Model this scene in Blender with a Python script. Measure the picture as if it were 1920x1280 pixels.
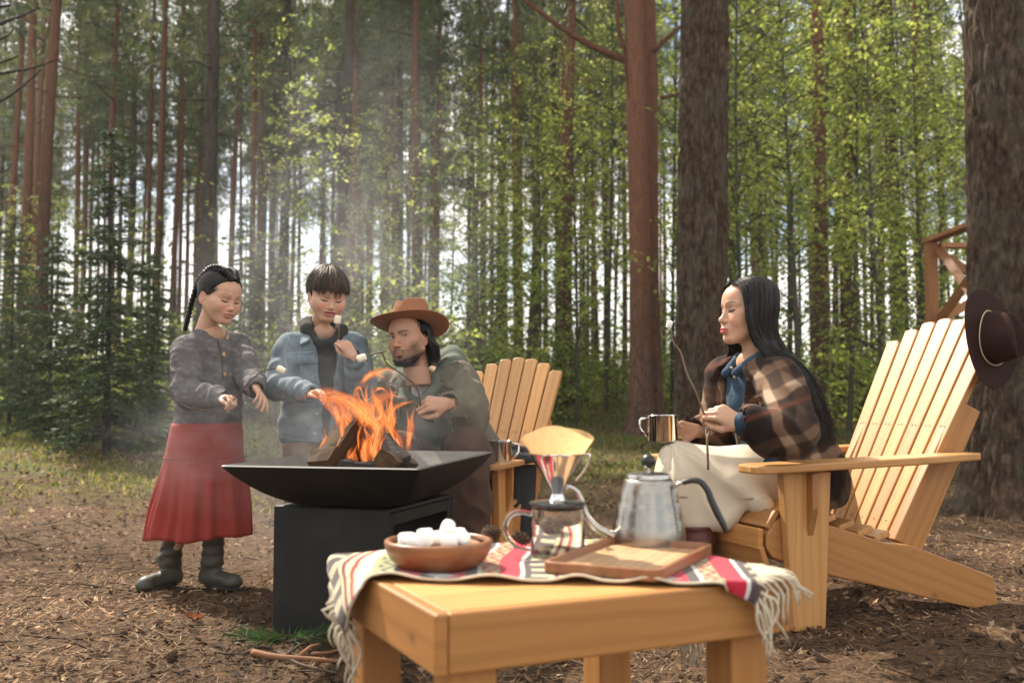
import bpy, bmesh, math, random
import numpy as np
from math import pi, sin, cos, radians, atan, tan, sqrt
from mathutils import Vector, Matrix, Euler, noise as mnoise

SC = bpy.context.scene
for _o in list(bpy.data.objects):
    bpy.data.objects.remove(_o)
COL = SC.collection

# ------------------------------------------------------------------ camera
FPX, CAM_H, HOR = 1867.0, 0.75, 740.0
PITCH = atan((HOR - 640) / FPX)
cam_d = bpy.data.cameras.new('camera')
cam = bpy.data.objects.new('camera', cam_d)
COL.objects.link(cam)
cam.location = (0, 0, CAM_H)
cam.rotation_euler = (pi / 2 + PITCH, 0, 0)
cam_d.sensor_width = 36
cam_d.lens = 36 * FPX / 1920
cam_d.clip_start = 0.05
cam_d.clip_end = 600
cam_d.dof.use_dof = True
cam_d.dof.focus_distance = 3.2
cam_d.dof.aperture_fstop = 3.6
SC.camera = cam

# ------------------------------------------------------------------ world + sun
SUN_DIR = Vector((-0.43, 0.56, 0.74)).normalized()        # towards the sun: behind the group and to the left
SUN_EL = math.asin(SUN_DIR.z)
SUN_AZ = math.atan2(SUN_DIR.x, SUN_DIR.y)
W = bpy.data.worlds.new('World')
SC.world = W
W.use_nodes = True
wn, wl = W.node_tree.nodes, W.node_tree.links
wn.clear()
sky = wn.new('ShaderNodeTexSky')
sky.sky_type = 'NISHITA'
sky.sun_disc = False
sky.sun_elevation = SUN_EL
sky.sun_rotation = SUN_AZ
sky.air_density = 1.0
sky.dust_density = 1.5
tc = wn.new('ShaderNodeTexCoord')
mp = wn.new('ShaderNodeMapping')
mp.inputs['Scale'].default_value = (1.0, 1.0, 2.2)
nz = wn.new('ShaderNodeTexNoise')
nz.inputs['Scale'].default_value = 3.2
nz.inputs['Detail'].default_value = 7
nz.inputs['Roughness'].default_value = 0.6
cr = wn.new('ShaderNodeValToRGB')
cr.color_ramp.elements[0].position = 0.40
cr.color_ramp.elements[0].color = (0, 0, 0, 1)
cr.color_ramp.elements[1].position = 0.56
cr.color_ramp.elements[1].color = (1, 1, 1, 1)
cm = wn.new('ShaderNodeMixRGB')
cm.inputs['Color2'].default_value = (11.0, 10.6, 9.9, 1)   # sunlit cloud
bg = wn.new('ShaderNodeBackground')
bg.inputs['Strength'].default_value = 0.09
wo = wn.new('ShaderNodeOutputWorld')
wl.new(tc.outputs['Generated'], mp.inputs['Vector'])
wl.new(mp.outputs['Vector'], nz.inputs['Vector'])
wl.new(nz.outputs['Fac'], cr.inputs['Fac'])
wl.new(cr.outputs['Color'], cm.inputs['Fac'])
wl.new(sky.outputs['Color'], cm.inputs['Color1'])
wl.new(cm.outputs['Color'], bg.inputs['Color'])
wl.new(bg.outputs['Background'], wo.inputs['Surface'])

sun_d = bpy.data.lights.new('sun', 'SUN')
sun_d.energy = 4.7
sun_d.angle = radians(0.8)
sun_d.color = (1.0, 0.91, 0.77)
sun = bpy.data.objects.new('sun', sun_d)
COL.objects.link(sun)
sun.rotation_euler = (-SUN_DIR).to_track_quat('-Z', 'Y').to_euler()
sun.location = SUN_DIR * 60

SC.view_settings.view_transform = 'Standard'
SC.view_settings.look = 'None'
SC.view_settings.gamma = 1.0
SC.view_settings.use_curve_mapping = False
SC.view_settings.exposure = 1.14
SC.render.engine = 'CYCLES'
SC.cycles.max_bounces = 10
SC.cycles.diffuse_bounces = 4
SC.cycles.glossy_bounces = 4
SC.cycles.transmission_bounces = 8
SC.cycles.transparent_max_bounces = 24
SC.cycles.volume_bounces = 1
SC.cycles.sample_clamp_indirect = 6.0
SC.cycles.use_denoising = True
try:
    SC.cycles.denoiser = 'OPENIMAGEDENOISE'
    SC.cycles.denoising_input_passes = 'RGB_ALBEDO_NORMAL'
except Exception:
    pass
SC.cycles.volume_step_rate = 1.0

# ------------------------------------------------------------------ helpers
RNG = np.random.default_rng(11)
random.seed(7)
CA, SA = cos(PITCH), sin(PITCH)


def P(px, py, Y):
    """world point seen at photograph pixel (px, py), at depth Y"""
    u, v = (px - 960) / FPX, (640 - py) / FPX
    dy, dz = CA - v * SA, SA + v * CA
    t = Y / dy
    return Vector((u * t, Y, CAM_H + dz * t))


def gz(x, y):
    """height of the ground"""
    x = np.asarray(x, float)
    y = np.asarray(y, float)
    r = np.clip(y - 6.0, 0, None)
    z = 0.0042 * np.minimum(r, 9) ** 2 + 0.035 * np.clip(r - 9, 0, None)
    z = z + 0.012 * np.sin(x * 2.1 + 0.7) * np.sin(y * 1.7) * np.clip((y - 1) / 3, 0, 1)
    z = z + 0.05 * np.sin(x * 0.5 + 1.3) * np.sin(y * 0.43 + .5) * np.clip((y - 7) / 8, 0, 1)
    return z


def tag(o, label=None, cat=None, group=None, kind=None):
    if label: o['label'] = label
    if cat: o['category'] = cat
    if group: o['group'] = group
    if kind: o['kind'] = kind
    return o


def empty(name, loc=(0, 0, 0), label=None, cat=None, group=None, rz=0.0):
    o = bpy.data.objects.new(name, None)
    o.empty_display_size = 0.1
    COL.objects.link(o)
    o.location = loc
    o.rotation_euler = (0, 0, rz)
    return tag(o, label, cat, group)


def link(name, me, parent=None, mat=None, loc=None):
    o = bpy.data.objects.new(name, me)
    COL.objects.link(o)
    if mat is not None and not me.materials:
        me.materials.append(mat)
    if parent is not None:
        o.parent = parent
    if loc is not None:
        o.location = loc
    return o


def npmesh(name, V, F, smooth=False, uv=None, col=None, mats=None, mi=None):
    """mesh from numpy verts, faces (n x 3 or n x 4 array, or list of arrays)"""
    me = bpy.data.meshes.new(name)
    V = np.asarray(V, np.float32)
    Fs = F if isinstance(F, (list, tuple)) and len(F) and isinstance(F[0], np.ndarray) and F[0].ndim == 2 else [np.asarray(F)]
    me.vertices.add(len(V))
    me.vertices.foreach_set('co', V.ravel())
    loops = np.concatenate([f.ravel() for f in Fs]).astype(np.int32)
    tot = np.concatenate([np.full(len(f), f.shape[1]) for f in Fs]).astype(np.int32)
    st = np.concatenate([[0], np.cumsum(tot)[:-1]]).astype(np.int32)
    me.loops.add(len(loops))
    me.loops.foreach_set('vertex_index', loops)
    me.polygons.add(len(tot))
    me.polygons.foreach_set('loop_start', st)
    me.polygons.foreach_set('loop_total', tot)
    if smooth:
        me.polygons.foreach_set('use_smooth', np.ones(len(tot), bool))
    if mi is not None:
        me.polygons.foreach_set('material_index', np.asarray(mi, np.int32))
    for m in (mats or []):
        me.materials.append(m)
    me.update(calc_edges=True)
    if uv is not None:
        l = me.uv_layers.new(name='UVMap')
        l.data.foreach_set('uv', np.asarray(uv, np.float32)[loops].ravel())
    if col is not None:
        a = me.color_attributes.new('Col', 'FLOAT_COLOR', 'POINT')
        c = np.ones((len(V), 4), np.float32)
        c[:, :3] = col
        a.data.foreach_set('color', c.ravel())
    me.validate()
    return me


class MB:
    """collects shapes, then builds ONE mesh object"""
    def __init__(s):
        s.v, s.f, s.uv = [], [], []

    def add(s, verts, faces):
        n = len(s.v)
        s.v += [tuple(p) for p in verts]
        s.f += [tuple(i + n for i in f) for f in faces]
        return s

    def tube(s, pts, rad, n=8, cap=True, squash=None):
        pts = [Vector(p) for p in pts]
        m = len(pts)
        rr = rad if hasattr(rad, '__len__') else [rad] * m
        V, F = [], []
        prev = None
        for i, p in enumerate(pts):
            t = (pts[min(i + 1, m - 1)] - pts[max(i - 1, 0)])
            if t.length < 1e-9: t = Vector((0, 0, 1))
            t.normalize()
            if prev is None:
                a = Vector((0, 0, 1)) if abs(t.z) < .9 else Vector((1, 0, 0))
                prev = t.cross(a).normalized()
            x = (prev - t * prev.dot(t)).normalized()
            prev = x
            y = t.cross(x)
            sx, sy = squash if squash else (1, 1)
            for k in range(n):
                a = 2 * pi * k / n
                V.append(p + x * (cos(a) * rr[i] * sx) + y * (sin(a) * rr[i] * sy))
        for i in range(m - 1):
            for k in range(n):
                k2 = (k + 1) % n
                F.append((i * n + k, i * n + k2, (i + 1) * n + k2, (i + 1) * n + k))
        if cap:
            F.append(tuple(range(n - 1, -1, -1)))
            F.append(tuple((m - 1) * n + k for k in range(n)))
        return s.add(V, F)

    def lathe(s, prof, n=32, M=None, close=False):
        """prof: list of (r, z)"""
        V, F = [], []
        M = M or Matrix()
        m = len(prof)
        for r, z in prof:
            for k in range(n):
                a = 2 * pi * k / n
                V.append(M @ Vector((r * cos(a), r * sin(a), z)))
        for i in range(m - 1 if not close else m):
            j = (i + 1) % m
            for k in range(n):
                k2 = (k + 1) % n
                F.append((i * n + k, i * n + k2, j * n + k2, j * n + k))
        if not close:
            if prof[0][0] > 1e-6: F.append(tuple(range(n - 1, -1, -1)))
            if prof[-1][0] > 1e-6: F.append(tuple((m - 1) * n + k for k in range(n)))
        return s.add(V, F)

    def prism(s, outline, depth, M=None, bevel=0.0, seg=2):
        """outline in local xy, extruded along +z by depth, edges bevelled"""
        bm = bmesh.new()
        vs = [bm.verts.new((x, y, 0)) for x, y in outline]
        f = bm.faces.new(vs)
        if f.calc_area() and f.normal.z > 0: f.normal_flip()
        r = bmesh.ops.extrude_face_region(bm, geom=[f])
        bmesh.ops.translate(bm, verts=[g for g in r['geom'] if isinstance(g, bmesh.types.BMVert)], vec=(0, 0, depth))
        bmesh.ops.recalc_face_normals(bm, faces=bm.faces[:])
        if bevel > 0:
            es = [e for e in bm.edges if e.calc_face_angle(0) > 0.35]
            bmesh.ops.bevel(bm, geom=es, offset=bevel, segments=seg, affect='EDGES', profile=.5, clamp_overlap=True)
        bm.verts.index_update()
        M = M or Matrix()
        V = [M @ v.co for v in bm.verts]
        F = [[v.index for v in f.verts] for f in bm.faces]
        bm.free()
        return s.add(V, F)

    def box(s, c, size, M=None, bevel=0.004, seg=2):
        x, y, z = size[0] / 2, size[1] / 2, size[2] / 2
        T = (M or Matrix()) @ Matrix.Translation(Vector(c) - Vector((0, 0, z)))
        return s.prism([(-x, -y), (x, -y), (x, y), (-x, y)], 2 * z, T, bevel, seg)

    def mesh(s, name, mat=None, smooth=False, flip=False):
        me = bpy.data.meshes.new(name)
        me.from_pydata([tuple(v) for v in s.v], [], s.f)
        if mat: me.materials.append(mat)
        if smooth:
            me.polygons.foreach_set('use_smooth', [True] * len(me.polygons))
        me.update()
        return me

    def build(s, name, mat, parent=None, smooth=False, sharp=None):
        me = s.mesh(name, mat, smooth)
        bm = bmesh.new(); bm.from_mesh(me)
        bmesh.ops.recalc_face_normals(bm, faces=bm.faces[:])
        if sharp is not None:
            for e in bm.edges:
                if e.calc_face_angle(0) > sharp: e.smooth = False
            for f in bm.faces: f.smooth = True
        bm.to_mesh(me); bm.free()
        return link(name, me, parent)


def frame(o, x, y):
    """matrix with origin o, axes x, y (and z = x cross y)"""
    x = Vector(x).normalized(); y = Vector(y); y = (y - x * y.dot(x)).normalized(); z = x.cross(y)
    M = Matrix((x, y, z)).transposed().to_4x4()
    M.translation = Vector(o)
    return M


def spline(pts, n=8):
    """Catmull-Rom through pts"""
    p = [Vector(q) for q in pts]
    p = [p[0] * 2 - p[1]] + p + [p[-1] * 2 - p[-2]]
    out = []
    for i in range(1, len(p) - 2):
        for k in range(n):
            t = k / n
            a, b, c, d = p[i - 1], p[i], p[i + 1], p[i + 2]
            out.append(.5 * ((2 * b) + (c - a) * t + (2 * a - 5 * b + 4 * c - d) * t * t + (3 * b - a - 3 * c + d) * t ** 3))
    out.append(p[-2])
    return out


def copy_tree(o, parent=None):
    c = o.copy()
    COL.objects.link(c)
    if parent is not None: c.parent = parent
    for ch in o.children:
        copy_tree(ch, c)
    return c


# ------------------------------------------------------------------ material kit
class NT:
    def __init__(s, name, disp=False):
        s.m = bpy.data.materials.new(name)
        s.m.use_nodes = True
        s.t = s.m.node_tree
        s.n = s.t.nodes
        s.b = s.n.get('Principled BSDF')
        s.out = s.n.get('Material Output')

    def new(s, typ, **kw):
        nd = s.n.new(typ)
        for k, v in kw.items():
            if k.startswith('i_'):
                nd.inputs[k[2:].replace('_', ' ')].default_value = v
            else:
                setattr(nd, k, v)
        return nd

    def l(s, a, b):
        s.t.links.new(a, b)

    def coord(s, kind='Object', scale=(1, 1, 1), rot=(0, 0, 0), loc=(0, 0, 0)):
        t = s.new('ShaderNodeTexCoord')
        m = s.new('ShaderNodeMapping')
        m.inputs['Scale'].default_value = scale
        m.inputs['Rotation'].default_value = rot
        m.inputs['Location'].default_value = loc
        s.l(t.outputs[kind], m.inputs['Vector'])
        return m.outputs['Vector']

    def noise(s, vec, scale, detail=4, rough=.5, dist=0.0):
        n = s.new('ShaderNodeTexNoise')
        n.inputs['Scale'].default_value = scale
        n.inputs['Detail'].default_value = detail
        n.inputs['Roughness'].default_value = rough
        n.inputs['Distortion'].default_value = dist
        if vec is not None: s.l(vec, n.inputs['Vector'])
        return n.outputs['Fac']

    def ramp(s, fac, stops, interp='LINEAR'):
        r = s.new('ShaderNodeValToRGB')
        e = r.color_ramp.elements
        r.color_ramp.interpolation = interp
        while len(e) > 1: e.remove(e[-1])
        for i, (p, c) in enumerate(stops):
            el = e[0] if i == 0 else e.new(p)
            el.position = p
            el.color = (c, c, c, 1) if not hasattr(c, '__len__') else (*c[:3], 1)
        s.l(fac, r.inputs['Fac'])
        return r.outputs['Color']

    def mix(s, fac, a, b, mode='MIX'):
        m = s.new('ShaderNodeMixRGB', blend_type=mode)
        for sock, v in ((m.inputs['Fac'], fac), (m.inputs['Color1'], a), (m.inputs['Color2'], b)):
            if hasattr(v, 'is_linked'): s.l(v, sock)
            elif hasattr(v, '__len__'): sock.default_value = (*v[:3], 1)
            else: sock.default_value = v if sock.type == 'VALUE' else (v, v, v, 1)
        return m.outputs['Color']

    def math(s, op, a, b=0.0, clamp=False):
        m = s.new('ShaderNodeMath', operation=op, use_clamp=clamp)
        for sock, v in ((m.inputs[0], a), (m.inputs[1], b)):
            if hasattr(v, 'is_linked'): s.l(v, sock)
            else: sock.default_value = v
        return m.outputs[0]

    def attr(s, name='Col'):
        a = s.new('ShaderNodeAttribute', attribute_name=name)
        return a.outputs['Color']

    def rnd(s):
        return s.new('ShaderNodeObjectInfo').outputs['Random']

    def set(s, **kw):
        for k, v in kw.items():
            k = {'Base': 'Base Color', 'Rough': 'Roughness', 'Metal': 'Metallic', 'Spec': 'Specular IOR Level', 'Sub': 'Subsurface Weight',
                 'Trans': 'Transmission Weight', 'Sheen': 'Sheen Weight'}.get(k, k)
            sock = s.b.inputs[k]
            if hasattr(v, 'is_linked'): s.l(v, sock)
            elif hasattr(v, '__len__') and sock.type == 'RGBA': sock.default_value = (*v[:3], 1)
            else: sock.default_value = v
        return s

    def bump(s, h, strength=.3, dist=.01):
        b = s.new('ShaderNodeBump')
        b.inputs['Strength'].default_value = strength
        b.inputs['Distance'].default_value = dist
        s.l(h, b.inputs['Height'])
        s.l(b.outputs['Normal'], s.b.inputs['Normal'])
        return s
# ================================================================== materials: nature
def mat_ground():
    k = NT('forest_floor_soil')
    v = k.coord('Object')
    a = k.noise(v, 55, 6, .7)
    b = k.noise(v, 9, 5, .6)
    c = k.noise(v, .9, 4, .6)
    base = k.ramp(a, [(.32, (.030, .019, .012)), (.47, (.085, .048, .026)), (.60, (.15, .086, .046)), (.75, (.25, .16, .092))])
    base = k.mix(k.ramp(b, [(.35, 0), (.7, .55)]), base, (.075, .046, .028))
    sep = k.new('ShaderNodeSeparateXYZ'); k.l(v, sep.inputs[0])
    far = k.math('MULTIPLY', k.math('SUBTRACT', sep.outputs['Y'], 6.3), .22, True)
    g = k.math('MULTIPLY', k.ramp(c, [(.36, 0), (.56, 1)]), far, True)
    green = k.ramp(a, [(.3, (.028, .040, .010)), (.55, (.10, .125, .030)), (.72, (.20, .20, .07))])
    k.set(Base=k.mix(g, base, green), Rough=.95, Spec=.15)
    k.bump(k.noise(v, 70, 5, .7), .8, .02)
    return k.m


def mat_vcol(name, rough=.85, transl=0.0, tint=(1, 1, 1), spec=.2, rand=0.0):
    k = NT(name)
    c = k.attr('Col')
    if rand:
        r = k.math('ADD', k.math('MULTIPLY', k.rnd(), rand * 2), 1 - rand)
        c = k.mix(1.0, c, r, 'MULTIPLY')
    k.set(Base=c, Rough=rough, Spec=spec)
    if transl:
        tr = k.new('ShaderNodeBsdfTranslucent')
        k.l(k.mix(1.0, c, tint, 'MULTIPLY'), tr.inputs['Color'])
        m = k.new('ShaderNodeMixShader'); m.inputs[0].default_value = transl
        k.l(k.b.outputs[0], m.inputs[1]); k.l(tr.outputs[0], m.inputs[2])
        k.l(m.outputs[0], k.out.inputs['Surface'])
    return k.m


def mat_bark(name, low, high, z0, z1, scale=1.0, fissure=.55):
    """plated bark low on the stem, thin flaky bark above"""
    k = NT(name)
    v = k.coord('Object', (9 * scale, 9 * scale, 2.2 * scale))
    vo = k.new('ShaderNodeTexVoronoi', feature='DISTANCE_TO_EDGE'); vo.inputs['Scale'].default_value = 1.6
    n0 = k.noise(v, 1.2, 4, .6)
    wv = k.new('ShaderNodeVectorMath', operation='ADD'); k.l(v, wv.inputs[0])
    nn = k.new('ShaderNodeTexNoise'); nn.inputs['Scale'].default_value = 1.5; k.l(v, nn.inputs['Vector'])
    k.l(nn.outputs['Color'], wv.inputs[1]); k.l(wv.outputs[0], vo.inputs['Vector'])
    cr = k.ramp(vo.outputs['Distance'], [(.0, 0), (.16, 1)])
    fine = k.noise(v, 7, 5, .7)
    o = k.coord('Object')
    sep = k.new('ShaderNodeSeparateXYZ'); k.l(o, sep.inputs[0])
    h = k.math('DIVIDE', k.math('SUBTRACT', k.math('ADD', sep.outputs['Z'], k.math('MULTIPLY', n0, 1.6)), z0), z1 - z0, True)
    col = k.mix(h, k.mix(fine, [c * .55 for c in low], [c * 1.35 for c in low]), k.mix(fine, [c * .65 for c in high], [c * 1.3 for c in high]))
    fis = k.math('MULTIPLY', k.math('SUBTRACT', 1.0, cr), k.math('SUBTRACT', fissure, k.math('MULTIPLY', h, fissure * .75)))
    col = k.mix(fis, col, (.018, .012, .009))
    col = k.mix(1.0, col, k.math('ADD', k.math('MULTIPLY', k.rnd(), .5), .75), 'MULTIPLY')
    k.set(Base=col, Rough=.95, Spec=.1)
    k.bump(k.mix(.35, cr, fine), .7, .03)
    return k.m


M_GROUND = mat_ground()
M_LITTER = mat_vcol('dry_litter', .9, .15)
M_GRASS = mat_vcol('grass_blades', .7, .45, (1.5, 1.6, .8))
M_LEAF = mat_vcol('spring_leaves', .55, .58, (1.75, 1.65, .8), .35, .22)
M_NEEDLE = mat_vcol('pine_needles', .6, .30, (1.35, 1.3, .8), .3, .25)
M_SPRUCE = mat_vcol('spruce_needles', .6, .25, (1.3, 1.3, .8), .3, .2)
M_BARK = mat_bark('pine_bark', (.120, .070, .050), (.215, .102, .064), 2.0, 7.0)
M_BARKD = mat_bark('grey_bark', (.075, .062, .052), (.105, .078, .060), 4, 12)
def mat_plated():
    k = NT('plated_bark')
    v = k.coord('Object', (1, 1, .45))
    a = k.noise(v, 26, 6, .7)
    b = k.noise(v, 5, 4, .6)
    c = k.ramp(a, [(.30, (.020, .013, .009)), (.50, (.070, .044, .030)), (.68, (.150, .103, .072))])
    c = k.mix(k.ramp(b, [(.45, 0), (.7, .5)]), c, (.12, .115, .085))
    k.set(Base=c, Rough=.95, Spec=.1)
    k.bump(k.noise(v, 60, 5, .7), 1.0, .02)
    return k.m
M_BARKBIG = mat_plated()
M_BARKRED = mat_bark('red_pine_bark', (.130, .078, .056), (.190, .088, .054), .9, 3.4, 1.0, .6)
M_BARKS = mat_bark('sapling_bark', (.11, .10, .075), (.12, .11, .085), 1, 4, 2.5, .35)

# ================================================================== ground
def build_ground():
    t = np.linspace(-1, 1, 261)
    xs = np.sign(t) * (np.abs(t) * 5 + np.abs(t) ** 4 * 130)
    u = np.linspace(0, 1, 330)
    ys = -4 + u * 16 + u ** 5 * 150
    X, Y = np.meshgrid(xs, ys)
    Z = gz(X, Y)
    near = np.clip((12 - Y) / 8, 0, 1)
    for f, a in ((3.1, .010), (7.3, .006), (13.7, .0035)):
        Z = Z + near * a * np.sin(f * X + 1.7 * np.sin(f * .63 * Y + f)) * np.sin(f * 1.13 * Y + 1.3 * np.sin(f * .71 * X))
    n, m = len(ys), len(xs)
    idx = np.arange(n * m).reshape(n, m)
    F = np.stack([idx[:-1, :-1], idx[:-1, 1:], idx[1:, 1:], idx[1:, :-1]], -1).reshape(-1, 4)
    me = npmesh('ground', np.stack([X, Y, Z], -1).reshape(-1, 3), F, True, mats=[M_GROUND])
    o = link('ground', me)
    tag(o, kind='structure')
build_ground()


def quads(c, a, b, droop=0.0):
    """diamond / strip quads about centres c with half axes a (length) and b (width) -> V, F"""
    n = len(c)
    V = np.stack([c - a, c + b, c + a, c - b], 1)
    if droop is not None and np.any(droop):
        V[:, 0, 2] -= droop; V[:, 2, 2] -= droop
    F = np.arange(n * 4).reshape(n, 4)
    return V.reshape(-1, 3), F


def unit(v):
    return v / (np.linalg.norm(v, axis=-1, keepdims=True) + 1e-9)


def scatter_xy(n, y0, y1, half=.62, pw=1.0):
    """points in the view wedge, denser near the camera"""
    y = y0 + (y1 - y0) * RNG.random(n) ** pw
    x = (RNG.random(n) * 2 - 1) * (y * half + .4)
    return x, y


def build_litter():
    Vs, Fs, Cs = [], [], []
    off = 0
    def push(V, F, C, rep):
        nonlocal off
        Vs.append(V); Fs.append(F + off); Cs.append(np.repeat(C, rep, 0)); off += len(V)
    # bark chips and small dry leaves
    pal = np.array([[.27, .145, .075], [.36, .215, .12], [.19, .10, .055], [.44, .30, .18], [.10, .055, .032], [.30, .18, .085], [.22, .15, .075], [.055, .034, .022], [.14, .08, .045]])
    n = 62000
    x, y = scatter_xy(n, 1.9, 12.5, .64, 1.6)
    s = (.0045 + .013 * RNG.random(n) ** 2.2) * (1 + .25 * np.clip(y - 4, 0, 8) * .5)
    z = gz(x, y) + .004 + .012 * RNG.random(n)
    yaw = RNG.random(n) * 2 * pi
    tl = RNG.normal(0, .38, (n, 2))
    a = np.stack([np.cos(yaw), np.sin(yaw), tl[:, 0]], 1) * s[:, None]
    b = np.stack([-np.sin(yaw), np.cos(yaw), tl[:, 1]], 1) * (s * (.28 + .5 * RNG.random(n)))[:, None]
    V, F = quads(np.stack([x, y, z], 1), a, b, -s * .25 * RNG.random(n))
    C = pal[RNG.integers(0, len(pal), n)] * (.6 + .75 * RNG.random((n, 1)))
    push(V, F, C, 4)
    # needles
    n = 42000
    x, y = scatter_xy(n, 1.9, 8.5, .64, 1.5)
    L = .018 + .022 * RNG.random(n)
    z = gz(x, y) + .006 + .016 * RNG.random(n)
    yaw = RNG.random(n) * 2 * pi
    a = np.stack([np.cos(yaw), np.sin(yaw), RNG.normal(0, .22, n)], 1) * L[:, None]
    b = np.stack([-np.sin(yaw), np.cos(yaw), np.zeros(n)], 1) * .0013
    V, F = quads(np.stack([x, y, z], 1), a, b)
    pal2 = np.array([[.36, .21, .11], [.22, .12, .06], [.50, .36, .22], [.13, .075, .045]])
    push(V, F, pal2[RNG.integers(0, 4, n)] * (.7 + .6 * RNG.random((n, 1))), 4)
    # twigs: three sided tubes
    n = 1500
    x, y = scatter_xy(n, 1.9, 10, .64, 1.5)
    L = .03 + .12 * RNG.random(n) ** 2
    z = gz(x, y) + .010
    yaw = RNG.random(n) * 2 * pi
    d = np.stack([np.cos(yaw), np.sin(yaw), RNG.normal(0, .1, n)], 1)
    sd = np.stack([-np.sin(yaw), np.cos(yaw), np.zeros(n)], 1)
    r = (.0018 + .003 * RNG.random(n))[:, None]
    c0 = np.stack([x, y, z], 1)
    bend = sd * (RNG.normal(0, .12, n) * L)[:, None]
    V = []
    for st, bb in ((-1, 0), (0, 1), (1, 0)):
        cc = c0 + d * (L * st)[:, None] + bend * bb
        for ang in (pi / 2, pi / 2 + 2.09, pi / 2 + 4.19):
            V.append(cc + sd * r * cos(ang) + np.array([0, 0, 1]) * r * sin(ang))
    V = np.stack(V, 1).reshape(-1, 3)
    base = (np.arange(n) * 9)[:, None]
    f = []
    for ring in (0, 3):
        for k in range(3):
            f.append([ring + k, ring + (k + 1) % 3, ring + 3 + (k + 1) % 3, ring + 3 + k])
    F = (base[:, None, :] + np.array(f)[None]).reshape(-1, 4)
    push(V, F, np.array([[.16, .10, .065]]) * (.5 + .9 * RNG.random((n, 1))), 9)
    # small lumps of soil and cone scales
    n = 2600
    x, y = scatter_xy(n, 1.9, 9, .64, 1.5)
    s = .006 + .014 * RNG.random(n) ** 2
    z = gz(x, y) + s * .4
    o8 = np.array([[1, 0, 0], [0, 1, 0], [-1, 0, 0], [0, -1, 0], [0, 0, .8], [0, 0, -.6]])
    V = (np.stack([x, y, z], 1)[:, None] + (o8[None] * (.7 + .6 * RNG.random((n, 6, 1)))) * s[:, None, None]).reshape(-1, 3)
    t6 = np.array([[0, 1, 4, 4], [1, 2, 4, 4], [2, 3, 4, 4], [3, 0, 4, 4]])[:, :3]
    F3 = ((np.arange(n) * 6)[:, None, None] + t6[None]).reshape(-1, 3)
    F3 = F3 + off
    Vs.append(V); Cs.append(np.repeat(np.array([[.085, .055, .038]]) * (.4 + 1.0 * RNG.random((n, 1))), 6, 0)); off += len(V)
    VV, CC = np.concatenate(Vs), np.concatenate(Cs)
    px_, py_ = VV[:, 0], VV[:, 1]
    damp = np.sin(px_ * 1.9 + 1.5 * np.sin(py_ * 1.3)) * np.sin(py_ * 2.3 + 1.2 * np.sin(px_ * 1.7 + 2)) + .6 * np.sin(px_ * 4.3 + 2 * np.sin(py_ * 3.1)) * np.sin(py_ * 5.1)
    CC = CC * (.62 + .34 * damp)[:, None].clip(.38, 1.25)          # damp and trodden patches are darker
    me = npmesh('forest_litter', VV, [np.concatenate(Fs), F3], False, col=CC, mats=[M_LITTER])
    tag(link('forest_litter', me), kind='stuff')
build_litter()


def build_grass():
    n = 60000
    y = 6.2 + 16 * RNG.random(n) ** 1.1
    x = (RNG.random(n) * 2 - 1) * (y * .64 + .4)
    # grass grows in patches and thins out towards the trodden clearing
    pt = np.sin(x * .9 + 2 * np.sin(y * .5)) * np.sin(y * 1.1 + 1.4 * np.sin(x * .7)) + .5 * np.sin(x * 2.7 + y * 1.9)
    side = np.where(x < -1.4, 1.0, np.where(x > 1.6, -.45, .15))
    keep = RNG.random(n) < np.clip(.10 + .40 * pt + .13 * (y - 8.6) + .28 * side, 0, 1)
    x, y = x[keep], y[keep]
    n = len(x)
    h = (.022 + .040 * RNG.random(n) ** 1.5) * (1 + .05 * (y - 6))
    z = gz(x, y)
    yaw = RNG.random(n) * 2 * pi
    lean = RNG.normal(0, .55, (n, 2)) * h[:, None]
    w = (.0035 + .0004 * y)[:, None] * np.stack([np.cos(yaw), np.sin(yaw), np.zeros(n)], 1)
    p0 = np.stack([x, y, z], 1)
    mid = p0 + np.concatenate([lean * .35, (h * .6)[:, None]], 1)
    top = p0 + np.concatenate([lean, h[:, None]], 1)
    V = np.stack([p0 - w, p0 + w, mid + w * .8, top, mid - w * .8], 1).reshape(-1, 3)
    F = (np.arange(n) * 5)[:, None] + np.arange(5)[None]
    pal = np.array([[.085, .110, .028], [.13, .14, .045], [.22, .18, .085], [.26, .20, .11]])
    C = np.repeat(pal[RNG.integers(0, 4, n)] * (.7 + .6 * RNG.random((n, 1))), 5, 0)
    me = npmesh('grass', V, F, False, col=C, mats=[M_GRASS])
    tag(link('grass', me), kind='stuff')
build_grass()

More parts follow.
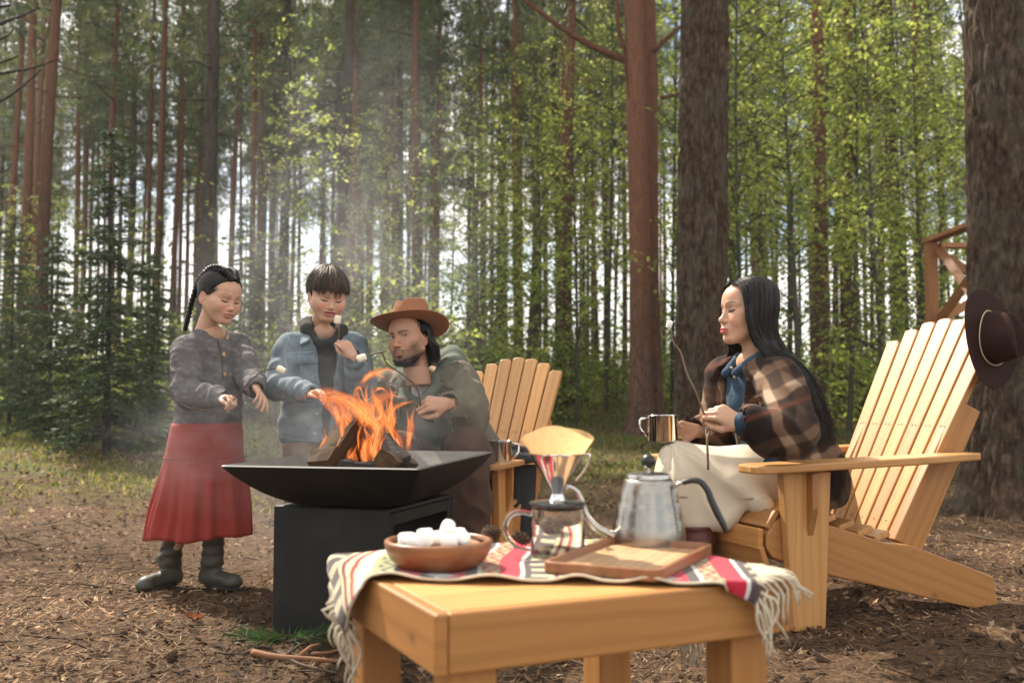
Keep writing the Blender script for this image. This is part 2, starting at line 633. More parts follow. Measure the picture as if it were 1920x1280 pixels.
# ================================================================== trees
def trunk_mesh(name, H, r0, mat, seed, bend=.12, n=10, seg=16, top=.25, stubs=0, stub_z=(1.5, 9), flare=.35, stub_len=1.0):
    rg = random.Random(seed)
    mb = MB()
    pts, rad = [], []
    ph, ph2 = rg.random() * 6, rg.random() * 6
    def ax(z):
        return Vector((bend * sin(z * .33 + ph) - bend * sin(ph), bend * sin(z * .27 + ph2) - bend * sin(ph2), z))
    zs = [-.25, 0, .12, .3, .6] + [0.6 + (H - .6) * (i / seg) ** 1.15 for i in range(1, seg + 1)]
    for z in zs:
        pts.append(ax(z))
        rad.append(r0 * (1 - (1 - top) * max(z, 0) / H) * (1 + flare * math.exp(-max(z, 0) / .22)))
    mb.tube(pts, rad, n)
    for i in range(stubs):                                   # dead lower branches, part of the stem
        z = stub_z[0] + (stub_z[1] - stub_z[0]) * rg.random()
        a = rg.random() * 6.28
        L = stub_len * (.35 + rg.random())
        d = Vector((cos(a), sin(a), rg.uniform(-.35, .25)))
        p = ax(z)
        q = [p, p + d * L * .5 + Vector((0, 0, -.03 * L)), p + d * L + Vector((0, 0, rg.uniform(-.25, .12) * L))]
        mb.tube(q, [r0 * .14, r0 * .09, r0 * .03], 4, False)
    me = mb.mesh(name, mat, True)
    return me, ax


def pine_crown(name, H, z0, seed, R=1.9, nb=46, ax=None):
    rg = np.random.default_rng(seed)
    c_list = []
    lim = []
    for i in range(nb):
        t = (i + rg.random()) / nb
        z = z0 + (H - z0) * t
        L = R * (1.05 - t) ** .55 * (.55 + .6 * rg.random()) * (.55 if t < .2 and rg.random() < .5 else 1)
        a = rg.random() * 2 * pi
        up = -.05 + .5 * t + rg.normal(0, .12)
        m = int(4 + 7 * L)
        s = .25 + .75 * rg.random(m) ** .7
        base = np.array(ax(z)) if ax else np.array([0, 0, z])
        d = np.array([cos(a), sin(a), up])
        pts = base + d[None] * (s * L)[:, None] + rg.normal(0, .13 + .10 * L, (m, 3)) * np.array([1, 1, .6])
        c_list.append(pts)
        lim.append((base, base + d * L))
    c = np.concatenate(c_list)
    k = 7
    n = len(c) * k
    cc = np.repeat(c, k, 0)
    d = unit(rg.normal(0, 1, (n, 3)) + np.array([0, 0, .45]))
    L = .11 + .10 * rg.random((n, 1))
    side = unit(np.cross(d, rg.normal(0, 1, (n, 3))))
    w = .016 + .014 * rg.random((n, 1))
    V, F = quads(cc + d * L, d * L, side * w)
    pal = np.array([[.095, .128, .070], [.130, .155, .078], [.070, .100, .060], [.165, .178, .090]])
    C = np.repeat(np.repeat(pal[rg.integers(0, 4, len(c))] * (.75 + .5 * rg.random((len(c), 1))), k, 0), 4, 0)
    mb = MB()
    for p, q in lim:
        p, q = Vector(p), Vector(q)
        mb.tube([p, (p + q) / 2 + Vector((0, 0, .06)), q], [.035, .022, .006], 4, False)
    lv = np.array([tuple(v) for v in mb.v]); lf = np.array(mb.f)
    Cb = np.tile(np.array([[.10, .065, .045]]), (len(lv), 1))
    return npmesh(name, np.concatenate([V, lv]), [F, lf + len(V)], False, col=np.concatenate([C, Cb]), mats=[M_NEEDLE])


def leaf_crown(name, H, seed, z0=.6, R=1.1, nb=60, per=70, leaf=.038, ax=None, spread=.16, mat=None, pal=None):
    rg = np.random.default_rng(seed)
    cs = []
    mb = MB()
    for i in range(nb):
        t = ((i + rg.random()) / nb)
        z = z0 + (H - z0) * t
        L = R * (1.08 - t) ** .5 * (.4 + .75 * rg.random())
        a = rg.random() * 2 * pi
        up = .15 + .55 * rg.random()
        base = np.array(ax(z)) if ax else np.array([0, 0, z])
        d = np.array([cos(a), sin(a), up])
        p, q = Vector(base), Vector(base + d * L)
        md = (p + q) / 2 + Vector((0, 0, .10 * L))
        mb.tube([p, md, q], [.009, .006, .003], 4, False)
        m = max(6, int(per * L / R))
        # leaves sit in sprays: a few twigs per branch
        ntw = max(2, int(m / 9))
        tw = .2 + .85 * rg.random(ntw)
        twc = base[None] + d[None] * (tw * L)[:, None] + rg.normal(0, spread * (.5 + L), (ntw, 3)) * np.array([1, 1, .55])
        w = rg.integers(0, ntw, m)
        cs.append(twc[w] + rg.normal(0, .065 + .03 * L, (m, 3)) * np.array([1, 1, .5]))
    c = np.concatenate(cs)
    n = len(c)
    yaw = rg.random(n) * 2 * pi
    tl = rg.normal(0, .55, (n, 2))
    s = (leaf * (.6 + .7 * rg.random(n)))[:, None]
    a = unit(np.stack([np.cos(yaw), np.sin(yaw), tl[:, 0]], 1)) * s
    b = np.stack([-np.sin(yaw), np.cos(yaw), tl[:, 1]], 1) * s * .62
    V, F = quads(c, a, b, s[:, 0] * .18)
    pal = pal if pal is not None else np.array([[.185, .235, .085], [.245, .29, .115], [.135, .18, .068], [.31, .345, .155]])
    C = np.repeat(pal[rg.integers(0, len(pal), n)] * (.8 + .45 * rg.random((n, 1))), 4, 0)
    lv = np.array([tuple(v) for v in mb.v]); lf = np.array(mb.f)
    Cb = np.tile(np.array([[.07, .055, .04]]), (len(lv), 1))
    return npmesh(name, np.concatenate([V, lv]), [F, lf + len(V)], False, col=np.concatenate([C, Cb]), mats=[mat or M_LEAF])


def spruce_crown(name, H, R, seed, dens=1.0):
    rg = np.random.default_rng(seed)
    cs, ds = [], []
    mb = MB()
    nwh = int(H / .15)
    for i in range(nwh):
        t = i / nwh
        z = .18 + (H - .2) * t
        rr = R * (1 - t) ** .85 * (.85 + .3 * rg.random()) + .06
        for j in range(int(7 + 3 * (1 - t))):
            a = rg.random() * 2 * pi
            L = rr * (.6 + .5 * rg.random())
            dr = .10 - .32 * (1 - t) + rg.normal(0, .07)
            base = np.array([0, 0, z + rg.normal(0, .04)])
            out = np.array([cos(a), sin(a), 0])
            mm = max(4, int(L / .028))
            s = np.linspace(.08, 1, mm) * L
            droop = dr * s - .10 * s * s / max(L, .2) + .13 * np.clip(s / L - .6, 0, 1) * L
            pts = base + out[None] * s[:, None] + np.array([0, 0, 1.])[None] * droop[:, None]
            sd = np.array([-sin(a), cos(a), 0])
            mb.tube([Vector(pts[0]), Vector(pts[mm // 2]), Vector(pts[-1])], [.010, .007, .003], 3, False)
            # side twigs hang from the branch in a flat fan
            tl = (.30 * L * (1 - s / L) + .06)
            for sg in (-1, 1):
                nt = 5
                for q in range(nt):
                    f = (q + 1) / nt
                    pp = pts + (sd * sg * .75 + out * .55)[None] * (tl * f)[:, None] + np.array([0, 0, -.30])[None] * (tl * f * f)[:, None]
                    cs.append(pp + rg.normal(0, .012, pp.shape))
                    dd = (sd * sg * .75 + out * .55 + np.array([0, 0, -.3 * f]))[None] + rg.normal(0, .35, pp.shape)
                    ds.append(dd)
    c = np.concatenate(cs); d = unit(np.concatenate(ds))
    if dens < 1:
        kp = rg.random(len(c)) < dens
        c, d = c[kp], d[kp]
    n = len(c)
    side = unit(np.cross(d, rg.normal(0, 1, (n, 3))))
    V, F = quads(c, d * (.030 + .02 * rg.random((n, 1))), side * (.0075 + .004 * rg.random((n, 1))))
    pal = np.array([[.045, .070, .030], [.062, .092, .040], [.032, .052, .026], [.085, .115, .048]])
    C = np.repeat(pal[rg.integers(0, 4, n)] * (.75 + .55 * rg.random((n, 1))), 4, 0)
    lv = np.array([tuple(v) for v in mb.v]); lf = np.array(mb.f)
    Cb = np.tile(np.array([[.06, .045, .035]]), (len(lv), 1))
    return npmesh(name, np.concatenate([V, lv]), [F, lf + len(V)], False, col=np.concatenate([C, Cb]), mats=[M_SPRUCE])


def big_trunk(name, H, r0, mat, seed, zdet=5.6, nu=150, nv=330, relief=.030, taper=.5, flare=.5, bend=.05):
    """nearby trunk with real plated relief up to zdet, plain above"""
    rg = random.Random(seed)
    ph = rg.random() * 6
    off = Vector((rg.random() * 50, rg.random() * 50, 0))
    zs = np.concatenate([np.linspace(-.2, zdet, nv), np.linspace(zdet + .6, H, 14)])
    V = np.zeros((len(zs), nu, 3))
    for i, z in enumerate(zs):
        cx = bend * (sin(z * .45 + ph) - sin(ph))
        cy = bend * (cos(z * .37 + ph) - cos(ph))
        R = r0 * (1 - taper * max(z, 0) / H) * (1 + flare * math.exp(-max(z, 0) / .28))
        for j in range(nu):
            a = 2 * pi * j / nu
            q = Vector((cos(a) * r0 * 23, sin(a) * r0 * 23, z * 4.6)) + off
            w = mnoise.noise_vector(q * .55) * .55
            dd = mnoise.voronoi(q + w)[0]
            e = min((dd[1] - dd[0]) * 2.2, 1.0)
            fl = mnoise.fractal(q * 1.9, .6, 2.2, 3)
            lump = mnoise.noise(Vector((cos(a) * 1.6, sin(a) * 1.6, z * .7)) + off)
            root = .22 * math.exp(-max(z, 0) / .2) * sin(a * 5 + ph) * r0
            if z > zdet: e, fl = .6, 0
            r = R + relief * (e ** .6 - .6) + .006 * fl + .06 * r0 * lump + root
            V[i, j] = (cx + r * cos(a), cy + r * sin(a), z)
    n, m = len(zs), nu
    idx = np.arange(n * m).reshape(n, m)
    F = np.stack([idx[:-1], np.roll(idx, -1, 1)[:-1], np.roll(idx, -1, 1)[1:], idx[1:]], -1).reshape(-1, 4)
    me = npmesh(name, V.reshape(-1, 3), F, True, mats=[mat])
    return me


# prototypes share their meshes with every copy
def make_protos():
    pr = {}
    pr['pine'] = []
    for i in range(5):
        H = [17, 18.5, 16, 19, 15.5][i]
        tm, ax = trunk_mesh('trunk', H, .125, M_BARK, 100 + i, .05 + .03 * (i % 3), 9, 16, .3, stubs=11, stub_z=(1.6, H * .55))
        cm_ = pine_crown('crown', H + .5, H * [.50, .56, .46, .60, .52][i], 200 + i, 1.75 + .15 * (i % 3), 46, ax)
        pr['pine'].append((tm, cm_))
    pr['dark'] = []
    for i in range(3):
        H = [15, 17, 14][i]
        tm, ax = trunk_mesh('trunk', H, .13, M_BARKD, 130 + i, .09, 9, 16, .35, stubs=16, stub_z=(1.2, 9), stub_len=1.2)
        cm_ = pine_crown('crown', H + .4, H * [.52, .56, .50][i], 230 + i, 1.9, 46, ax)
        pr['dark'].append((tm, cm_))
    pr['leafy'] = []
    for i in range(6):
        H = [4.2, 5.6, 7.2, 6.4, 8.6, 5.0][i]
        tm, ax = trunk_mesh('trunk', H, .028 + .004 * i, M_BARKS, 160 + i, .16, 6, 12, .2, flare=.2)
        cm_ = leaf_crown('crown', H + .2, 260 + i, z0=[.7, 1.0, 1.6, 1.2, 2.4, .6][i], R=[.95, 1.1, 1.35, 1.2, 1.5, 1.0][i], nb=[52, 62, 80, 70, 90, 56][i], per=54, ax=ax)
        pr['leafy'].append((tm, cm_))
    pr['shrub'] = []
    for i in range(3):
        H = [1.3, 1.8, 1.0][i]
        tm, ax = trunk_mesh('stem', H * .8, .012, M_BARKS, 180 + i, .12, 5, 6, .3, flare=.1)
        cm_ = leaf_crown('crown', H, 280 + i, z0=.08, R=[.75, .9, .65][i], nb=34, per=52, leaf=.036, ax=ax, spread=.22)
        pr['shrub'].append((tm, cm_))
    pr['spruce'] = []
    for i, (H, R) in enumerate(((3.6, .74), (2.7, .66), (4.6, .95))):
        tm, ax = trunk_mesh('trunk', H, .04, M_BARKD, 190 + i, .03, 7, 8, .12, flare=.2)
        cm_ = spruce_crown('crown', H, R, 290 + i, .42)
        pr['spruce'].append((tm, cm_))
    return pr
PROTO = make_protos()


def plant(kind, i, x, y, label, cat='tree', group=None, s=1.0, sx=None, rz=None, name=None, crown=True):
    tm, cm_ = PROTO[kind][i % len(PROTO[kind])]
    nm = name or {'pine': 'pine_tree', 'dark': 'pine_tree', 'leafy': 'leafy_tree', 'shrub': 'leafy_shrub', 'spruce': 'spruce_tree'}[kind]
    e = empty(nm, (x, y, float(gz(x, y))), label, cat, group, rz if rz is not None else random.random() * 6.28)
    e.scale = (sx or s, sx or s, s)
    link('trunk' if kind != 'shrub' else 'stem', tm, e)
    if crown: link('crown', cm_, e)
    return e


def at(px, Y):
    """ground position of something standing at photograph column px, depth Y"""
    return (px - 960) / FPX * Y, Y


def in_sunlane(x, y, r=4.2):
    """the gap in the canopy through which the sun reaches the clearing"""
    h = Vector((SUN_DIR.x, SUN_DIR.y))
    h.normalize()
    d = Vector((x, y)) - Vector((.2, 3.6))
    t = d.dot(h)
    off = (d - h * t).length
    return 0 < t < 26 and off < r


PLACED = []
def free(x, y, r):
    return all((x - a) ** 2 + (y - b) ** 2 > r * r for a, b in PLACED)


def build_trees():
    # --- the three old trunks close to the clearing
    x, y = 3.17, 6.36
    e = empty('pine_tree', (x, y, float(gz(x, y))), 'thick dark old pine trunk with deeply plated bark behind the big wooden chair', 'tree', rz=.5)
    link('trunk', big_trunk('trunk', 19, .245, M_BARKBIG, 3), e)
    ccol, _ax = None, None
    link('crown', pine_crown('crown', 19.5, 11, 901, 2.2, 40), e)
    PLACED.append((x, y))
    x, y = at(1311, 8.66)
    e = empty('pine_tree', (x, y, float(gz(x, y))), 'thick straight brown pine trunk rising right behind the seated woman', 'tree', rz=2.2)
    link('trunk', big_trunk('trunk', 20, .226, M_BARKBIG, 8, flare=.3), e)
    link('crown', pine_crown('crown', 20.5, 12, 902, 2.2, 40), e)
    PLACED.append((x, y))
    # red twin stemmed pine
    x, y = at(1200, 13.4)
    e = empty('pine_tree', (x, y, float(gz(x, y))), 'tall reddish pine with a second stem close behind it and a long bare bough', 'tree')
    link('trunk', big_trunk('trunk', 18, .148, M_BARKRED, 21, 6, 70, 170, .010, .5, .75, .05), e)
    mb = MB()
    mb.tube([(.25, .35, -.2), (.24, .35, .4), (.20, .35, 2), (.22, .35, 5), (.1, .4, 10), (0, .4, 16)], [.17, .13, .115, .105, .08, .04], 12)
    mb.build('second_stem', M_BARKRED, e, True)
    mb = MB()
    z0 = 5.05
    mb.tube(spline([(-.1, 0, z0), (-.55, -.1, 5.20), (-1.0, -.2, 5.42), (-1.5, -.25, 5.78), (-2.2, -.3, 6.3)], 5), list(np.linspace(.055, .02, 21)), 7)
    mb.tube(spline([(-.12, 0, 5.0), (-.28, -.12, 5.5), (-.30, -.12, 6.1), (-.45, -.1, 6.6)], 4), list(np.linspace(.035, .012, 13)), 6)
    mb.tube(spline([(-.02, -.05, 3.9), (-.15, -.12, 4.6), (-.22, -.14, 5.2)], 4), list(np.linspace(.03, .012, 9)), 6)
    mb.tube(spline([(.2, 0, 5.2), (.5, -.1, 5.45), (.95, -.2, 5.8)], 4), list(np.linspace(.04, .012, 9)), 6)
    mb.tube(spline([(.3, 0, 4.55), (.6, -.1, 4.6), (.9, -.1, 4.65)], 4), list(np.linspace(.03, .01, 9)), 6)
    mb.build('bough', M_BARKRED, e, True)
    link('crown', pine_crown('crown', 18.5, 11, 903, 2.0, 36), e)
    PLACED.append((x, y))

    # --- trunks one can pick out in the photograph: (column, width px, kind, label)
    L = [
        (38, 22, 'pine', 'reddish pine, first whole trunk at the far left edge'),
        (16, 16, 'pine', 'slim brown pine cut by the left edge of the photo'),
        (80, 27, 'pine', 'broad red-brown pine left of the tall spruce'),
        (148, 11, 'pine', 'thin orange pine standing just left of the spruce tip'),
        (211, 17, 'pine', 'reddish pine rising out of the top of the spruce'),
        (233, 14, 'dark', 'grey-brown pine close beside the reddish one above the spruce'),
        (265, 8, 'pine', 'very thin reddish pine right of the spruce tip'),
        (322, 14, 'pine', 'orange-brown pine left of the thick grey trunk above the girl'),
        (345, 10, 'pine', 'slender red pine touching the thick grey trunk on its left'),
        (374, 30, 'dark', 'thick dark grey trunk directly above the girl'),
        (402, 11, 'pine', 'thin orange pine just right of the thick grey trunk'),
        (433, 14, 'pine', 'reddish pine above and between girl and boy'),
        (521, 21, 'dark', 'dark crooked grey trunk over the boy\'s shoulder'),
        (470, 9, 'pine', 'thin brown pine between the two standing children'),
        (560, 9, 'dark', 'thin grey stem left of the boy\'s head'),
        (603, 8, 'pine', 'thin pine stem straight above the boy\'s head'),
        (629, 25, 'dark', 'stout hazy grey trunk in the sunbeam above the boy'),
        (648, 17, 'dark', 'hazy grey trunk touching the stout one in the sunbeam'),
        (676, 14, 'pine', 'reddish pine at the right side of the sunbeam'),
        (745, 17, 'dark', 'dark bushy pine above the man\'s hat'),
        (880, 9, 'pine', 'thin reddish stem above the small chair'),
        (893, 11, 'pine', 'slim red pine just left of the small chair back'),
        (976, 15, 'pine', 'tall salmon-red pine rising above the small chair'),
        (1000, 11, 'pine', 'reddish pine just right of the tall salmon one'),
        (1023, 12, 'pine', 'brown pine right of the small chair back'),
        (945, 9, 'dark', 'dark thin trunk behind the small chair'),
        (1088, 8, 'pine', 'thin orange pine left of the twin stemmed pine'),
        (1120, 12, 'dark', 'dark pine close to the twin stemmed pine'),
        (1245, 9, 'pine', 'thin pine in the gap between the twin stemmed pine and the thick trunk'),
        (1388, 10, 'dark', 'dark thin stem right of the thick trunk behind the woman'),
        (1421, 11, 'pine', 'reddish stem above the seated woman\'s head'),
        (1537, 29, 'pine', 'broad reddish pine in bright leaves above the big chair'),
        (1572, 13, 'pine', 'slim pine right beside the broad reddish one above the big chair'),
        (1652, 15, 'pine', 'brown pine halfway between the broad reddish one and the railing'),
        (1694, 24, 'dark', 'dark straight pine just left of the wooden railing'),
        (1770, 11, 'pine', 'thin red pine above the wooden railing'),
        (1676, 12, 'pine', 'red pine almost hidden by the dark straight one near the railing'),
    ]
    for i, (px, w, kind, lab) in enumerate(L):
        dia = .25 if kind == 'pine' else .26
        Y = min(dia * FPX / w, 46)
        x, y = at(px, Y)
        s = 1.0
        sx = w * Y / FPX / .25
        ok = not in_sunlane(x, y, 3.4)
        plant(kind, i, x, y, lab, s=1.0, sx=max(.8, sx), crown=True if ok else True)
        PLACED.append((x, y))
    # --- young spruces on the left
    for px, Y, i, s, lab in ((203, 10.6, 0, 1.0, 'tall young dark spruce left of the girl'),
                             (95, 12.6, 1, 1.0, 'lower spruce with spreading boughs near the left edge'),
                             (285, 13.0, 1, .92, 'small spruce half hidden behind the girl'),
                             (455, 17, 2, .8, 'dim spruce deeper in the wood between the children'),
                             (20, 15, 2, .7, 'spruce cut by the left edge behind the lower one')):
        x, y = at(px, Y)
        plant('spruce', i, x, y, lab, s=s)
        PLACED.append((x, y))
    # --- the rest of the pine wood: look-alikes share a label
    rg = random.Random(5)
    n = 0
    tries = 0
    while n < 150 and tries < 9000:
        tries += 1
        Y = 17 + 46 * rg.random() ** .8
        x = rg.uniform(-.60, .60) * Y
        if not free(x, Y, .8 + .010 * Y): continue
        if in_sunlane(x, Y, 3.2): continue
        PLACED.append((x, Y))
        kind = 'pine' if rg.random() < .75 else 'dark'
        plant(kind, rg.randrange(5), x, Y, 'slender pine in the crowded wood behind the clearing' if kind == 'pine' else 'grey barked pine in the crowded wood behind the clearing',
              group='pines of the wood behind' if kind == 'pine' else 'grey pines of the wood behind', s=rg.uniform(.85, 1.15), sx=rg.uniform(.5, .95))
        n += 1
    n = 0
    while n < 46:
        Y = 24 + 30 * rg.random()
        x = rg.uniform(-.53, .12) * Y
        if not free(x, Y, .7) or in_sunlane(x, Y, 3.0): continue
        PLACED.append((x, Y))
        plant('pine', rg.randrange(5), x, Y, 'slender pine in the crowded wood behind the clearing', group='pines of the wood behind', s=rg.uniform(.95, 1.2), sx=rg.uniform(.5, .85))
        n += 1
    n = 0
    while n < 44:                                        # the wood goes on at both sides
        Y = 9 + 36 * rg.random()
        x = rg.choice((-1, 1)) * rg.uniform(.60, 1.05) * Y
        if not free(x, Y, 1.5) or in_sunlane(x, Y, 3.6): continue
        PLACED.append((x, Y))
        plant('pine', rg.randrange(5), x, Y, 'slender pine in the crowded wood behind the clearing', group='pines of the wood behind', s=rg.uniform(.9, 1.15), sx=rg.uniform(.7, 1.05))
        n += 1
    # --- leafy young trees, most of them on the right
    spots = []
    for px, Y, i, s in ((1400, 12.5, 2, 1.0), (1475, 14, 4, .95), (1440, 16.5, 4, 1.1), (1590, 13.5, 2, 1.05), (1630, 16, 4, 1.0), (1540, 18, 4, 1.1), (1700, 14.5, 3, 1.05),
                        (1760, 17, 4, 1.0), (1370, 17, 4, 1.05), (1260, 15.5, 3, 1.0), (1135, 17, 4, .95), (1100, 20, 4, 1.0), (1010, 18.5, 2, .95), 
                        (870, 17, 1, 1.0), (745, 17.5, 5, .85), (905, 14.5, 0, 1.0), (985, 14.8, 5, .9), (1080, 14.5, 0, 1.05),
                        (1500, 11.5, 5, .9), (1660, 12, 1, .9), (1740, 13, 1, .95), (1560, 21, 4, 1.15), (1680, 21, 4, 1.1), (1820, 19, 4, 1.0), (1330, 21, 4, 1.1), (1480, 24, 4, 1.2), (1200, 22, 4, 1.1),
                        (512, 14.5, 3, .9), (690, 19, 1, 1.0), (780, 21, 3, 1.0), (840, 24, 4, .9), (920, 21, 1, 1.05), (955, 25, 4, 1.0), (1045, 24, 4, 1.05), (1150, 25, 4, 1.1), (620, 27, 2, .9), (1610, 25, 4, 1.2), (1420, 20, 2, 1.1), (1790, 23, 4, 1.1), (60, 18, 0, .9), (130, 22, 1, .8), (20, 24, 1, .9), (250, 24, 1, .8), (380, 30, 1, .8)):
        x, y = at(px, Y)
        spots.append((x, y, i, s, px))
    for x, y, i, s, px in spots:
        if px > 1240:
            lab, grp = 'young birch-like tree with bright spring leaves among the pines behind the woman', 'leafy young trees on the woman\'s side'
        elif px > 640:
            lab, grp = 'young leafy tree with pale green leaves between the man and the twin stemmed pine', 'leafy young trees in the middle'
        else:
            lab, grp = 'thin leafy young tree among the dark pines behind the children', 'leafy young trees behind the children'
        plant('leafy', i, x, y, lab, group=grp, s=s)
    # --- undergrowth shrubs along the edge of the wood
    n = 0
    while n < 84:
        Y = 13.2 + 14 * rg.random() ** 1.2
        px = rg.uniform(-20, 1940)
        if px < 330 and rg.random() < .6: continue
        x, y = at(px, Y)
        plant('shrub', rg.randrange(3), x, y, 'low green shrub in the undergrowth at the edge of the wood', 'shrub', 'undergrowth shrubs', s=rg.uniform(.75, 1.25))
        n += 1
build_trees()


def build_far_wood():
    """the distant wood that reads as one green mass: foliage clumps low down, bare stems between them"""
    rg = np.random.default_rng(77)
    n = 30000
    Y = 34 + 52 * rg.random(n)
    x = (rg.random(n) * 2 - 1) * Y * 1.1
    cl = np.sin(x * .55 + 3 * np.sin(Y * .21)) + np.sin(Y * .47 + x * .31)
    z = gz(x, Y) + np.abs(rg.normal(0, 1, n)) * (2.0 + .7 * cl)
    s = (.11 + .10 * rg.random(n))[:, None]
    yaw = rg.random(n) * 2 * pi
    a = unit(np.stack([np.cos(yaw), np.sin(yaw), rg.normal(0, .6, n)], 1)) * s
    b = unit(np.stack([-np.sin(yaw), np.cos(yaw), rg.normal(0, .6, n)], 1)) * s * .7
    V, F = quads(np.stack([x, Y, z], 1), a, b)
    pal = np.array([[.085, .125, .035], [.055, .085, .030], [.12, .16, .045], [.04, .06, .028]])
    C = np.repeat(pal[rg.integers(0, 4, n)] * (.75 + .5 * rg.random((n, 1))), 4, 0)
    me = npmesh('far_wood', V, F, False, col=C, mats=[M_LEAF])
    tag(link('far_wood', me), kind='stuff')
    # high canopy of the far wood
    n = 7000
    Y = 46 + 45 * rg.random(n)
    x = (rg.random(n) * 2 - 1) * Y * .62
    tx, ty = np.round(x / 3.2) * 3.2 + rg.normal(0, .9, n), np.round(Y / 3.5) * 3.5 + rg.normal(0, .9, n)
    hh = 9 + 9 * rg.random(n) + 1.5 * np.sin(tx * 1.3) * np.sin(ty * .9)
    z = gz(tx, ty) + hh
    c = np.stack([tx, ty, z], 1)
    d = unit(rg.normal(0, 1, (n, 3)) + np.array([0, 0, .3]))
    sd = unit(np.cross(d, rg.normal(0, 1, (n, 3))))
    V, F = quads(c, d * .26, sd * .055)
    pal = np.array([[.085, .112, .064], [.115, .140, .072], [.065, .090, .056]])
    C = np.repeat(pal[rg.integers(0, 3, n)] * (.75 + .5 * rg.random((n, 1))), 4, 0)
    me = npmesh('far_canopy', V, F, False, col=C, mats=[M_NEEDLE])
    tag(link('far_canopy', me), kind='stuff')
build_far_wood()


def build_bare_bough():
    """dead boughs reaching in at the top left corner"""
    e = empty('dead_branch', P(-60, 60, 7.0), 'bare dead boughs reaching in from the top left corner', 'branch')
    mb = MB()
    o = Vector(e.location)
    for pts, r in (([(-60, 70), (0, 45), (40, 30), (75, 15)], .016), ([(-60, 150), (20, 135), (60, 128), (108, 112)], .013), ([(-60, 215), (10, 185), (50, 155), (78, 130)], .012),
                   ([(-60, 130), (0, 118), (35, 105)], .014), ([(-60, 95), (10, 70), (25, 55)], .011), ([(-60, 25), (10, 12), (22, 12)], .012)):
        q = spline([P(a, b, 7.0 + .003 * i) - o for i, (a, b) in enumerate(pts)], 5)
        mb.tube(q, list(np.linspace(r, r * .35, len(q))), 6)
    tx = P(-430, 100, 7.0).x
    for y_ in (70, 150, 215, 130, 95, 25):
        a_ = P(-60, y_, 7.0) - o
        b_ = Vector((tx - o.x, 0, a_.z + random.uniform(.05, .5)))
        mb.tube(spline([b_, b_.lerp(a_, .35) + Vector((0, .1, random.uniform(-.12, .1))), b_.lerp(a_, .7) + Vector((0, -.05, random.uniform(-.1, .05))), a_], 4), list(np.linspace(.032, .014, 13)), 6)
    mb.tube([Vector((tx, 7.0, 9)) - o, Vector((tx, 7.0, 4)) - o, Vector((tx, 7.0, -.1)) - o], [.05, .09, .12], 10)
    mb.build('bough', M_BARKD, e, True)
build_bare_bough()
# ================================================================== materials: made things
def mat_wood(name, light, dark, rough=.42, knots=True, grain=1.0, spec=.4):
    """planed softwood; the grain runs along the board's own x axis"""
    k = NT(name)
    v0 = k.new('ShaderNodeTexCoord').outputs['Object']
    off = k.new('ShaderNodeVectorMath', operation='ADD')
    k.l(v0, off.inputs[0])
    cmb = k.new('ShaderNodeCombineXYZ')
    r = k.math('MULTIPLY', k.rnd(), 37.0)
    for i in range(3): k.l(r, cmb.inputs[i])
    k.l(cmb.outputs[0], off.inputs[1])
    def mp(sc):
        m = k.new('ShaderNodeMapping'); m.inputs['Scale'].default_value = sc
        k.l(off.outputs[0], m.inputs['Vector']); return m.outputs['Vector']
    broad = k.noise(mp((1.1, 13 * grain, 13 * grain)), 2.2, 3, .5, 1.2)
    wv = k.new('ShaderNodeTexWave', wave_type='BANDS', bands_direction='Y')
    wv.inputs['Scale'].default_value = 9 * grain
    wv.inputs['Distortion'].default_value = 7
    wv.inputs['Detail'].default_value = 2.5
    wv.inputs['Detail Scale'].default_value = .9
    k.l(mp((.22, 1, 1)), wv.inputs['Vector'])
    fine = k.noise(mp((5, 150, 150)), 2, 3, .6)
    c = k.mix(broad, dark, light)
    c = k.mix(k.math('MULTIPLY', k.ramp(wv.outputs['Fac'], [(.55, 0), (1, 1)]), .30), c, [x * .66 for x in dark])
    c = k.mix(k.math('MULTIPLY', fine, .22), c, [x * .72 for x in dark])
    if knots:
        vo = k.new('ShaderNodeTexVoronoi'); vo.inputs['Scale'].default_value = 4.5
        k.l(mp((1.25, 2.6, 2.6)), vo.inputs['Vector'])
        kn = k.ramp(vo.outputs['Distance'], [(.03, 1), (.075, .55), (.13, 0)])
        sel = k.new('ShaderNodeSeparateColor'); k.l(vo.outputs['Color'], sel.inputs[0])
        gate = k.math('GREATER_THAN', sel.outputs[0], .52)
        c = k.mix(k.math('MULTIPLY', k.math('MULTIPLY', kn, gate), .75), c, (.17, .075, .028))
    tone = k.math('ADD', k.math('MULTIPLY', k.rnd(), .38), .80)
    c = k.mix(1.0, c, tone, 'MULTIPLY')
    k.set(Base=c, Rough=k.math('ADD', k.math('MULTIPLY', fine, .2), rough - .1), Spec=spec)
    k.bump(k.mix(.5, fine, broad), .12, .002)
    return k.m


def mat_plain(name, col, rough=.6, metal=0.0, spec=.5, bump=None, var=.0, vs=8, **kw):
    k = NT(name)
    c = col
    if var:
        n = k.noise(k.coord('Object'), vs, 5, .6)
        c = k.mix(n, [x * (1 - var) for x in col], [min(1, x * (1 + var)) for x in col])
    k.set(Base=c, Rough=rough, Metal=metal, Spec=spec, **kw)
    if bump: k.bump(k.noise(k.coord('Object'), bump[0], 4, .6), bump[1], bump[2])
    return k.m


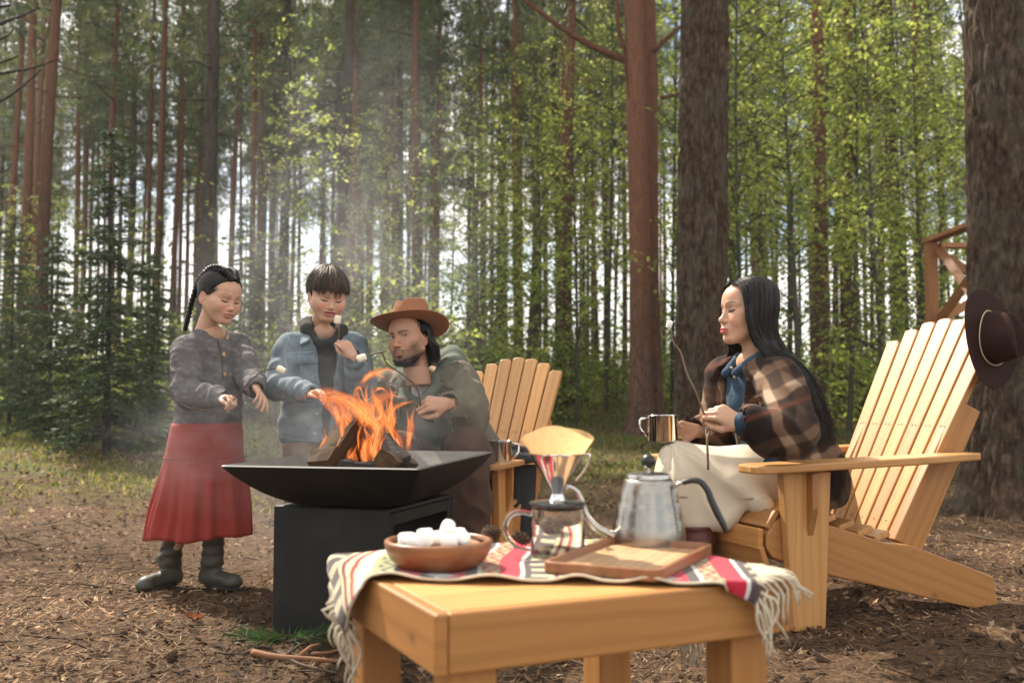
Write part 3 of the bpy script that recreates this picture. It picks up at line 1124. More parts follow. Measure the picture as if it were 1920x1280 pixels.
M_PINE = mat_wood('varnished_pine', (.58, .305, .110), (.44, .205, .062))
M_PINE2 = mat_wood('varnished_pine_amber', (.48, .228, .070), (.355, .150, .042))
M_RAIL = mat_wood('stained_timber', (.36, .155, .055), (.26, .105, .038), .6)
M_WALNUT = mat_wood('oiled_walnut', (.30, .135, .060), (.17, .066, .028), .35, False)
M_BOWLTOP = mat_wood('oiled_walnut_top', (.42, .23, .12), (.32, .16, .08), .4, False)
M_TRAYIN = mat_wood('worn_tray_floor', (.58, .37, .20), (.36, .19, .085), .45, False, 1.6)
M_SCREW = mat_plain('screw_plug', (.16, .085, .04), .6)
def mat_blacksteel():
    k = NT('black_steel')
    v = k.coord('Object')
    a = k.noise(v, 6, 6, .7)
    b = k.noise(v, 46, 4, .7)
    c = k.mix(k.ramp(a, [(.48, 0), (.72, .6)]), (.009, .009, .008), (.034, .026, .019))
    c = k.mix(k.ramp(b, [(.66, 0), (.74, .5)]), c, (.11, .095, .075))
    k.set(Base=c, Rough=k.math('ADD', k.math('MULTIPLY', a, .35), .38), Spec=.35)
    k.bump(b, .12, .002)
    return k.m
M_STEEL = mat_blacksteel()
M_ASHSKY = mat_plain('ashy_skylit_steel', (.20, .185, .165), .85, 0, .2, (60, .4, .004), .4, 14)  # ash dust and the sky's reflection, both put into the grey
M_ASH = mat_plain('ash', (.34, .32, .30), .95, 0, .1, (90, .8, .01), .5, 30)
M_CHAR = mat_plain('charred_wood', (.030, .024, .020), .9, 0, .2, (45, .8, .01), .6, 12)
M_SPLIT = mat_wood('split_log', (.105, .062, .034), (.032, .021, .015), .85, False, 1.5, .1)
M_CHROME = mat_plain('polished_steel', (.70, .69, .67), .10, 1.0)
M_LID = mat_plain('satin_steel', (.48, .46, .43), .26, 1.0)
M_BLACKP = mat_plain('black_plastic', (.012, .012, .012), .32, 0, .5)
M_MALLOW = mat_plain('marshmallow', (.86, .84, .80), .75, 0, .25, (60, .10, .002), Sub=.15)
M_TOAST = mat_plain('toasted_marshmallow', (.80, .69, .52), .75, 0, .25, (60, .2, .002), .12, 40)
M_CONE = mat_plain('cone_scale', (.105, .066, .042), .85, 0, .2, None, .45, 60)
M_TWIG = mat_plain('twig_bark', (.085, .058, .040), .85, 0, .2, (90, .5, .003), .45, 30)
M_TWIGR = mat_plain('red_twig', (.20, .095, .05), .8, 0, .2, (80, .5, .003), .4, 30)
M_FELTB = mat_plain('tan_felt', (.25, .108, .055), .9, 0, .15, (220, .2, .002), .12, 20, Sheen=.05)
M_FELTD = mat_plain('dark_brown_felt', (.030, .014, .011), .85, 0, .12, (220, .2, .002), .15, 20)
M_CORD = mat_plain('pale_cord', (.50, .38, .24), .8)
M_FRINGE = mat_plain('wool_fringe', (.54, .46, .34), .95, 0, .1, (200, .3, .002), .12, 30)
M_DARKCLOTH = mat_plain('charcoal_cloth', (.03, .032, .034), .9, 0, .2, (120, .5, .004), .3, 20)
M_DRYLEAF = mat_plain('dry_leaf', (.33, .12, .05), .8, 0, .2, None, .3, 40)


def mat_brushed():
    k = NT('brushed_steel')
    n = k.noise(k.coord('Object', (3, 3, 900)), 1.0, 2, .6)
    k.set(Base=k.mix(n, (.30, .28, .245), (.34, .315, .28)), Metal=1.0, Rough=k.math('ADD', k.math('MULTIPLY', n, .05), .25))
    return k.m
M_BRUSH = mat_brushed()


def mat_glass(name, rough=0.0, tint=(1, 1, 1)):
    k = NT(name)
    k.set(Base=tint, Rough=rough, Trans=1.0, IOR=1.46)
    return k.m
M_GLASS = mat_glass('clear_glass', 0, (.97, .985, .975))


def mat_paper():
    k = NT('filter_paper')
    v = k.coord('Object')
    n = k.noise(v, 90, 4, .7)
    c = k.mix(n, (.50, .34, .18), (.68, .51, .31))
    k.set(Base=c, Rough=.9, Spec=.1)
    tr = k.new('ShaderNodeBsdfTranslucent'); k.l(k.mix(n, (.62, .36, .14), (.85, .62, .34)), tr.inputs['Color'])
    m = k.new('ShaderNodeMixShader'); m.inputs[0].default_value = .6
    k.l(k.b.outputs[0], m.inputs[1]); k.l(tr.outputs[0], m.inputs[2]); k.l(m.outputs[0], k.out.inputs['Surface'])
    k.bump(n, .3, .002)
    return k.m
M_PAPER = mat_paper()


def mat_runner():
    """woven bands across the runner: u runs along it"""
    k = NT('woven_runner')
    uv = k.new('ShaderNodeTexCoord').outputs['UV']
    sp = k.new('ShaderNodeSeparateXYZ'); k.l(uv, sp.inputs[0])
    u, v = sp.outputs['X'], sp.outputs['Y']
    cream, red, taupe, white, olive, maroon = (.46, .39, .24), (.42, .014, .034), (.070, .050, .050), (.54, .51, .46), (.30, .30, .15), (.15, .012, .028)
    def sq(f, ph=0.0, src=v, thr=.5):
        t = k.math('FRACT', k.math('ADD', k.math('MULTIPLY', src, f), ph))
        return k.math('GREATER_THAN', t, thr)
    period = [(0, taupe), (.11, cream), (.135, maroon), (.155, cream), (.185, red), (.205, cream), (.225, white), (.28, olive), (.40, red), (.53, taupe), (.60, white), (.62, taupe), (.65, red), (.73, taupe),
              (.78, white), (.80, olive), (.88, red), (.98, white)]
    fr = k.math('FRACT', k.math('ADD', k.math('MULTIPLY', u, 2.05), .03))
    base = k.ramp(fr, period, 'CONSTANT')
    # motifs: zigzags and diamonds woven inside the wider bands
    tri = k.math('ABSOLUTE', k.math('SUBTRACT', k.math('FRACT', k.math('MULTIPLY', v, 13)), .5))
    zig = k.math('FRACT', k.math('ADD', k.math('MULTIPLY', u, 33), k.math('MULTIPLY', tri, 2.0)))
    zz = k.math('GREATER_THAN', zig, .62)
    inb1 = k.math('MULTIPLY', k.math('GREATER_THAN', fr, .31), k.math('LESS_THAN', fr, .42))
    c = k.mix(k.math('MULTIPLY', zz, inb1), base, (.07, .075, .055))
    inb2 = k.math('MULTIPLY', k.math('GREATER_THAN', fr, .52), k.math('LESS_THAN', fr, .72))
    dia = k.math('LESS_THAN', k.math('ADD', k.math('MULTIPLY', tri, 1.3), k.math('MULTIPLY', k.math('ABSOLUTE', k.math('SUBTRACT', fr, .62)), 5.2)), .42)
    c = k.mix(k.math('MULTIPLY', dia, inb2), c, white)
    inb3 = k.math('MULTIPLY', k.math('GREATER_THAN', fr, .80), k.math('LESS_THAN', fr, .88))
    c = k.mix(k.math('MULTIPLY', zz, inb3), c, red)
    inb4 = k.math('LESS_THAN', fr, .11)
    c = k.mix(k.math('MULTIPLY', k.math('MULTIPLY', sq(17, 0, v, .55), inb4), k.math('GREATER_THAN', fr, .03)), c, cream)
    w1 = k.noise(k.coord('UV', (260, 60, 1)), 1.2, 2, .5)
    c = k.mix(k.math('MULTIPLY', w1, .35), c, k.mix(1.0, c, (.62, .6, .58), 'MULTIPLY'))
    k.set(Base=c, Rough=.95, Spec=.1, Sheen=.2)
    k.bump(w1, .4, .003)
    return k.m
M_RUNNER = mat_runner()


def rot_to(x, y):
    x = Vector(x).normalized(); y = Vector(y); y = (y - x * y.dot(x)).normalized()
    return x, y, x.cross(y)


def board(name, outline, th, M, parent, mat, bevel=.004, label=None):
    """a board built lying in its own frame (grain along x), then put in place by M (parent space)"""
    mb = MB().prism(outline, th, None, bevel)
    o = mb.build(name, mat, parent)
    o.matrix_local = M
    if label: o['label'] = label
    return o


def bar(name, a, b, w, th, parent, mat, up=(0, 0, 1), bevel=.004):
    """straight bar from a to b: width w across, thickness th along 'up'"""
    a, b = Vector(a), Vector(b)
    x = (b - a).normalized()
    z = Vector(up); z = (z - x * z.dot(x)).normalized()
    y = z.cross(x)
    M = Matrix((x, y, z)).transposed().to_4x4()
    M.translation = a - z * th / 2
    L = (b - a).length
    return board(name, [(0, -w / 2), (L, -w / 2), (L, w / 2), (0, w / 2)], th, M, parent, mat, bevel)


# ================================================================== fire pit
PIT_C = Vector((-.462, 3.285, 0))
PU = Vector((.975, -.222, 0)).normalized()
PV = Vector((-PU.y, PU.x, 0))
def build_pit():
    e = empty('fire_pit', (PIT_C.x, PIT_C.y, 0), 'black steel fire pit: a square dish with a burning fire on a box stand', 'fire pit', rz=math.atan2(PU.y, PU.x))
    # local frame: x along PU, y along PV
    su = Vector((.373, -.129, 0)).normalized()
    a = math.atan2(su.y, su.x) - math.atan2(PU.y, PU.x)
    R = Matrix.Rotation(a, 4, 'Z') @ Matrix.Translation((-.02, .02, 0))
    hx, hy, H, t = .198, .255, .405, .012
    mb = MB()
    mb.box((0, -hy + t / 2, H / 2), (2 * hx, t, H), R, .004)
    mb.box((0, hy - t / 2, H / 2), (2 * hx, t, H), R, .004)
    mb.box((0, 0, H - t / 2 + .001), (2 * hx - .002, 2 * hy - 2 * t, t), R, .003)
    mb.box((0, 0, t / 2), (2 * hx - .002, 2 * hy - 2 * t, t), R, .003)
    for sx in (-1, 1):                                     # open sides framed by a flat border
        mb.box((sx * (hx - .008), -hy + t + .017, H / 2), (.010, .034, H - 2 * t - .002), R, .002)
        mb.box((sx * (hx - .008), hy - t - .017, H / 2), (.010, .034, H - 2 * t - .002), R, .002)
        mb.box((sx * (hx - .008), 0, H - t - .020), (.010, 2 * hy - 2 * t - .07, .036), R, .002)
        mb.box((sx * (hx - .008), 0, t + .016), (.010, 2 * hy - 2 * t - .07, .030), R, .002)
    mb.build('stand', M_STEEL, e)
    # dish
    ru, rv, zr, zb = .307, .430, .540, .408
    def ring(f, n=28, inset=0.0):
        """f=0 rim, f=1 foot"""
        k = 1 - .52 * f ** 1.05
        z = zr + (zb - zr) * (1 - (1 - f) ** 1.75)
        rad = .012 + .085 * f
        a_, b_ = ru * k - inset, rv * k - inset
        pts = []
        m = n
        for sgx, sgy, a0 in ((1, -1, -pi / 2), (1, 1, 0), (-1, 1, pi / 2), (-1, -1, pi)):
            for q in range(7):
                an = a0 + pi / 2 * q / 6
                pts.append(Vector((sgx * (a_ - rad) + rad * cos(an), sgy * (b_ - rad) + rad * sin(an), z)))
        # straight edges get a few more points
        out = []
        for i, p in enumerate(pts):
            q = pts[(i + 1) % len(pts)]
            out.append(p)
            if i % 7 == 6:
                for s in range(1, 6): out.append(p.lerp(q, s / 6))
        return out
    def shell(name, mat, inset, dz, up):
        mb = MB()
        rings = [ring(f, inset=inset) for f in (0, .06, .15, .3, .45, .6, .75, .88, 1)]
        n = len(rings[0])
        V = [p + Vector((0, 0, dz)) for r in rings for p in r]
        F = []
        for i in range(len(rings) - 1):
            for k in range(n):
                F.append((i * n + k, i * n + (k + 1) % n, (i + 1) * n + (k + 1) % n, (i + 1) * n + k))
        F.append(tuple((len(rings) - 1) * n + k for k in range(n)))
        mb.add(V, F)
        return mb.build(name, mat, e, sharp=.6)
    shell('bowl', M_STEEL, 0, 0, False)
    shell('bowl_lining', M_ASHSKY, .004, .0045, True)
    r0, r1 = ring(0), ring(0, inset=.004)
    n = len(r0)
    mb = MB().add([p + Vector((0, 0, .0005)) for p in r0] + [p + Vector((0, 0, .0049)) for p in r1], [(k, (k + 1) % n, n + (k + 1) % n, n + k) for k in range(n)])
    mb.build('rim', mat_plain('rim_highlight_steel', (.22, .21, .20), .4, .8), e)  # paler steel paints the thin highlight along the rim
    # ash bed
    rg = np.random.default_rng(4)
    g = np.linspace(-1, 1, 46)
    X, Y = np.meshgrid(g * .13, g * .19)
    rr = np.sqrt((X / .13) ** 2 + (Y / .19) ** 2)
    Z = .424 + .045 * np.clip(1 - rr ** 2, -1, 1) + rg.normal(0, .004, X.shape)
    idx = np.arange(46 * 46).reshape(46, 46)
    F = np.stack([idx[:-1, :-1], idx[:-1, 1:], idx[1:, 1:], idx[1:, :-1]], -1).reshape(-1, 4)
    tag(link('ash_bed', npmesh('ash_bed', np.stack([X, Y, Z], -1).reshape(-1, 3), F, True, mats=[M_ASH]), e), kind='stuff')
    # glowing coals and ash lumps
    return e
PIT = build_pit()


def build_logs():
    rg = random.Random(3)
    def wedge(p, q, r, mat, label, spin=0.0, name='firewood_log'):
        """split log: a three sided wedge with a rounded bark side"""
        p, q = Vector(p), Vector(q)
        x = (q - p).normalized()
        y = x.orthogonal(); y.rotate(Matrix.Rotation(spin, 3, x)); z = x.cross(y)
        prof = [(1, 0), (.8, .55), (.35, .85), (-.1, .9), (-.55, .15), (-.75, -.55), (.1, -.75), (.75, -.45)]
        mb = MB()
        V, F = [], []
        N = 9
        L = (q - p).length
        for i in range(N + 1):
            t = i / N
            sc = r * (1 + .10 * sin(t * 7 + spin) + .06 * rg.uniform(-1, 1)) * (.93 if i in (0, N) else 1)
            for a, b in prof:
                V.append(Vector((t * L + .010 * rg.uniform(-1, 1), a * sc * (1 + .07 * rg.uniform(-1, 1)), b * sc * (1 + .07 * rg.uniform(-1, 1)))))
        n = len(prof)
        for i in range(N):
            for k in range(n):
                F.append((i * n + k, i * n + (k + 1) % n, (i + 1) * n + (k + 1) % n, (i + 1) * n + k))
        F.append(tuple(range(n - 1, -1, -1))); F.append(tuple(N * n + k for k in range(n)))
        mb.add(V, F)
        o = mb.build(name, mat)
        M = Matrix((x, y, z)).transposed().to_4x4(); M.translation = p
        o.matrix_world = M
        return tag(o, label, 'log', 'firewood burning in the dish')
    wedge(P(603, 880, 3.16), P(668, 790, 3.30), .050, M_SPLIT, 'big split log leaning from the left of the fire, brown on its lower end', .4)
    wedge(P(628, 872, 3.34), P(735, 800, 3.30), .040, M_CHAR, 'charred log leaning the other way behind the big split one', 1.7)
    wedge(P(756, 868, 3.06), P(690, 800, 3.24), .036, M_CHAR, 'blackened log standing at the right of the fire', 2.6)
    wedge(P(726, 862, 2.98), P(768, 868, 3.30), .030, M_SPLIT, 'short log lying at the right with its cut end showing', 3.4)
    wedge(P(640, 884, 3.02), P(726, 884, 3.10), .026, M_CHAR, 'black log lying low along the front of the embers', .9)
    wedge(P(655, 872, 3.50), P(722, 805, 3.26), .034, M_CHAR, 'burnt log at the back of the fire behind the flames', .2)
    # embers
    mb = MB()
    for i in range(70):
        a, d = rg.random() * 6.28, rg.random() ** .6
        c = PIT_C + PU * (.13 * d * cos(a)) + PV * (.19 * d * sin(a)) + Vector((0, 0, .462 - .03 * d * d + .012 * rg.random()))
        s = .008 + .014 * rg.random()
        V = [c + Vector((rg.uniform(.6, 1) * dx, rg.uniform(.6, 1) * dy, rg.uniform(.5, .9) * dz)) * s for dx, dy, dz in ((1, 0, 0), (0, 1, 0), (-1, 0, 0), (0, -1, 0), (0, 0, 1), (0, 0, -1))]
        mb.add(V, [(0, 1, 4), (1, 2, 4), (2, 3, 4), (3, 0, 4), (1, 0, 5), (2, 1, 5), (3, 2, 5), (0, 3, 5)])
    k = NT('ember')
    n = k.noise(k.coord('Object'), 55, 3, .6)
    k.set(Base=k.mix(k.ramp(n, [(.45, 0), (.6, 1)]), (.02, .018, .016), (.40, .38, .35)), Rough=.95)
    k.set(**{'Emission Color': (1, .16, .02), 'Emission Strength': k.math('MULTIPLY', k.ramp(n, [(.36, 1), (.46, 0)]), 3.5)})
    tag(mb.build('embers', k.m), kind='stuff')
build_logs()

# ================================================================== wooden lounge chairs
ME_SCREW = MB().lathe([(0, 0), (.0042, 0), (.0042, .0006), (0, .0006)], 9).mesh('screw', M_SCREW)
def screws(parent, spots, z):
    for x, y in spots:
        link('screw', ME_SCREW, parent).location = (x, y, z)


def build_chair(name, loc, rz, label, scale=1.0, gone=()):
    """local x runs from the front to the back, y from the sitter's left to the right, z up"""
    e = empty(name, loc, label, 'chair', 'slatted wooden garden chairs', rz)
    e.scale = (scale,) * 3
    W = .60
    def side(y):                                    # frame of a board standing in the x-z plane at y (thickness towards +y)
        M = Matrix(((1, 0, 0), (0, 0, 1), (0, -1, 0))).transposed().to_4x4()
        return M
    def upright(pts, y, th, nm, mat=M_PINE, grain='z'):
        # outline given in (s, z); the board's own x is the grain
        if grain == 'z':
            M = Matrix(((0, 0, 1), (1, 0, 0), (0, 1, 0))).transposed().to_4x4()   # own x -> z, own y -> s, own z -> y
            out = [(z, s) for s, z in pts]
        else:
            a = grain
            X = Vector((cos(a), 0, sin(a))); Y = Vector((sin(a), 0, -cos(a)))
            M = Matrix((X, Y, Vector((0, 1, 0)))).transposed().to_4x4()
            out = [(s * cos(a) + z * sin(a), s * sin(a) - z * cos(a)) for s, z in pts]
        M.translation = (0, y, 0)
        return board(nm, out, th, M, e, mat, .005)
    for y0, so in ((0, 1), (W - .036, -1)):
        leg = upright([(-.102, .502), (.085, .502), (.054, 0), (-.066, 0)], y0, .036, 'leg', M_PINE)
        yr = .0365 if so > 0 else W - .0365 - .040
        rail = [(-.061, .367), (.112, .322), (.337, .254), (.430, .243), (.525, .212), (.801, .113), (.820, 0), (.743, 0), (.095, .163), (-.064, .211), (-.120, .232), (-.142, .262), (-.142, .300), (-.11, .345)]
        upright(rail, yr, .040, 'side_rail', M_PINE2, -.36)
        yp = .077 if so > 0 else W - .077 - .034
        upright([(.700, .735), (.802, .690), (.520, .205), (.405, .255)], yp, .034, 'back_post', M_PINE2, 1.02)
        # gusset under the arm
        yg = -.030 if so > 0 else W + .0005
        M = Matrix(((0, 0, 1), (0, 1, 0), (-1, 0, 0))).transposed().to_4x4()
        M.translation = (.012, (-.0005 if so > 0 else W + .0005), .499)
        if so > 0: board('arm_gusset', [(-.200, 0), (0, 0), (0, -.030), (-.11, -.028)], .024, M, e, M_PINE2, .003)
        else: board('arm_gusset', [(-.200, 0), (0, 0), (0, .030), (-.11, .028)], .024, M, e, M_PINE2, .003)
        # arm
        ca = math.atan2(.021, .94)
        M = Matrix.Rotation(-ca, 4, 'Y'); M.translation = (-.234, y0 + .018, .5035)
        yo = -.078 if so > 0 else -.062
        out = [(.03, yo), (.60, yo), (.94, yo + .045), (.94, yo + .125), (.60, yo + .14), (.03, yo + .14), (.008, yo + .125), (0, yo + .10), (0, yo + .04), (.008, yo + .015)]
        board('armrest', out, .026, M, e, M_PINE, .006)
    # seat slats follow the rails and roll over the front
    prof = [(-.150, .236, 1.25), (-.163, .292, 1.62), (-.118, .350, 2.25), (-.055, .3825, 2.78), (.022, .3625, 2.86), (.098, .342, 2.87), (.174, .319, 2.86), (.250, .296, 2.85), (.318, .276, 2.85)]
    for i, (s, z, a) in enumerate(prof):
        t = Vector((-cos(a), 0, sin(a)))               # across the slat
        nrm = Vector((0, -1, 0)).cross(t)
        X = Vector((0, 1, 0))
        nrm = X.cross(t)
        if nrm.z < 0 and i > 1: nrm = -nrm; 
        M = frame((s, .0365, z), X, t)
        M.translation = Vector((s, .0365, z)) - M.to_3x3() @ Vector((0, 0, .010))
        sl_ = board('seat_slat', [(0, -.033), (W - .073, -.033), (W - .073, .033), (0, .033)], .020, M, e, M_PINE2 if i < 3 else M_PINE, .004)
        if i < 5: screws(sl_, [(x_, y_) for x_ in (.018, W - .091) for y_ in (-.016, .016)], .0202)
    # fan of back slats
    rec = radians(29)
    bx = Vector((sin(rec), 0, cos(rec)))
    for i in range(7):
        u = (i - 3) / 3
        yb, yt = W / 2 + u * .180, W / 2 + u * .232
        Lh = .90 - .085 * u * u
        o = Vector((.440, yb, .248)); top = Vector((.440, yt, .248)) + bx * Lh
        X = (top - o).normalized()
        Yv = Vector((0, 1, 0)); Yv = (Yv - X * Yv.dot(X)).normalized()
        M = frame(o, X, Yv)
        M.translation = o - M.to_3x3() @ Vector((0, 0, .013))
        L = (top - o).length
        sl = .012 * u
        sl_ = board('back_slat', [(0, -.026), (L - .010 - sl, -.035), (L, -.024), (L + .002, 0), (L, .024), (L - .010 + sl, .035), (0, .026)], .027, M, e, M_PINE, .004)
        screws(sl_, [(.06, 0), (.44, -.008), (.44, .010)], .0272)
    for f, wd in ((.44, .05), (.06, .05)):
        c = Vector((.440, 0, .248)) + bx * f + Vector((cos(rec), 0, -sin(rec))) * .0285
        bar('back_brace', c + Vector((0, .113, 0)), c + Vector((0, W - .113, 0)), wd, .026, e, M_PINE2, up=(cos(rec), 0, -sin(rec)))
    return e


B1 = math.atan2(.354, .935)
CHAIR1 = build_chair('garden_chair', (.957, 3.22, 0), B1, 'large slatted wooden garden chair the woman sits on, a dark hat on its back')
B2 = math.atan2(.92, .39)
CHAIR2 = build_chair('garden_chair', (-.02, 4.15, -.002), B2, 'slatted wooden garden chair behind the man, steel mug on its armrest', .9)

# ================================================================== coffee table
TA, TB, TC = Vector((-.105, 1.379, 0)), Vector((.454, 1.644, 0)), Vector((-.333, 1.858, 0))
TX = (TB - TA).normalized()
TY = Vector((-TX.y, TX.x, 0))
TL, TD, TH = (TB - TA).length, (TC - TA).length, .45
def T(s, t, z=TH):
    return TA + TX * s + TY * t + Vector((0, 0, z))


def build_table():
    e = empty('coffee_table', TA, 'low square varnished pine table in front, holding kettle, tray and bowl', 'table', rz=math.atan2(TX.y, TX.x))
    ah, at_ = .085, .020
    def vert(o, X, L, h, th, nm, mat):
        M = frame(o, X, (0, 0, 1))
        board(nm, [(0, 0), (L, 0), (L, h), (0, h)], th, M, e, mat, .004)
    # aprons: the side ones run through, their end grain shows at the corners
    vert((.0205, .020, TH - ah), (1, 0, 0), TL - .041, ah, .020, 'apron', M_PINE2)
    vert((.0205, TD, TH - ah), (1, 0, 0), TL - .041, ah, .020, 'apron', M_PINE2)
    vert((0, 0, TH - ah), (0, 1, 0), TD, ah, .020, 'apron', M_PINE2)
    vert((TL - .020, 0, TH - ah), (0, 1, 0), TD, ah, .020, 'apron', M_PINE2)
    n = 5
    w = (TD - .042) / n
    for i in range(n):
        M = Matrix.Translation((.0215, .021 + i * w, TH - .0205))
        board('top_plank', [(0, .0008), (TL - .043, .0008), (TL - .043, w - .0008), (0, w - .0008)], .020, M, e, M_PINE, .002)
    lw = .072
    for sx in (.032, TL - .030 - lw):
        for sy in (.0215, TD - .0215 - lw):
            M = frame((sx, sy, TH - .021), (0, 0, -1), (0, 1, 0))
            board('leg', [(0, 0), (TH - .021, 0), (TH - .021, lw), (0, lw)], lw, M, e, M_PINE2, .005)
    mb = MB()
    for s in (TL - .010,):
        for z in (TH - .018, TH - .068):
            mb.lathe([(0, 0), (.0045, 0), (.0045, .0012), (0, .0012)], 10, Matrix.Translation((s, .0005, z)) @ Matrix.Rotation(pi / 2, 4, 'X'))
    mb.build('screw_plug', M_SCREW, e)
build_table()


# ------------------------------------------------------------------ runner with fringe
RE, RW = Vector((.866, -.5)), Vector((.5, .866))
RQ = Vector((-.105, .325))
R_L, R_W = .735, .46
def fold(a, th=.006):
    """signed overhang a beyond an edge -> (distance out from the edge, drop) round a small radius"""
    r = .012
    if a <= 0: return a, 0.0
    q = r * pi / 2
    if a < q:
        return r * sin(a / r), r * (1 - cos(a / r))
    return r, r + (a - q)


def drape(st, lift=0.0):
    """unfolded (s, t) on the table plane -> world point on the table top or hanging over its edges"""
    s, t = st
    z = 0.0
    if s < 0:
        d, dz = fold(-s); s2 = -d; z -= dz
    elif s > TL:
        d, dz = fold(s - TL); s2 = TL + d; z -= dz
    else: s2 = s
    if t < 0:
        d, dz = fold(-t); t2 = -d; z -= dz
    elif t > TD:
        d, dz = fold(t - TD); t2 = TD + d; z -= dz
    else: t2 = t
    p = T(s2, t2, TH + .0035 + z)
    if s < 0: p += TX * (-.002 - .012 * min(1, -z / .05))
    if t < 0: p += TY * (-.002 - .006 * min(1, -z / .05))
    return p + Vector((0, 0, lift if z > -.01 else 0))


def build_runner():
    nu, nv = 130, 84
    V, UV = [], []
    for i in range(nu + 1):
        for j in range(nv + 1):
            u, v = i / nu, j / nv
            a = RQ + RE * (u * R_L) + RW * (v * R_W)
            a = a + RE * (.010 * sin(v * 9 + 1)) * (1 - u) + RW * .006 * sin(u * 13) * (1 - v)
            edge = max(0.0, 1 - v / .10)
            rip = .5 + .5 * sin(u * R_L * 46 + .8 + .8 * sin(u * 9))
            lift = .009 * edge * rip ** 1.5 + .0020 * (1 + sin(u * 31 + v * 6)) * (.4 + .6 * sin(v * 3.1)) * .7
            p = drape((a.x, a.y), lift)
            # hanging cloth waves a little
            if p.z < TH - .012:
                k = (TH - p.z) * .10
                p += (TX * -1 if a.x < 0 else TY * -1) * (k * (1 + sin(v * 17 + u * 5)))
            V.append(tuple(p)); UV.append((u * R_L / .745, v * .50))
    idx = np.arange((nu + 1) * (nv + 1)).reshape(nu + 1, nv + 1)
    F = np.stack([idx[:-1, :-1], idx[1:, :-1], idx[1:, 1:], idx[:-1, 1:]], -1).reshape(-1, 4)
    me = npmesh('cloth', V, F, True, UV, mats=[M_RUNNER])
    e = empty('table_runner', T(.3, .3), 'red, taupe and cream striped woven runner with wool fringes lying askew on the low table', 'table runner')
    o = link('cloth', me, e)
    o.matrix_local = Matrix.Translation(-Vector(e.location))
    m = o.modifiers.new('thick', 'SOLIDIFY'); m.thickness = .0026; m.offset = 1
    # edge binding of pale wool
    rg = random.Random(9)
    mb = MB()
    pts = [Vector(V[idx[i, 0]]) + Vector((0, 0, .002)) for i in range(0, nu + 1)]
    mb.tube(pts, .0024, 5)
    b = mb.build('edge_binding', M_FRINGE, e, True); b.matrix_local = Matrix.Translation(-Vector(e.location))
    for u0, sg, n in ((0, -1, 96), (1, 1, 96)):
        mb = MB()
        for q in range(n):
            v = (q + rg.random() * .7) / n
            a0 = RQ + RE * (u0 * R_L) + RW * (v * R_W)
            a0 = a0 + RE * (.010 * sin(v * 9 + 1)) * (1 - u0)
            if a0.y > TD - .075: continue
            L = rg.uniform(.075, .108)
            side = rg.gauss(0, .10)
            sw = rg.gauss(0, .010)
            pts = []
            off, fell, dirn = None, 0.0, None
            N_ = 9
            st = L / (N_ - 1)
            a = a0.copy()
            for k in range(N_):
                f = k / (N_ - 1)
                if off is None:
                    if k: a = a + (RE * sg + RW * (side + sw * 20 * sin(f * 3))).normalized() * st
                    p = drape((a.x, a.y), .003 + .004 * sin(f * 3.1) + .002 * rg.random())
                    if p.z < TH - .006:
                        off = p; dirn = (-TX if a.x < 0 else (TX if a.x > TL else -TY))
                    pts.append(p)
                else:
                    fell += st
                    pts.append(off + Vector((0, 0, -fell)) + dirn * (.006 + .03 * fell + .004 * sin(v * 40)) + TX * (sw * 1.2 * sin(f * 4 + v * 9)) + (TX * .22 if dirn is not TX else TY * -.2) * fell)
            mb.tube(pts, [.0026, .0029, .0028, .0027, .0026, .0024, .0021, .0016, .0007], 4)
        f = mb.build('fringe', M_FRINGE, e, True)
        f['kind'] = 'stuff'
        f.matrix_local = Matrix.Translation(-Vector(e.location))
build_runner()


# ------------------------------------------------------------------ kettle
def build_kettle():
    c = Vector((.266, 1.952, TH + .0045))
    e = empty('kettle', c, 'brushed steel gooseneck kettle with black knob and handle on the runner', 'kettle')
    e.scale = (1.07, 1.07, 1.08)
    prof = [(0, 0), (.060, 0), (.0655, .002), (.0665, .010), (.0655, .030), (.0632, .046), (.0617, .0505), (.0612, .054), (.0590, .068), (.0568, .078), (.0552, .0815), (.0548, .085),
            (.0525, .098), (.0502, .106), (.0483, .1095), (.0476, .112), (.0440, .120), (.0415, .1225), (.038, .123), (0, .123)]
    mb = MB().lathe(prof, 56)
    mb.build('body', M_BRUSH, e, sharp=.7)
    mb = MB().lathe([(.0405, .1235), (.0405, .1285), (.039, .131), (.030, .1335), (.012, .135), (.004, .1352), (.004, .143), (0, .143)], 48)
    mb.build('lid', M_LID, e, sharp=.7)
    mb = MB().lathe([(0.0001, .141), (.006, .1422), (.0115, .147), (.0135, .154), (.0115, .161), (.006, .1658), (.0001, .167)], 24)
    mb.build('knob', M_BLACKP, e, True)
    left = Vector((-1, -.12, 0)).normalized()
    def L(r, z): return left * r + Vector((0, 0, z))
    mb = MB()
    q = spline([L(.058, .020), L(.075, .026), L(.098, .038), L(.115, .058), L(.123, .080), L(.132, .100), L(.146, .109), L(.155, .108)], 6)
    mb.tube(q, list(np.linspace(.0085, .0044, len(q))), 12)
    mb.build('spout', M_LID, e, True)
    right = Vector((1, -.30, 0)).normalized()
    def Rr(r, z): return right * r + Vector((0, 0, z))
    mb = MB()
    mb.tube(spline([Rr(.044, .092), Rr(.047, .108), Rr(.055, .1155), Rr(.066, .118)], 5), .0032, 8)
    mb.build('handle_bracket', M_LID, e, True)
    mb = MB()
    q = spline([Rr(.062, .1175), Rr(.078, .1215), Rr(.093, .1195), Rr(.106, .105), Rr(.1125, .088), Rr(.1225, .066), Rr(.133, .046), Rr(.138, .034)], 6)
    rr = [.0058, .0063, .0068, .0075, .0082, .0085, .0076, .006]
    rad = list(np.interp(np.linspace(0, 7, len(q)), range(8), rr))
    mb.tube(q, rad, 12, squash=(1.15, .8))
    mb.build('handle', M_BLACKP, e, True)
build_kettle()


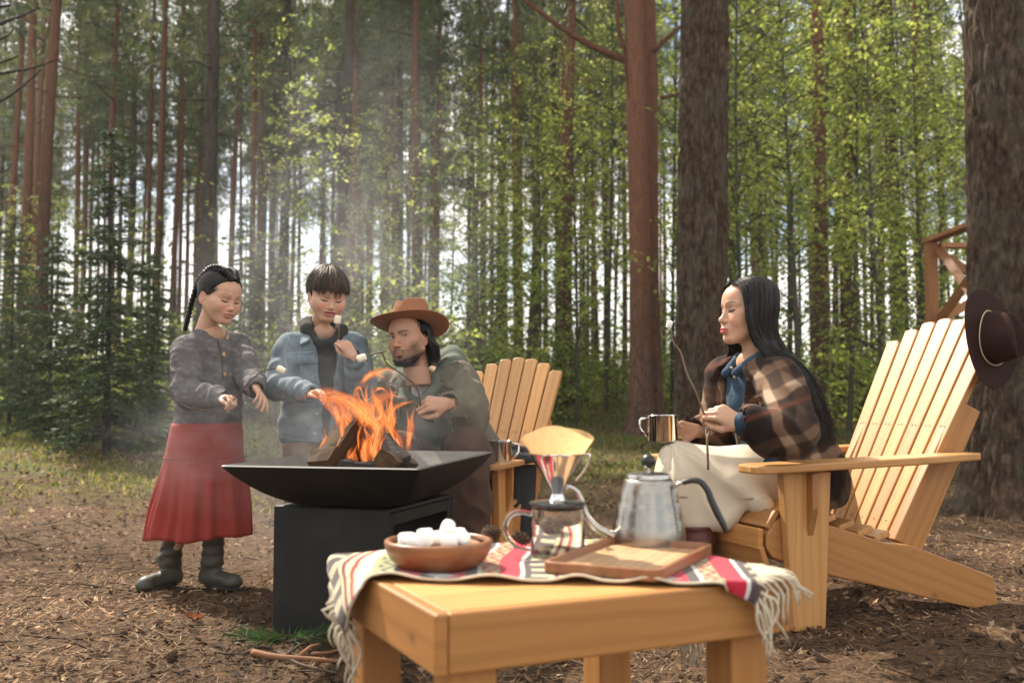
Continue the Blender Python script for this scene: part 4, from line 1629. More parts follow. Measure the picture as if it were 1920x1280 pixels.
def build_carafe():
    c = Vector((.083, 1.835, TH + .0045))
    e = empty('glass_carafe', c, 'clear glass coffee carafe with a looped handle and dark lid ring', 'carafe')
    R, H = .050, .094
    prof = [(0, 0), (R - .006, 0), (R - .001, .003), (R, .008), (R, H), (R - .0022, H), (R - .0022, .009), (R - .006, .0045), (0, .004)]
    MB().lathe(prof, 56).build('jug', M_GLASS, e, sharp=.8)
    left = Vector((-1, -.18, 0)).normalized()
    def L(r, z): return left * r + Vector((0, 0, z))
    q = spline([L(R - .001, .079), L(R + .016, .083), L(R + .034, .080), L(R + .045, .066), L(R + .046, .048), L(R + .036, .032), L(R + .018, .020), L(R - .001, .016)], 6)
    MB().tube(q, .0046, 12).build('handle', M_GLASS, e, True)
    MB().lathe([(R - .004, H - .006), (R + .0015, H + .0015), (R + .0015, H + .0055), (R - .003, H + .007), (.022, H + .0085), (.018, H + .0085), (.018, H + .004), (R - .006, H + .002)], 48, close=True).build('lid', mat_plain('smoked_lid', (.10, .10, .10), .15, .6), e, sharp=.6)
    # dripper stands on the carafe
    d = empty('coffee_dripper', c + Vector((.0, 0, H + .009)), 'shiny steel cone dripper standing on the glass carafe', 'dripper')
    MB().lathe([(.018, 0), (.014, .004), (.011, .012), (.013, .020), (.024, .040), (.040, .066), (.0495, .083), (.0535, .0845), (.0535, .0862), (.048, .0858), (.038, .066), (.022, .040), (.011, .021), (.009, .012), (.012, .002)], 56).build('cone', M_CHROME, d, sharp=.6)
    hb = MB()
    rt = Vector((1, -.2, 0)).normalized()
    hb.tube(spline([rt * .052 + Vector((0, 0, .0845)), rt * .060 + Vector((0, 0, .083)), rt * .052 + Vector((0, 0, .060)), rt * .032 + Vector((0, 0, .034))], 5), .0022, 8)
    hb.build('handle', M_CHROME, d, True)
    # paper filter: a flattened cone, open at the top
    f = empty('paper_filter', c + Vector((0, 0, H + .009)), 'brown paper coffee filter fanned out of the steel dripper', 'paper filter')
    ax = Vector((1, -.25, 0)).normalized(); ay = Vector((.25, 1, 0)).normalized()
    V, F = [], []
    n, m = 48, 14
    for i in range(m):
        t = i / (m - 1)
        z = .022 + t * .100
        for k in range(n):
            a = 2 * pi * k / n
            rx = .010 + .058 * t ** .92
            ry = (.008 + .036 * t) * (1 - .25 * t * t)
            zz = z + t ** 3 * (.012 * (1 - cos(a) ** 2) - .010 * cos(a) ** 2 + .003 * sin(3 * a))
            p = ax * (rx * cos(a)) + ay * (ry * sin(a)) + Vector((0, 0, zz))
            V.append(p)
    for i in range(m - 1):
        for k in range(n):
            F.append((i * n + k, i * n + (k + 1) % n, (i + 1) * n + (k + 1) % n, (i + 1) * n + k))
    MB().add(V, F).build('paper', M_PAPER, f, True)
    k = NT('coffee_grounds'); k.set(Base=(.035, .018, .010), Rough=1); k.bump(k.noise(k.coord('Object'), 500, 2, .5), .8, .002)
    V = [Vector((0, 0, .070))] + [ax * (.030 * cos(2 * pi * q / 24)) + ay * (.020 * sin(2 * pi * q / 24)) + Vector((0, 0, .066)) for q in range(24)]
    MB().add(V, [(0, q + 1, (q + 1) % 24 + 1) for q in range(24)]).build('coffee_grounds', k.m, f, True)
build_carafe()


def build_bowl():
    c = Vector((-.126, 1.722, TH + .006))
    e = empty('wooden_bowl', c, 'round dark wooden platter bowl piled with white marshmallows', 'bowl')
    MB().lathe([(0, 0), (.058, 0), (.070, .004), (.083, .017), (.0905, .032), (.0925, .043), (.0915, .0465), (.0885, .0478), (.084, .0478), (.0825, .046), (.0815, .0405)], 72).build('body', M_WALNUT, e, sharp=.9)
    MB().lathe([(0.0001, .0415), (.070, .0415), (.0735, .0395), (.0765, .0395), (.0815, .0405)], 64).build('inside', M_BOWLTOP, e, True)
    # marshmallows
    rg = random.Random(12)
    prof = [(0, 0), (.0085, 0), (.0108, .0016), (.0118, .006), (.0120, .0135), (.0118, .021), (.0108, .0254), (.0085, .027), (0, .027)]
    me = MB().lathe(prof, 20).mesh('marshmallow', M_MALLOW, True)
    def put(px, py, Y, ax, lab, up=0.0, s=1.0):
        o = link('marshmallow', me)
        x = Vector(ax).normalized()
        q = x.to_track_quat('Z', 'Y')
        p = P(px, py, Y)
        M = q.to_matrix().to_4x4()
        M.translation = p - x * .0135
        o.matrix_world = M @ Matrix.Diagonal((s, s, s, 1))
        return tag(o, lab, 'marshmallow', 'marshmallows in the wooden bowl')
    z0 = c.z + .0415 + .0115
    def yz(px, py):                                   # depth at which a marshmallow lying on the bowl floor shows at (px, py)
        u, v = (px - 960) / FPX, (640 - py) / FPX
        return (z0 - CAM_H) / (SA + v * CA) * (CA - v * SA)
    items = [(763, 1011, (1, .3, 0), 'leftmost marshmallow in the bowl, lying on its side'),
             (779, 1014, (.9, -.5, 0), 'front left marshmallow showing its round end'),
             (799, 1011, (.3, -1, .1), 'marshmallow just right of the front left one'),
             (797, 1003, (1, .1, .1), 'marshmallow at the back left of the pile'),
             (818, 1008, (1, .45, 0), 'marshmallow in the middle of the pile under the top one'),
             (843, 1014, (1, -.08, 0), 'front middle marshmallow lying flat across'),
             (868, 1011, (.2, -1, .5), 'tilted marshmallow at the right end of the pile'),
             (858, 1002, (1, .5, 0), 'marshmallow at the back right of the pile')]
    for px, py, ax, lab in items:
        put(px, py, yz(px, py), ax, lab)
    put(839, 991, yz(839, 1007), (.3, -.5, .8), 'topmost marshmallow perched on the pile in the bowl')
    put(846, 1004, yz(846, 1004) + .01, (.9, .6, .1), 'marshmallow half hidden behind the front middle one')
build_bowl()


def build_tray():
    L_, F_, Rr = Vector((.106, 1.735, 0)), Vector((.231, 1.570, 0)), Vector((.374, 1.862, 0))
    X = (Rr - F_).normalized(); a = Vector((X.x, X.y, 0)); b = Vector((-a.y, a.x, 0))
    l, w = (Rr - F_).length, .205
    e = empty('wooden_tray', F_ + Vector((0, 0, TH + .0065)), 'shallow rectangular wooden tray with rounded corners at the front of the runner', 'tray', rz=math.atan2(a.y, a.x))
    def rrect(x0, y0, x1, y1, r, n=5):
        o = []
        for cx, cy, a0 in ((x1 - r, y0 + r, -pi / 2), (x1 - r, y1 - r, 0), (x0 + r, y1 - r, pi / 2), (x0 + r, y0 + r, pi)):
            for q in range(n): 
                t = a0 + pi / 2 * q / (n - 1); o.append((cx + r * cos(t), cy + r * sin(t)))
        return o
    out, inn, inn2 = rrect(0, 0, l, w, .020), rrect(.009, .009, l - .009, w - .009, .013), rrect(.013, .013, l - .013, w - .013, .011)
    n = len(out)
    V, F = [], []
    for ol, z in ((rrect(.004, .004, l - .004, w - .004, .017), 0), (out, .003), (out, .0185), (rrect(.0015, .0015, l - .0015, w - .0015, .0185), .020), (rrect(.0075, .0075, l - .0075, w - .0075, .0145), .020), (inn, .0185), (inn2, .0075)):
        V += [Vector((x, y, z)) for x, y in ol]
    for i in range(6):
        for k in range(n): F.append((i * n + k, i * n + (k + 1) % n, (i + 1) * n + (k + 1) % n, (i + 1) * n + k))
    F.append(tuple(range(n - 1, -1, -1)))
    MB().add(V, F).build('rim', M_WALNUT, e, sharp=.6)
    MB().prism(inn2, .002, Matrix.Translation((0, 0, .0058)), 0).build('floor_board', M_TRAYIN, e)
build_tray()


def cone_mesh(name='pine_cone', L=.042, R=.016, seed=0):
    rg = random.Random(seed)
    mb = MB()
    mb.lathe([(0, 0), (R * .5, L * .08), (R * .62, L * .35), (R * .45, L * .7), (0, L * .98)], 10)
    n = 62
    for i in range(n):
        t = (i + .5) / n
        a = i * 2.39996
        r = R * (sin(pi * min(.97, .12 + .86 * t)) ** .7)
        z = L * (.02 + .94 * t)
        o = Vector((cos(a), sin(a), 0)); s = Vector((-sin(a), cos(a), 0))
        w = R * .40 * (1.1 - .6 * t)
        tip = o * (r * (1.12 + .1 * rg.random())) + Vector((0, 0, z + L * .055))
        b = o * (r * .35) + Vector((0, 0, z - L * .02))
        mb.add([b - s * w * .5, b + s * w * .5, tip + s * w * .7 + Vector((0, 0, -.001)), tip + Vector((0, 0, L * .02)), tip - s * w * .7 + Vector((0, 0, -.001)), o * r * .8 + Vector((0, 0, z - L * .05))], [(0, 1, 2, 3, 4), (1, 0, 5), (2, 1, 5), (5, 0, 4), (3, 2, 5, 4)])
    return mb.mesh(name, M_CONE)
ME_CONE = cone_mesh()
ME_CONE2 = cone_mesh('pine_cone', .055, .024, 3)


def put_cone(p, axis, label, group, me=None, s=1.0):
    o = link('pine_cone', me or ME_CONE)
    M = Vector(axis).normalized().to_track_quat('Z', 'Y').to_matrix().to_4x4()
    M.translation = Vector(p)
    o.matrix_world = M @ Matrix.Diagonal((s, s, s, 1))
    return tag(o, label, 'pine cone', group)


def build_cones():
    def onrun(px, py, h=.012):
        u, v = (px - 960) / FPX, (640 - py) / FPX
        z = TH + .006 + h
        Y = (z - CAM_H) / (SA + v * CA) * (CA - v * SA)
        return P(px, py, Y)
    put_cone(onrun(903, 1003), (1, .3, .15), 'brown pine cone right behind the wooden bowl', 'pine cones on the runner')
    put_cone(onrun(958, 1013), (1, -.3, .1), 'pine cone beside the carafe handle', 'pine cones on the runner', None, .95)
    put_cone(onrun(1012, 1002, .02), (1, .5, .1), 'large pine cone behind the glass carafe', 'pine cones on the runner', ME_CONE2)
    rg = random.Random(31)
    n = 0
    while n < 34:
        y = 2.3 + 3.6 * rg.random() ** 1.3
        x = rg.uniform(-.60, .60) * y
        if abs(x - PIT_C.x) < .3 and abs(y - PIT_C.y) < .35: continue
        z = float(gz(x, y)) + .010
        put_cone((x, y, z), (rg.uniform(-1, 1), rg.uniform(-1, 1), rg.uniform(-.15, .3)), 'small dark pine cone lying in the litter on the ground', 'pine cones on the ground', None, rg.uniform(.6, 1.0))
        n += 1
build_cones()


# ------------------------------------------------------------------ mugs
def build_mug(name, loc, rz, label, s=1.0, tilt=None):
    e = empty(name, loc, label, 'mug', 'steel camping mugs', rz)
    e.scale = (s,) * 3
    if tilt: e.rotation_euler = tilt
    R, H = .0535, .094
    MB().lathe([(0, .002), (R - .004, 0), (R - .001, .002), (R, .006), (R, H - .002), (R + .0012, H), (R, H + .0012), (R - .0015, H), (R - .0015, .006), (R - .005, .004), (0, .004)], 48).build('body', M_CHROME, e, sharp=.7)
    q = [Vector((R - .001, 0, H * .86)), Vector((R + .020, 0, H * .87)), Vector((R + .0265, 0, H * .82)), Vector((R + .0265, 0, H * .52)), Vector((R + .021, 0, H * .40)), Vector((R - .001, 0, H * .22))]
    MB().tube(q, .0030, 8, squash=(1.0, 1.9)).build('handle', M_CHROME, e, True)
    return e
MUG2 = build_mug('steel_mug', P(938, 868, 4.12) + Vector((0, 0, 0)), .15, 'polished steel mug standing on the armrest of the chair behind the man', .96)


# ------------------------------------------------------------------ hats
def hat_mesh(name, mat, brim=.165, bx=.98, cr=.083, ch=.112, curl=.020, pinch=.020, droop=0.012):
    """felt hat: x front, z up, origin at the centre of the head opening"""
    n = 72
    V, F = [], []
    def ringpt(r, z, a, k=0.0):
        return r
    rings = []
    for t in np.linspace(1, 0, 12):                       # brim from the outside in
        rings.append(('b', t))
    for t in np.linspace(.04, 1, 15):
        rings.append(('c', t))
    for typ, t in rings:
        for q in range(n):
            a = 2 * pi * q / n
            ca, sa = cos(a), sin(a)
            r0x, r0y = cr * 1.13, cr * .98
            if typ == 'b':
                r = t * (brim - cr)
                x, y = (r0x + r * 1.0) * ca, (r0y + r * bx) * sa
                z = curl * t ** 2.2 * (abs(sa) ** 2) - droop * t * (ca > 0) * ca ** 2 - droop * .4 * t * (ca <= 0) * ca ** 2
            else:
                # side wall rises, then closes over the top
                tt = t
                if tt < .62:
                    f = tt / .62
                    sh = 1 - .16 * f ** 1.3
                    x, y, z = r0x * sh * ca, r0y * sh * sa, ch * f * .92
                else:
                    f = (tt - .62) / .38
                    sh = .84 * cos(f * pi / 2) ** .8
                    x, y = r0x * sh * ca, r0y * sh * sa
                    z = ch * (.92 + .12 * sin(f * pi / 2))
                up = max(0, min(1, z / ch))
                # lengthwise crease and front pinches
                z -= up ** 3 * .030 * math.exp(-(y / .024) ** 2) * (1 if x > -.07 else .6)
                y *= 1 - up ** 1.5 * .36 * math.exp(-((x - .062) / .045) ** 2)
                z -= up ** 2 * .016 * max(0, x / .09)
            V.append((x, y, z))
    m = len(rings)
    for i in range(m - 1):
        for k in range(n):
            F.append((i * n + k, i * n + (k + 1) % n, (i + 1) * n + (k + 1) % n, (i + 1) * n + k))
    F.append(tuple((m - 1) * n + k for k in range(n)))
    mb = MB().add(V, F)
    return mb


def build_hat(name, M, mat, label, cord=None, **kw):
    e = empty(name, (0, 0, 0), label, 'hat')
    e.matrix_world = M
    o = hat_mesh('felt', mat, **kw).build('felt', mat, e, True)
    s = o.modifiers.new('thick', 'SOLIDIFY'); s.thickness = .0035; s.offset = -1
    sb = o.modifiers.new('sub', 'SUBSURF'); sb.levels = sb.render_levels = 1
    cr = kw.get('cr', .083)
    if cord:
        pts = [Vector((cr * 1.13 * 1.035 * cos(a), cr * .98 * 1.035 * sin(a), .010 + .006 * sin(a * 2))) for a in np.linspace(0, 2 * pi, 40)]
        MB().tube(pts, .0022, 6).build('band_cord', cord, e, True)
    return e


# the dark hat hangs on the near top corner of the big chair's back
def hang_hat():
    c = P(1856, 634, 3.50)
    z = Vector((.565, -.82, .10)).normalized()             # crown points right and towards the camera
    x = Vector((-.25, .25, 1.0)); x = (x - z * x.dot(z)).normalized()
    y = z.cross(x)
    M = Matrix((x, y, z)).transposed().to_4x4(); M.translation = c
    build_hat('felt_hat', M, M_FELTD, 'dark brown felt hat with a thin pale cord hung on the big chair\'s back', M_CORD, brim=.168, curl=.012, droop=.010)
hang_hat()


# dark cloth lying on the small chair's armrest, behind the dripper
def dark_bundle():
    c = P(975, 866, 4.25)
    V, F = [], []
    n, m = 26, 9
    for i in range(m):
        t = i / (m - 1)
        for k in range(n):
            a = 2 * pi * k / n
            r = cos(t * pi / 2) ** .55
            x, y = .085 * r * cos(a) * (1 + .12 * sin(3 * a)), .07 * r * sin(a)
            z = .055 * sin(t * pi / 2) * (1 + .25 * sin(2 * a + 1)) + .006 * sin(5 * a + 4 * t)
            V.append(Vector((x, y, z)))
    for i in range(m - 1):
        for k in range(n): F.append((i * n + k, i * n + (k + 1) % n, (i + 1) * n + (k + 1) % n, (i + 1) * n + k))
    F.append(tuple(range(n - 1, -1, -1)))
    o = MB().add(V, F).build('folded_cloth', M_DARKCLOTH, None, True)
    o.location = c
    tag(o, 'charcoal cloth bundle on the small chair\'s armrest beside the steel mug', 'cloth')
    # dark jacket hanging down over the far side of that arm
    mb = MB()
    a, b = P(958, 872, 4.36), P(1000, 872, 4.48)
    V = []
    for i in range(13):
        for j in range(12):
            u, v = i / 12, j / 11
            p = a.lerp(b, u)
            V.append(p + Vector((.014 * sin(u * 11 + v * 2) * v, .02 * sin(u * 9) * v - .03 * v, .004 - .44 * v)))
    F = [(i * 12 + j, (i + 1) * 12 + j, (i + 1) * 12 + j + 1, i * 12 + j + 1) for i in range(12) for j in range(11)]
    o = MB().add(V, F).build('jacket', M_DARKCLOTH, None, True)
    s = o.modifiers.new('thick', 'SOLIDIFY'); s.thickness = .02
    tag(o, 'dark jacket hanging over the side of the small chair', 'jacket')
dark_bundle()


# ------------------------------------------------------------------ railing in the distance
def build_railing():
    Y0 = 10.0
    c = P(1745, 455, Y0)
    e = empty('wooden_railing', (c.x, Y0, float(gz(c.x, Y0))), 'reddish wooden railing with crossed braces beside the thick old pine', 'railing')
    o = Vector(e.location)
    H = c.z - o.z
    p2 = P(1905, 395, 8.3) - o
    p3 = P(1960, 459, 10.4) - o
    bar('post', (0, 0, -.05), (0, 0, H), .10, .10, e, M_RAIL, up=(1, 0, 0))
    bar('post', (p2.x, p2.y, -.05), (p2.x, p2.y, p2.z), .10, .10, e, M_RAIL, up=(1, 0, 0))
    bar('post', (p3.x, p3.y, -.05), (p3.x, p3.y, p3.z), .10, .10, e, M_RAIL, up=(1, 0, 0))
    d = (Vector(p2) - Vector((0, 0, H))).normalized()
    bar('top_rail', Vector((0, 0, H + .022)) - d * .08, Vector(p2) + Vector((0, 0, .022)), .13, .045, e, M_RAIL)
    bar('top_rail', (0.07, 0, H - .03), Vector(p3) + Vector((0, 0, -.03)), .12, .045, e, M_RAIL)
    bar('brace', (.06, -.05, H - .06), (p2.x, p2.y, .95), .085, .045, e, M_RAIL, up=(.6, .8, 0))
    bar('brace', (.06, -.04, H - .78), (p2.x - .05, p2.y, p2.z - .1), .085, .040, e, M_RAIL, up=(.6, .8, 0))
    bar('brace', (.06, .05, H - .06), (p3.x, p3.y, H - .8), .085, .045, e, M_RAIL, up=(0, 1, 0))
    bar('brace', (.06, .055, H - .80), (p3.x, p3.y, H - .12), .085, .038, e, M_RAIL, up=(0, 1, 0))
    bar('bottom_rail', (.05, 0, H - .84), Vector((p3.x, p3.y, H - .84)), .10, .045, e, M_RAIL)
build_railing()


# ------------------------------------------------------------------ sticks, sprig and a red leaf on the ground
def ground_bits():
    def gp(px, py, h=.012):
        u, v = (px - 960) / FPX, (640 - py) / FPX
        Y = (h - CAM_H) / (SA + v * CA) * (CA - v * SA)
        p = P(px, py, Y); p.z = float(gz(p.x, p.y)) + h
        return p
    for pts, r, mat, lab in (
        ([(474, 1226), (520, 1234), (580, 1237), (640, 1240)], .011, M_TWIGR, 'reddish bark covered branch lying in front of the fire stand'),
        ([(455, 1230), (500, 1216), (560, 1246), (630, 1262)], .007, M_TWIG, 'thin dark twig crossing under the reddish branch'),
        ([(585, 1228), (625, 1222), (655, 1206)], .006, M_TWIGR, 'short forked twig at the corner of the low table'),
        ([(1810, 1000), (1850, 1008), (1893, 1014)], .008, M_TWIG, 'dark stick lying by the foot of the thick old pine'),
        ([(395, 1222), (420, 1228), (452, 1228)], .005, M_TWIG, 'pale dry twig left of the reddish branch'),
    ):
        q = spline([gp(a, b, .010 + r) for a, b in pts], 5)
        o0 = q[0].copy()
        mb = MB().tube([p - o0 for p in q], list(np.linspace(r, r * .5, len(q))), 8)
        if r > .0065:
            k = len(q) // 2
            mb.tube([q[k] - o0, q[k] - o0 + Vector((.03, .05, .02)), q[k] - o0 + Vector((.05, .10, .015))], [r * .6, r * .45, r * .2], 6)
        o = mb.build('fallen_branch', mat, None, True); o.location = o0
        tag(o, lab, 'branch')
    # green pine sprig
    c = gp(540, 1212, .02)
    rg = np.random.default_rng(6)
    e = empty('pine_sprig', c, 'fresh green pine sprig lying at the foot of the fire stand', 'pine sprig')
    V, F, Cs = [], [], []
    mb = MB()
    cc, dd = [], []
    for a0, L in ((pi + .25, .16), (pi - .2, .13), (.15, .20), (.5, .12), (-.3, .15), (pi + .6, .10)):
        d = Vector((cos(a0), sin(a0) * .8, .12))
        mb.tube([(0, 0, .01), d * L * .5 + Vector((0, 0, .02)), d * L], [.004, .003, .0015], 5)
        for i in range(110):
            t = rg.random()
            p = np.array(d * (L * t)) + np.array([0, 0, .015])
            n = unit(np.array(d) + rg.normal(0, .55, 3) + np.array([0, 0, .15]))
            cc.append(p + n * .022); dd.append(n)
    cc, dd = np.array(cc), np.array(dd)
    sd = unit(np.cross(dd, rg.normal(0, 1, dd.shape)))
    V, F = quads(cc, dd * .024, sd * .0011)
    C = np.repeat(np.array([[.030, .075, .020]]) * (.6 + .8 * rg.random((len(cc), 1))), 4, 0)
    link('needles', npmesh('needles', V, F, False, col=C, mats=[M_NEEDLE]), e)
    mb.build('twig', M_TWIG, e, True)
    # curled red leaf
    c = gp(362, 1166, .008)
    V, F = [], []
    for i in range(7):
        for j in range(5):
            u, v = i / 6 * 2 - 1, j / 4 * 2 - 1
            w = .018 * (1 - u * u) ** .6 * (1 + .35 * cos(u * 9))
            V.append(Vector((u * .030, v * w, .012 * v * v + .012 * u * u + .004)))
    for i in range(6):
        for j in range(4): F.append((i * 5 + j, (i + 1) * 5 + j, (i + 1) * 5 + j + 1, i * 5 + j + 1))
    o = MB().add(V, F).build('dry_leaf', M_DRYLEAF, None, True); o.location = c; o.rotation_euler = (.3, .2, .4)
    tag(o, 'curled rust red leaf on the ground before the girl\'s boots', 'leaf')
ground_bits()
# ================================================================== sculpting kit: blended distance fields -> one closed skin
class Sdf:
    def __init__(s, lo, hi, h):
        s.lo, s.h = np.array(lo, float), h
        s.n = np.ceil((np.array(hi) - s.lo) / h).astype(int) + 1
        s.F = np.full(s.n, .5, np.float32)
        s.ax = [s.lo[i] + h * np.arange(s.n[i]) for i in range(3)]

    def _blk(s, lo, hi):
        a = np.clip(np.floor((np.array(lo) - s.lo) / s.h).astype(int), 0, s.n - 1)
        b = np.clip(np.ceil((np.array(hi) - s.lo) / s.h).astype(int) + 1, a + 1, s.n)
        sl = tuple(slice(a[i], b[i]) for i in range(3))
        X, Y, Z = np.meshgrid(*[s.ax[i][sl[i]] for i in range(3)], indexing='ij', sparse=True)
        return sl, X, Y, Z

    def _mix(s, sl, d, k, op):
        f = s.F[sl]
        if op == 'add':
            if k > 0:
                h = np.clip(.5 + .5 * (f - d) / k, 0, 1)
                r = f + (d - f) * h - k * h * (1 - h)
            else: r = np.minimum(f, d)
        else:
            if k > 0:
                h = np.clip(.5 - .5 * (f + d) / k, 0, 1)
                r = f + (-d - f) * h + k * h * (1 - h)
            else: r = np.maximum(f, -d)
        s.F[sl] = r

    def cap(s, a, b, ra, rb=None, k=.01, op='add', flat=None):
        """tapered capsule; flat = (axis vector, factor) squashes it"""
        a, b = np.array(a, float), np.array(b, float)
        rb = ra if rb is None else rb
        m = max(ra, rb) + k + .02
        sl, X, Y, Z = s._blk(np.minimum(a, b) - m, np.maximum(a, b) + m)
        d = b - a
        L2 = max(d @ d, 1e-12)
        px, py, pz = X - a[0], Y - a[1], Z - a[2]
        t = np.clip((px * d[0] + py * d[1] + pz * d[2]) / L2, 0, 1)
        qx, qy, qz = px - t * d[0], py - t * d[1], pz - t * d[2]
        r2 = qx * qx + qy * qy + qz * qz
        if flat is not None:
            n = np.array(flat[0], float); n /= np.linalg.norm(n)
            c = qx * n[0] + qy * n[1] + qz * n[2]
            r2 = r2 + c * c * (1 / flat[1] ** 2 - 1)
        dist = np.sqrt(r2) - (ra + t * (rb - ra))
        s._mix(sl, dist, k, op)
        return s

    def chain(s, pts, rad, k=.01, op='add', flat=None):
        for i in range(len(pts) - 1):
            s.cap(pts[i], pts[i + 1], rad[i], rad[i + 1], k, op, flat)
        return s

    def ell(s, c, r, k=.01, op='add', R=None):
        c, r = np.array(c, float), np.array(r, float)
        m = max(r) + k + .02
        sl, X, Y, Z = s._blk(c - m, c + m)
        x, y, z = X - c[0], Y - c[1], Z - c[2]
        if R is not None:
            R = np.array(R)
            x, y, z = (R[0, 0] * x + R[1, 0] * y + R[2, 0] * z, R[0, 1] * x + R[1, 1] * y + R[2, 1] * z, R[0, 2] * x + R[1, 2] * y + R[2, 2] * z)
        k0 = np.sqrt((x / r[0]) ** 2 + (y / r[1]) ** 2 + (z / r[2]) ** 2) + 1e-9
        k1 = np.sqrt((x / r[0] ** 2) ** 2 + (y / r[1] ** 2) ** 2 + (z / r[2] ** 2) ** 2) + 1e-9
        s._mix(sl, k0 * (k0 - 1) / k1, k, op)
        return s

    def half(s, p, n, k=0.0):
        """cut away the side that n points to"""
        p, n = np.array(p, float), np.array(n, float); n = n / np.linalg.norm(n)
        X, Y, Z = np.meshgrid(*s.ax, indexing='ij', sparse=True)
        d = -((X - p[0]) * n[0] + (Y - p[1]) * n[1] + (Z - p[2]) * n[2])
        s._mix((slice(None),) * 3, d, k, 'sub')
        return s

    def wedge(s, planes, k=0.0):
        """cut away the space behind all the planes (p, n): n points out of the removed region"""
        X, Y, Z = np.meshgrid(*s.ax, indexing='ij', sparse=True)
        d = None
        for p, n in planes:
            n = np.array(n, float); n = n / np.linalg.norm(n)
            q = (X - p[0]) * n[0] + (Y - p[1]) * n[1] + (Z - p[2]) * n[2]
            d = q if d is None else np.maximum(d, q)
        s._mix((slice(None),) * 3, d, k, 'sub')
        return s

    def mesh(s):
        """surface nets"""
        F = s.F
        F[0], F[-1], F[:, 0], F[:, -1], F[:, :, 0], F[:, :, -1] = (.01,) * 6
        F = np.where(np.abs(F) < 1e-6, 1e-6, F)
        S = F < 0
        n = np.array(F.shape) - 1
        c = [S[i:i + n[0], j:j + n[1], k:k + n[2]] for i in (0, 1) for j in (0, 1) for k in (0, 1)]
        cnt = sum(x.astype(np.int8) for x in c)
        act = np.argwhere((cnt > 0) & (cnt < 8))
        vid = np.full(n, -1, np.int32)
        vid[tuple(act.T)] = np.arange(len(act))
        pos = np.zeros((len(act), 3)); num = np.zeros(len(act))
        for axs in range(3):
            o1, o2 = [q for q in range(3) if q != axs]
            for i in (0, 1):
                for j in (0, 1):
                    a = act.copy(); a[:, o1] += i; a[:, o2] += j
                    b = a.copy(); b[:, axs] += 1
                    fa, fb = F[tuple(a.T)], F[tuple(b.T)]
                    m = (fa < 0) != (fb < 0)
                    t = np.where(m, fa / np.where(m, fa - fb, 1), 0)
                    p = a.astype(float); p[:, axs] += t
                    pos += np.where(m[:, None], p, 0); num += m
        V = s.lo + s.h * pos / num[:, None]
        Fs = []
        for axs in range(3):
            o1, o2 = (axs + 1) % 3, (axs + 2) % 3
            sa = [slice(None)] * 3; sb = [slice(None)] * 3
            sa[axs], sb[axs] = slice(0, -1), slice(1, None)
            A, B = S[tuple(sa)], S[tuple(sb)]
            e = np.argwhere(A != B)
            e = e[(e[:, o1] > 0) & (e[:, o2] > 0) & (e[:, o1] < n[o1]) & (e[:, o2] < n[o2])]
            ins = S[tuple(e.T)]
            def at_(d1, d2):
                q = e.copy(); q[:, o1] += d1; q[:, o2] += d2
                return vid[tuple(q.T)]
            q = np.stack([at_(-1, -1), at_(0, -1), at_(0, 0), at_(-1, 0)], 1)
            q[~ins] = q[~ins][:, ::-1]
            Fs.append(q)
        return V, np.concatenate(Fs)


def vnormals(V, F):
    n = np.cross(V[F[:, 2]] - V[F[:, 0]], V[F[:, 3]] - V[F[:, 1]])
    N = np.zeros_like(V)
    for k in range(4): np.add.at(N, F[:, k], n)
    return N / (np.linalg.norm(N, axis=1, keepdims=True) + 1e-12)


def nz3(V, sc, seed=0, octv=2):
    """vectorised sum-of-sines fold noise, in -1..1"""
    r = np.random.default_rng(seed)
    out = np.zeros(len(V)); tot = 0
    f = 1.0; a = 1.0
    for o in range(octv):
        for q in range(4):
            d = r.normal(0, 1, 3) * sc * f
            w = r.normal(0, 1, 3) * sc * f * .6
            out += a * np.sin(V @ d + r.random() * 6.28 + 1.6 * np.sin(V @ w + r.random() * 6.28)); tot += a
        f *= 2.1; a *= .5
    return out / tot * 1.8


def smoothv(V, F, it=2, lam=.5):
    for _ in range(it):
        A = np.zeros_like(V); c = np.zeros(len(V))
        for i, j in ((0, 1), (1, 2), (2, 3), (3, 0)):
            np.add.at(A, F[:, i], V[F[:, j]]); np.add.at(A, F[:, j], V[F[:, i]])
            np.add.at(c, F[:, i], 1); np.add.at(c, F[:, j], 1)
        V = V + lam * (A / np.maximum(c, 1)[:, None] - V)
    return V


def xf(M, V):
    M = np.array(M)
    return V @ M[:3, :3].T + M[:3, 3]


def unite(parts, name):
    """boolean union of closed skins -> one continuous mesh"""
    obs = []
    for V, F in parts:
        me = npmesh('tmp', V, F, True)
        o = bpy.data.objects.new('tmp', me); COL.objects.link(o); obs.append(o)
    base = obs[0]
    for o in obs[1:]:
        m = base.modifiers.new('u', 'BOOLEAN'); m.operation = 'UNION'; m.object = o; m.solver = 'EXACT'
    dg = bpy.context.evaluated_depsgraph_get()
    me = bpy.data.meshes.new_from_object(base.evaluated_get(dg), depsgraph=dg)
    ok = len(me.vertices) > .55 * sum(len(o.data.vertices) for o in obs)
    if not ok:                                         # fall back on simple joining
        Vs, Fs, off = [], [], 0
        for V, F in parts: Vs.append(V); Fs.append(F + off); off += len(V)
        me = npmesh(name, np.concatenate(Vs), np.concatenate(Fs), True)
    for o in obs: bpy.data.objects.remove(o)
    me.name = name
    me.polygons.foreach_set('use_smooth', np.ones(len(me.polygons), bool))
    return me


def me_verts(me):
    a = np.zeros(len(me.vertices) * 3, np.float32); me.vertices.foreach_get('co', a)
    return a.reshape(-1, 3).astype(float)


def set_col(me, C):
    a = me.color_attributes.new('Col', 'FLOAT_COLOR', 'POINT')
    c = np.ones((len(C), 4), np.float32); c[:, :3] = C
    a.data.foreach_set('color', c.ravel())


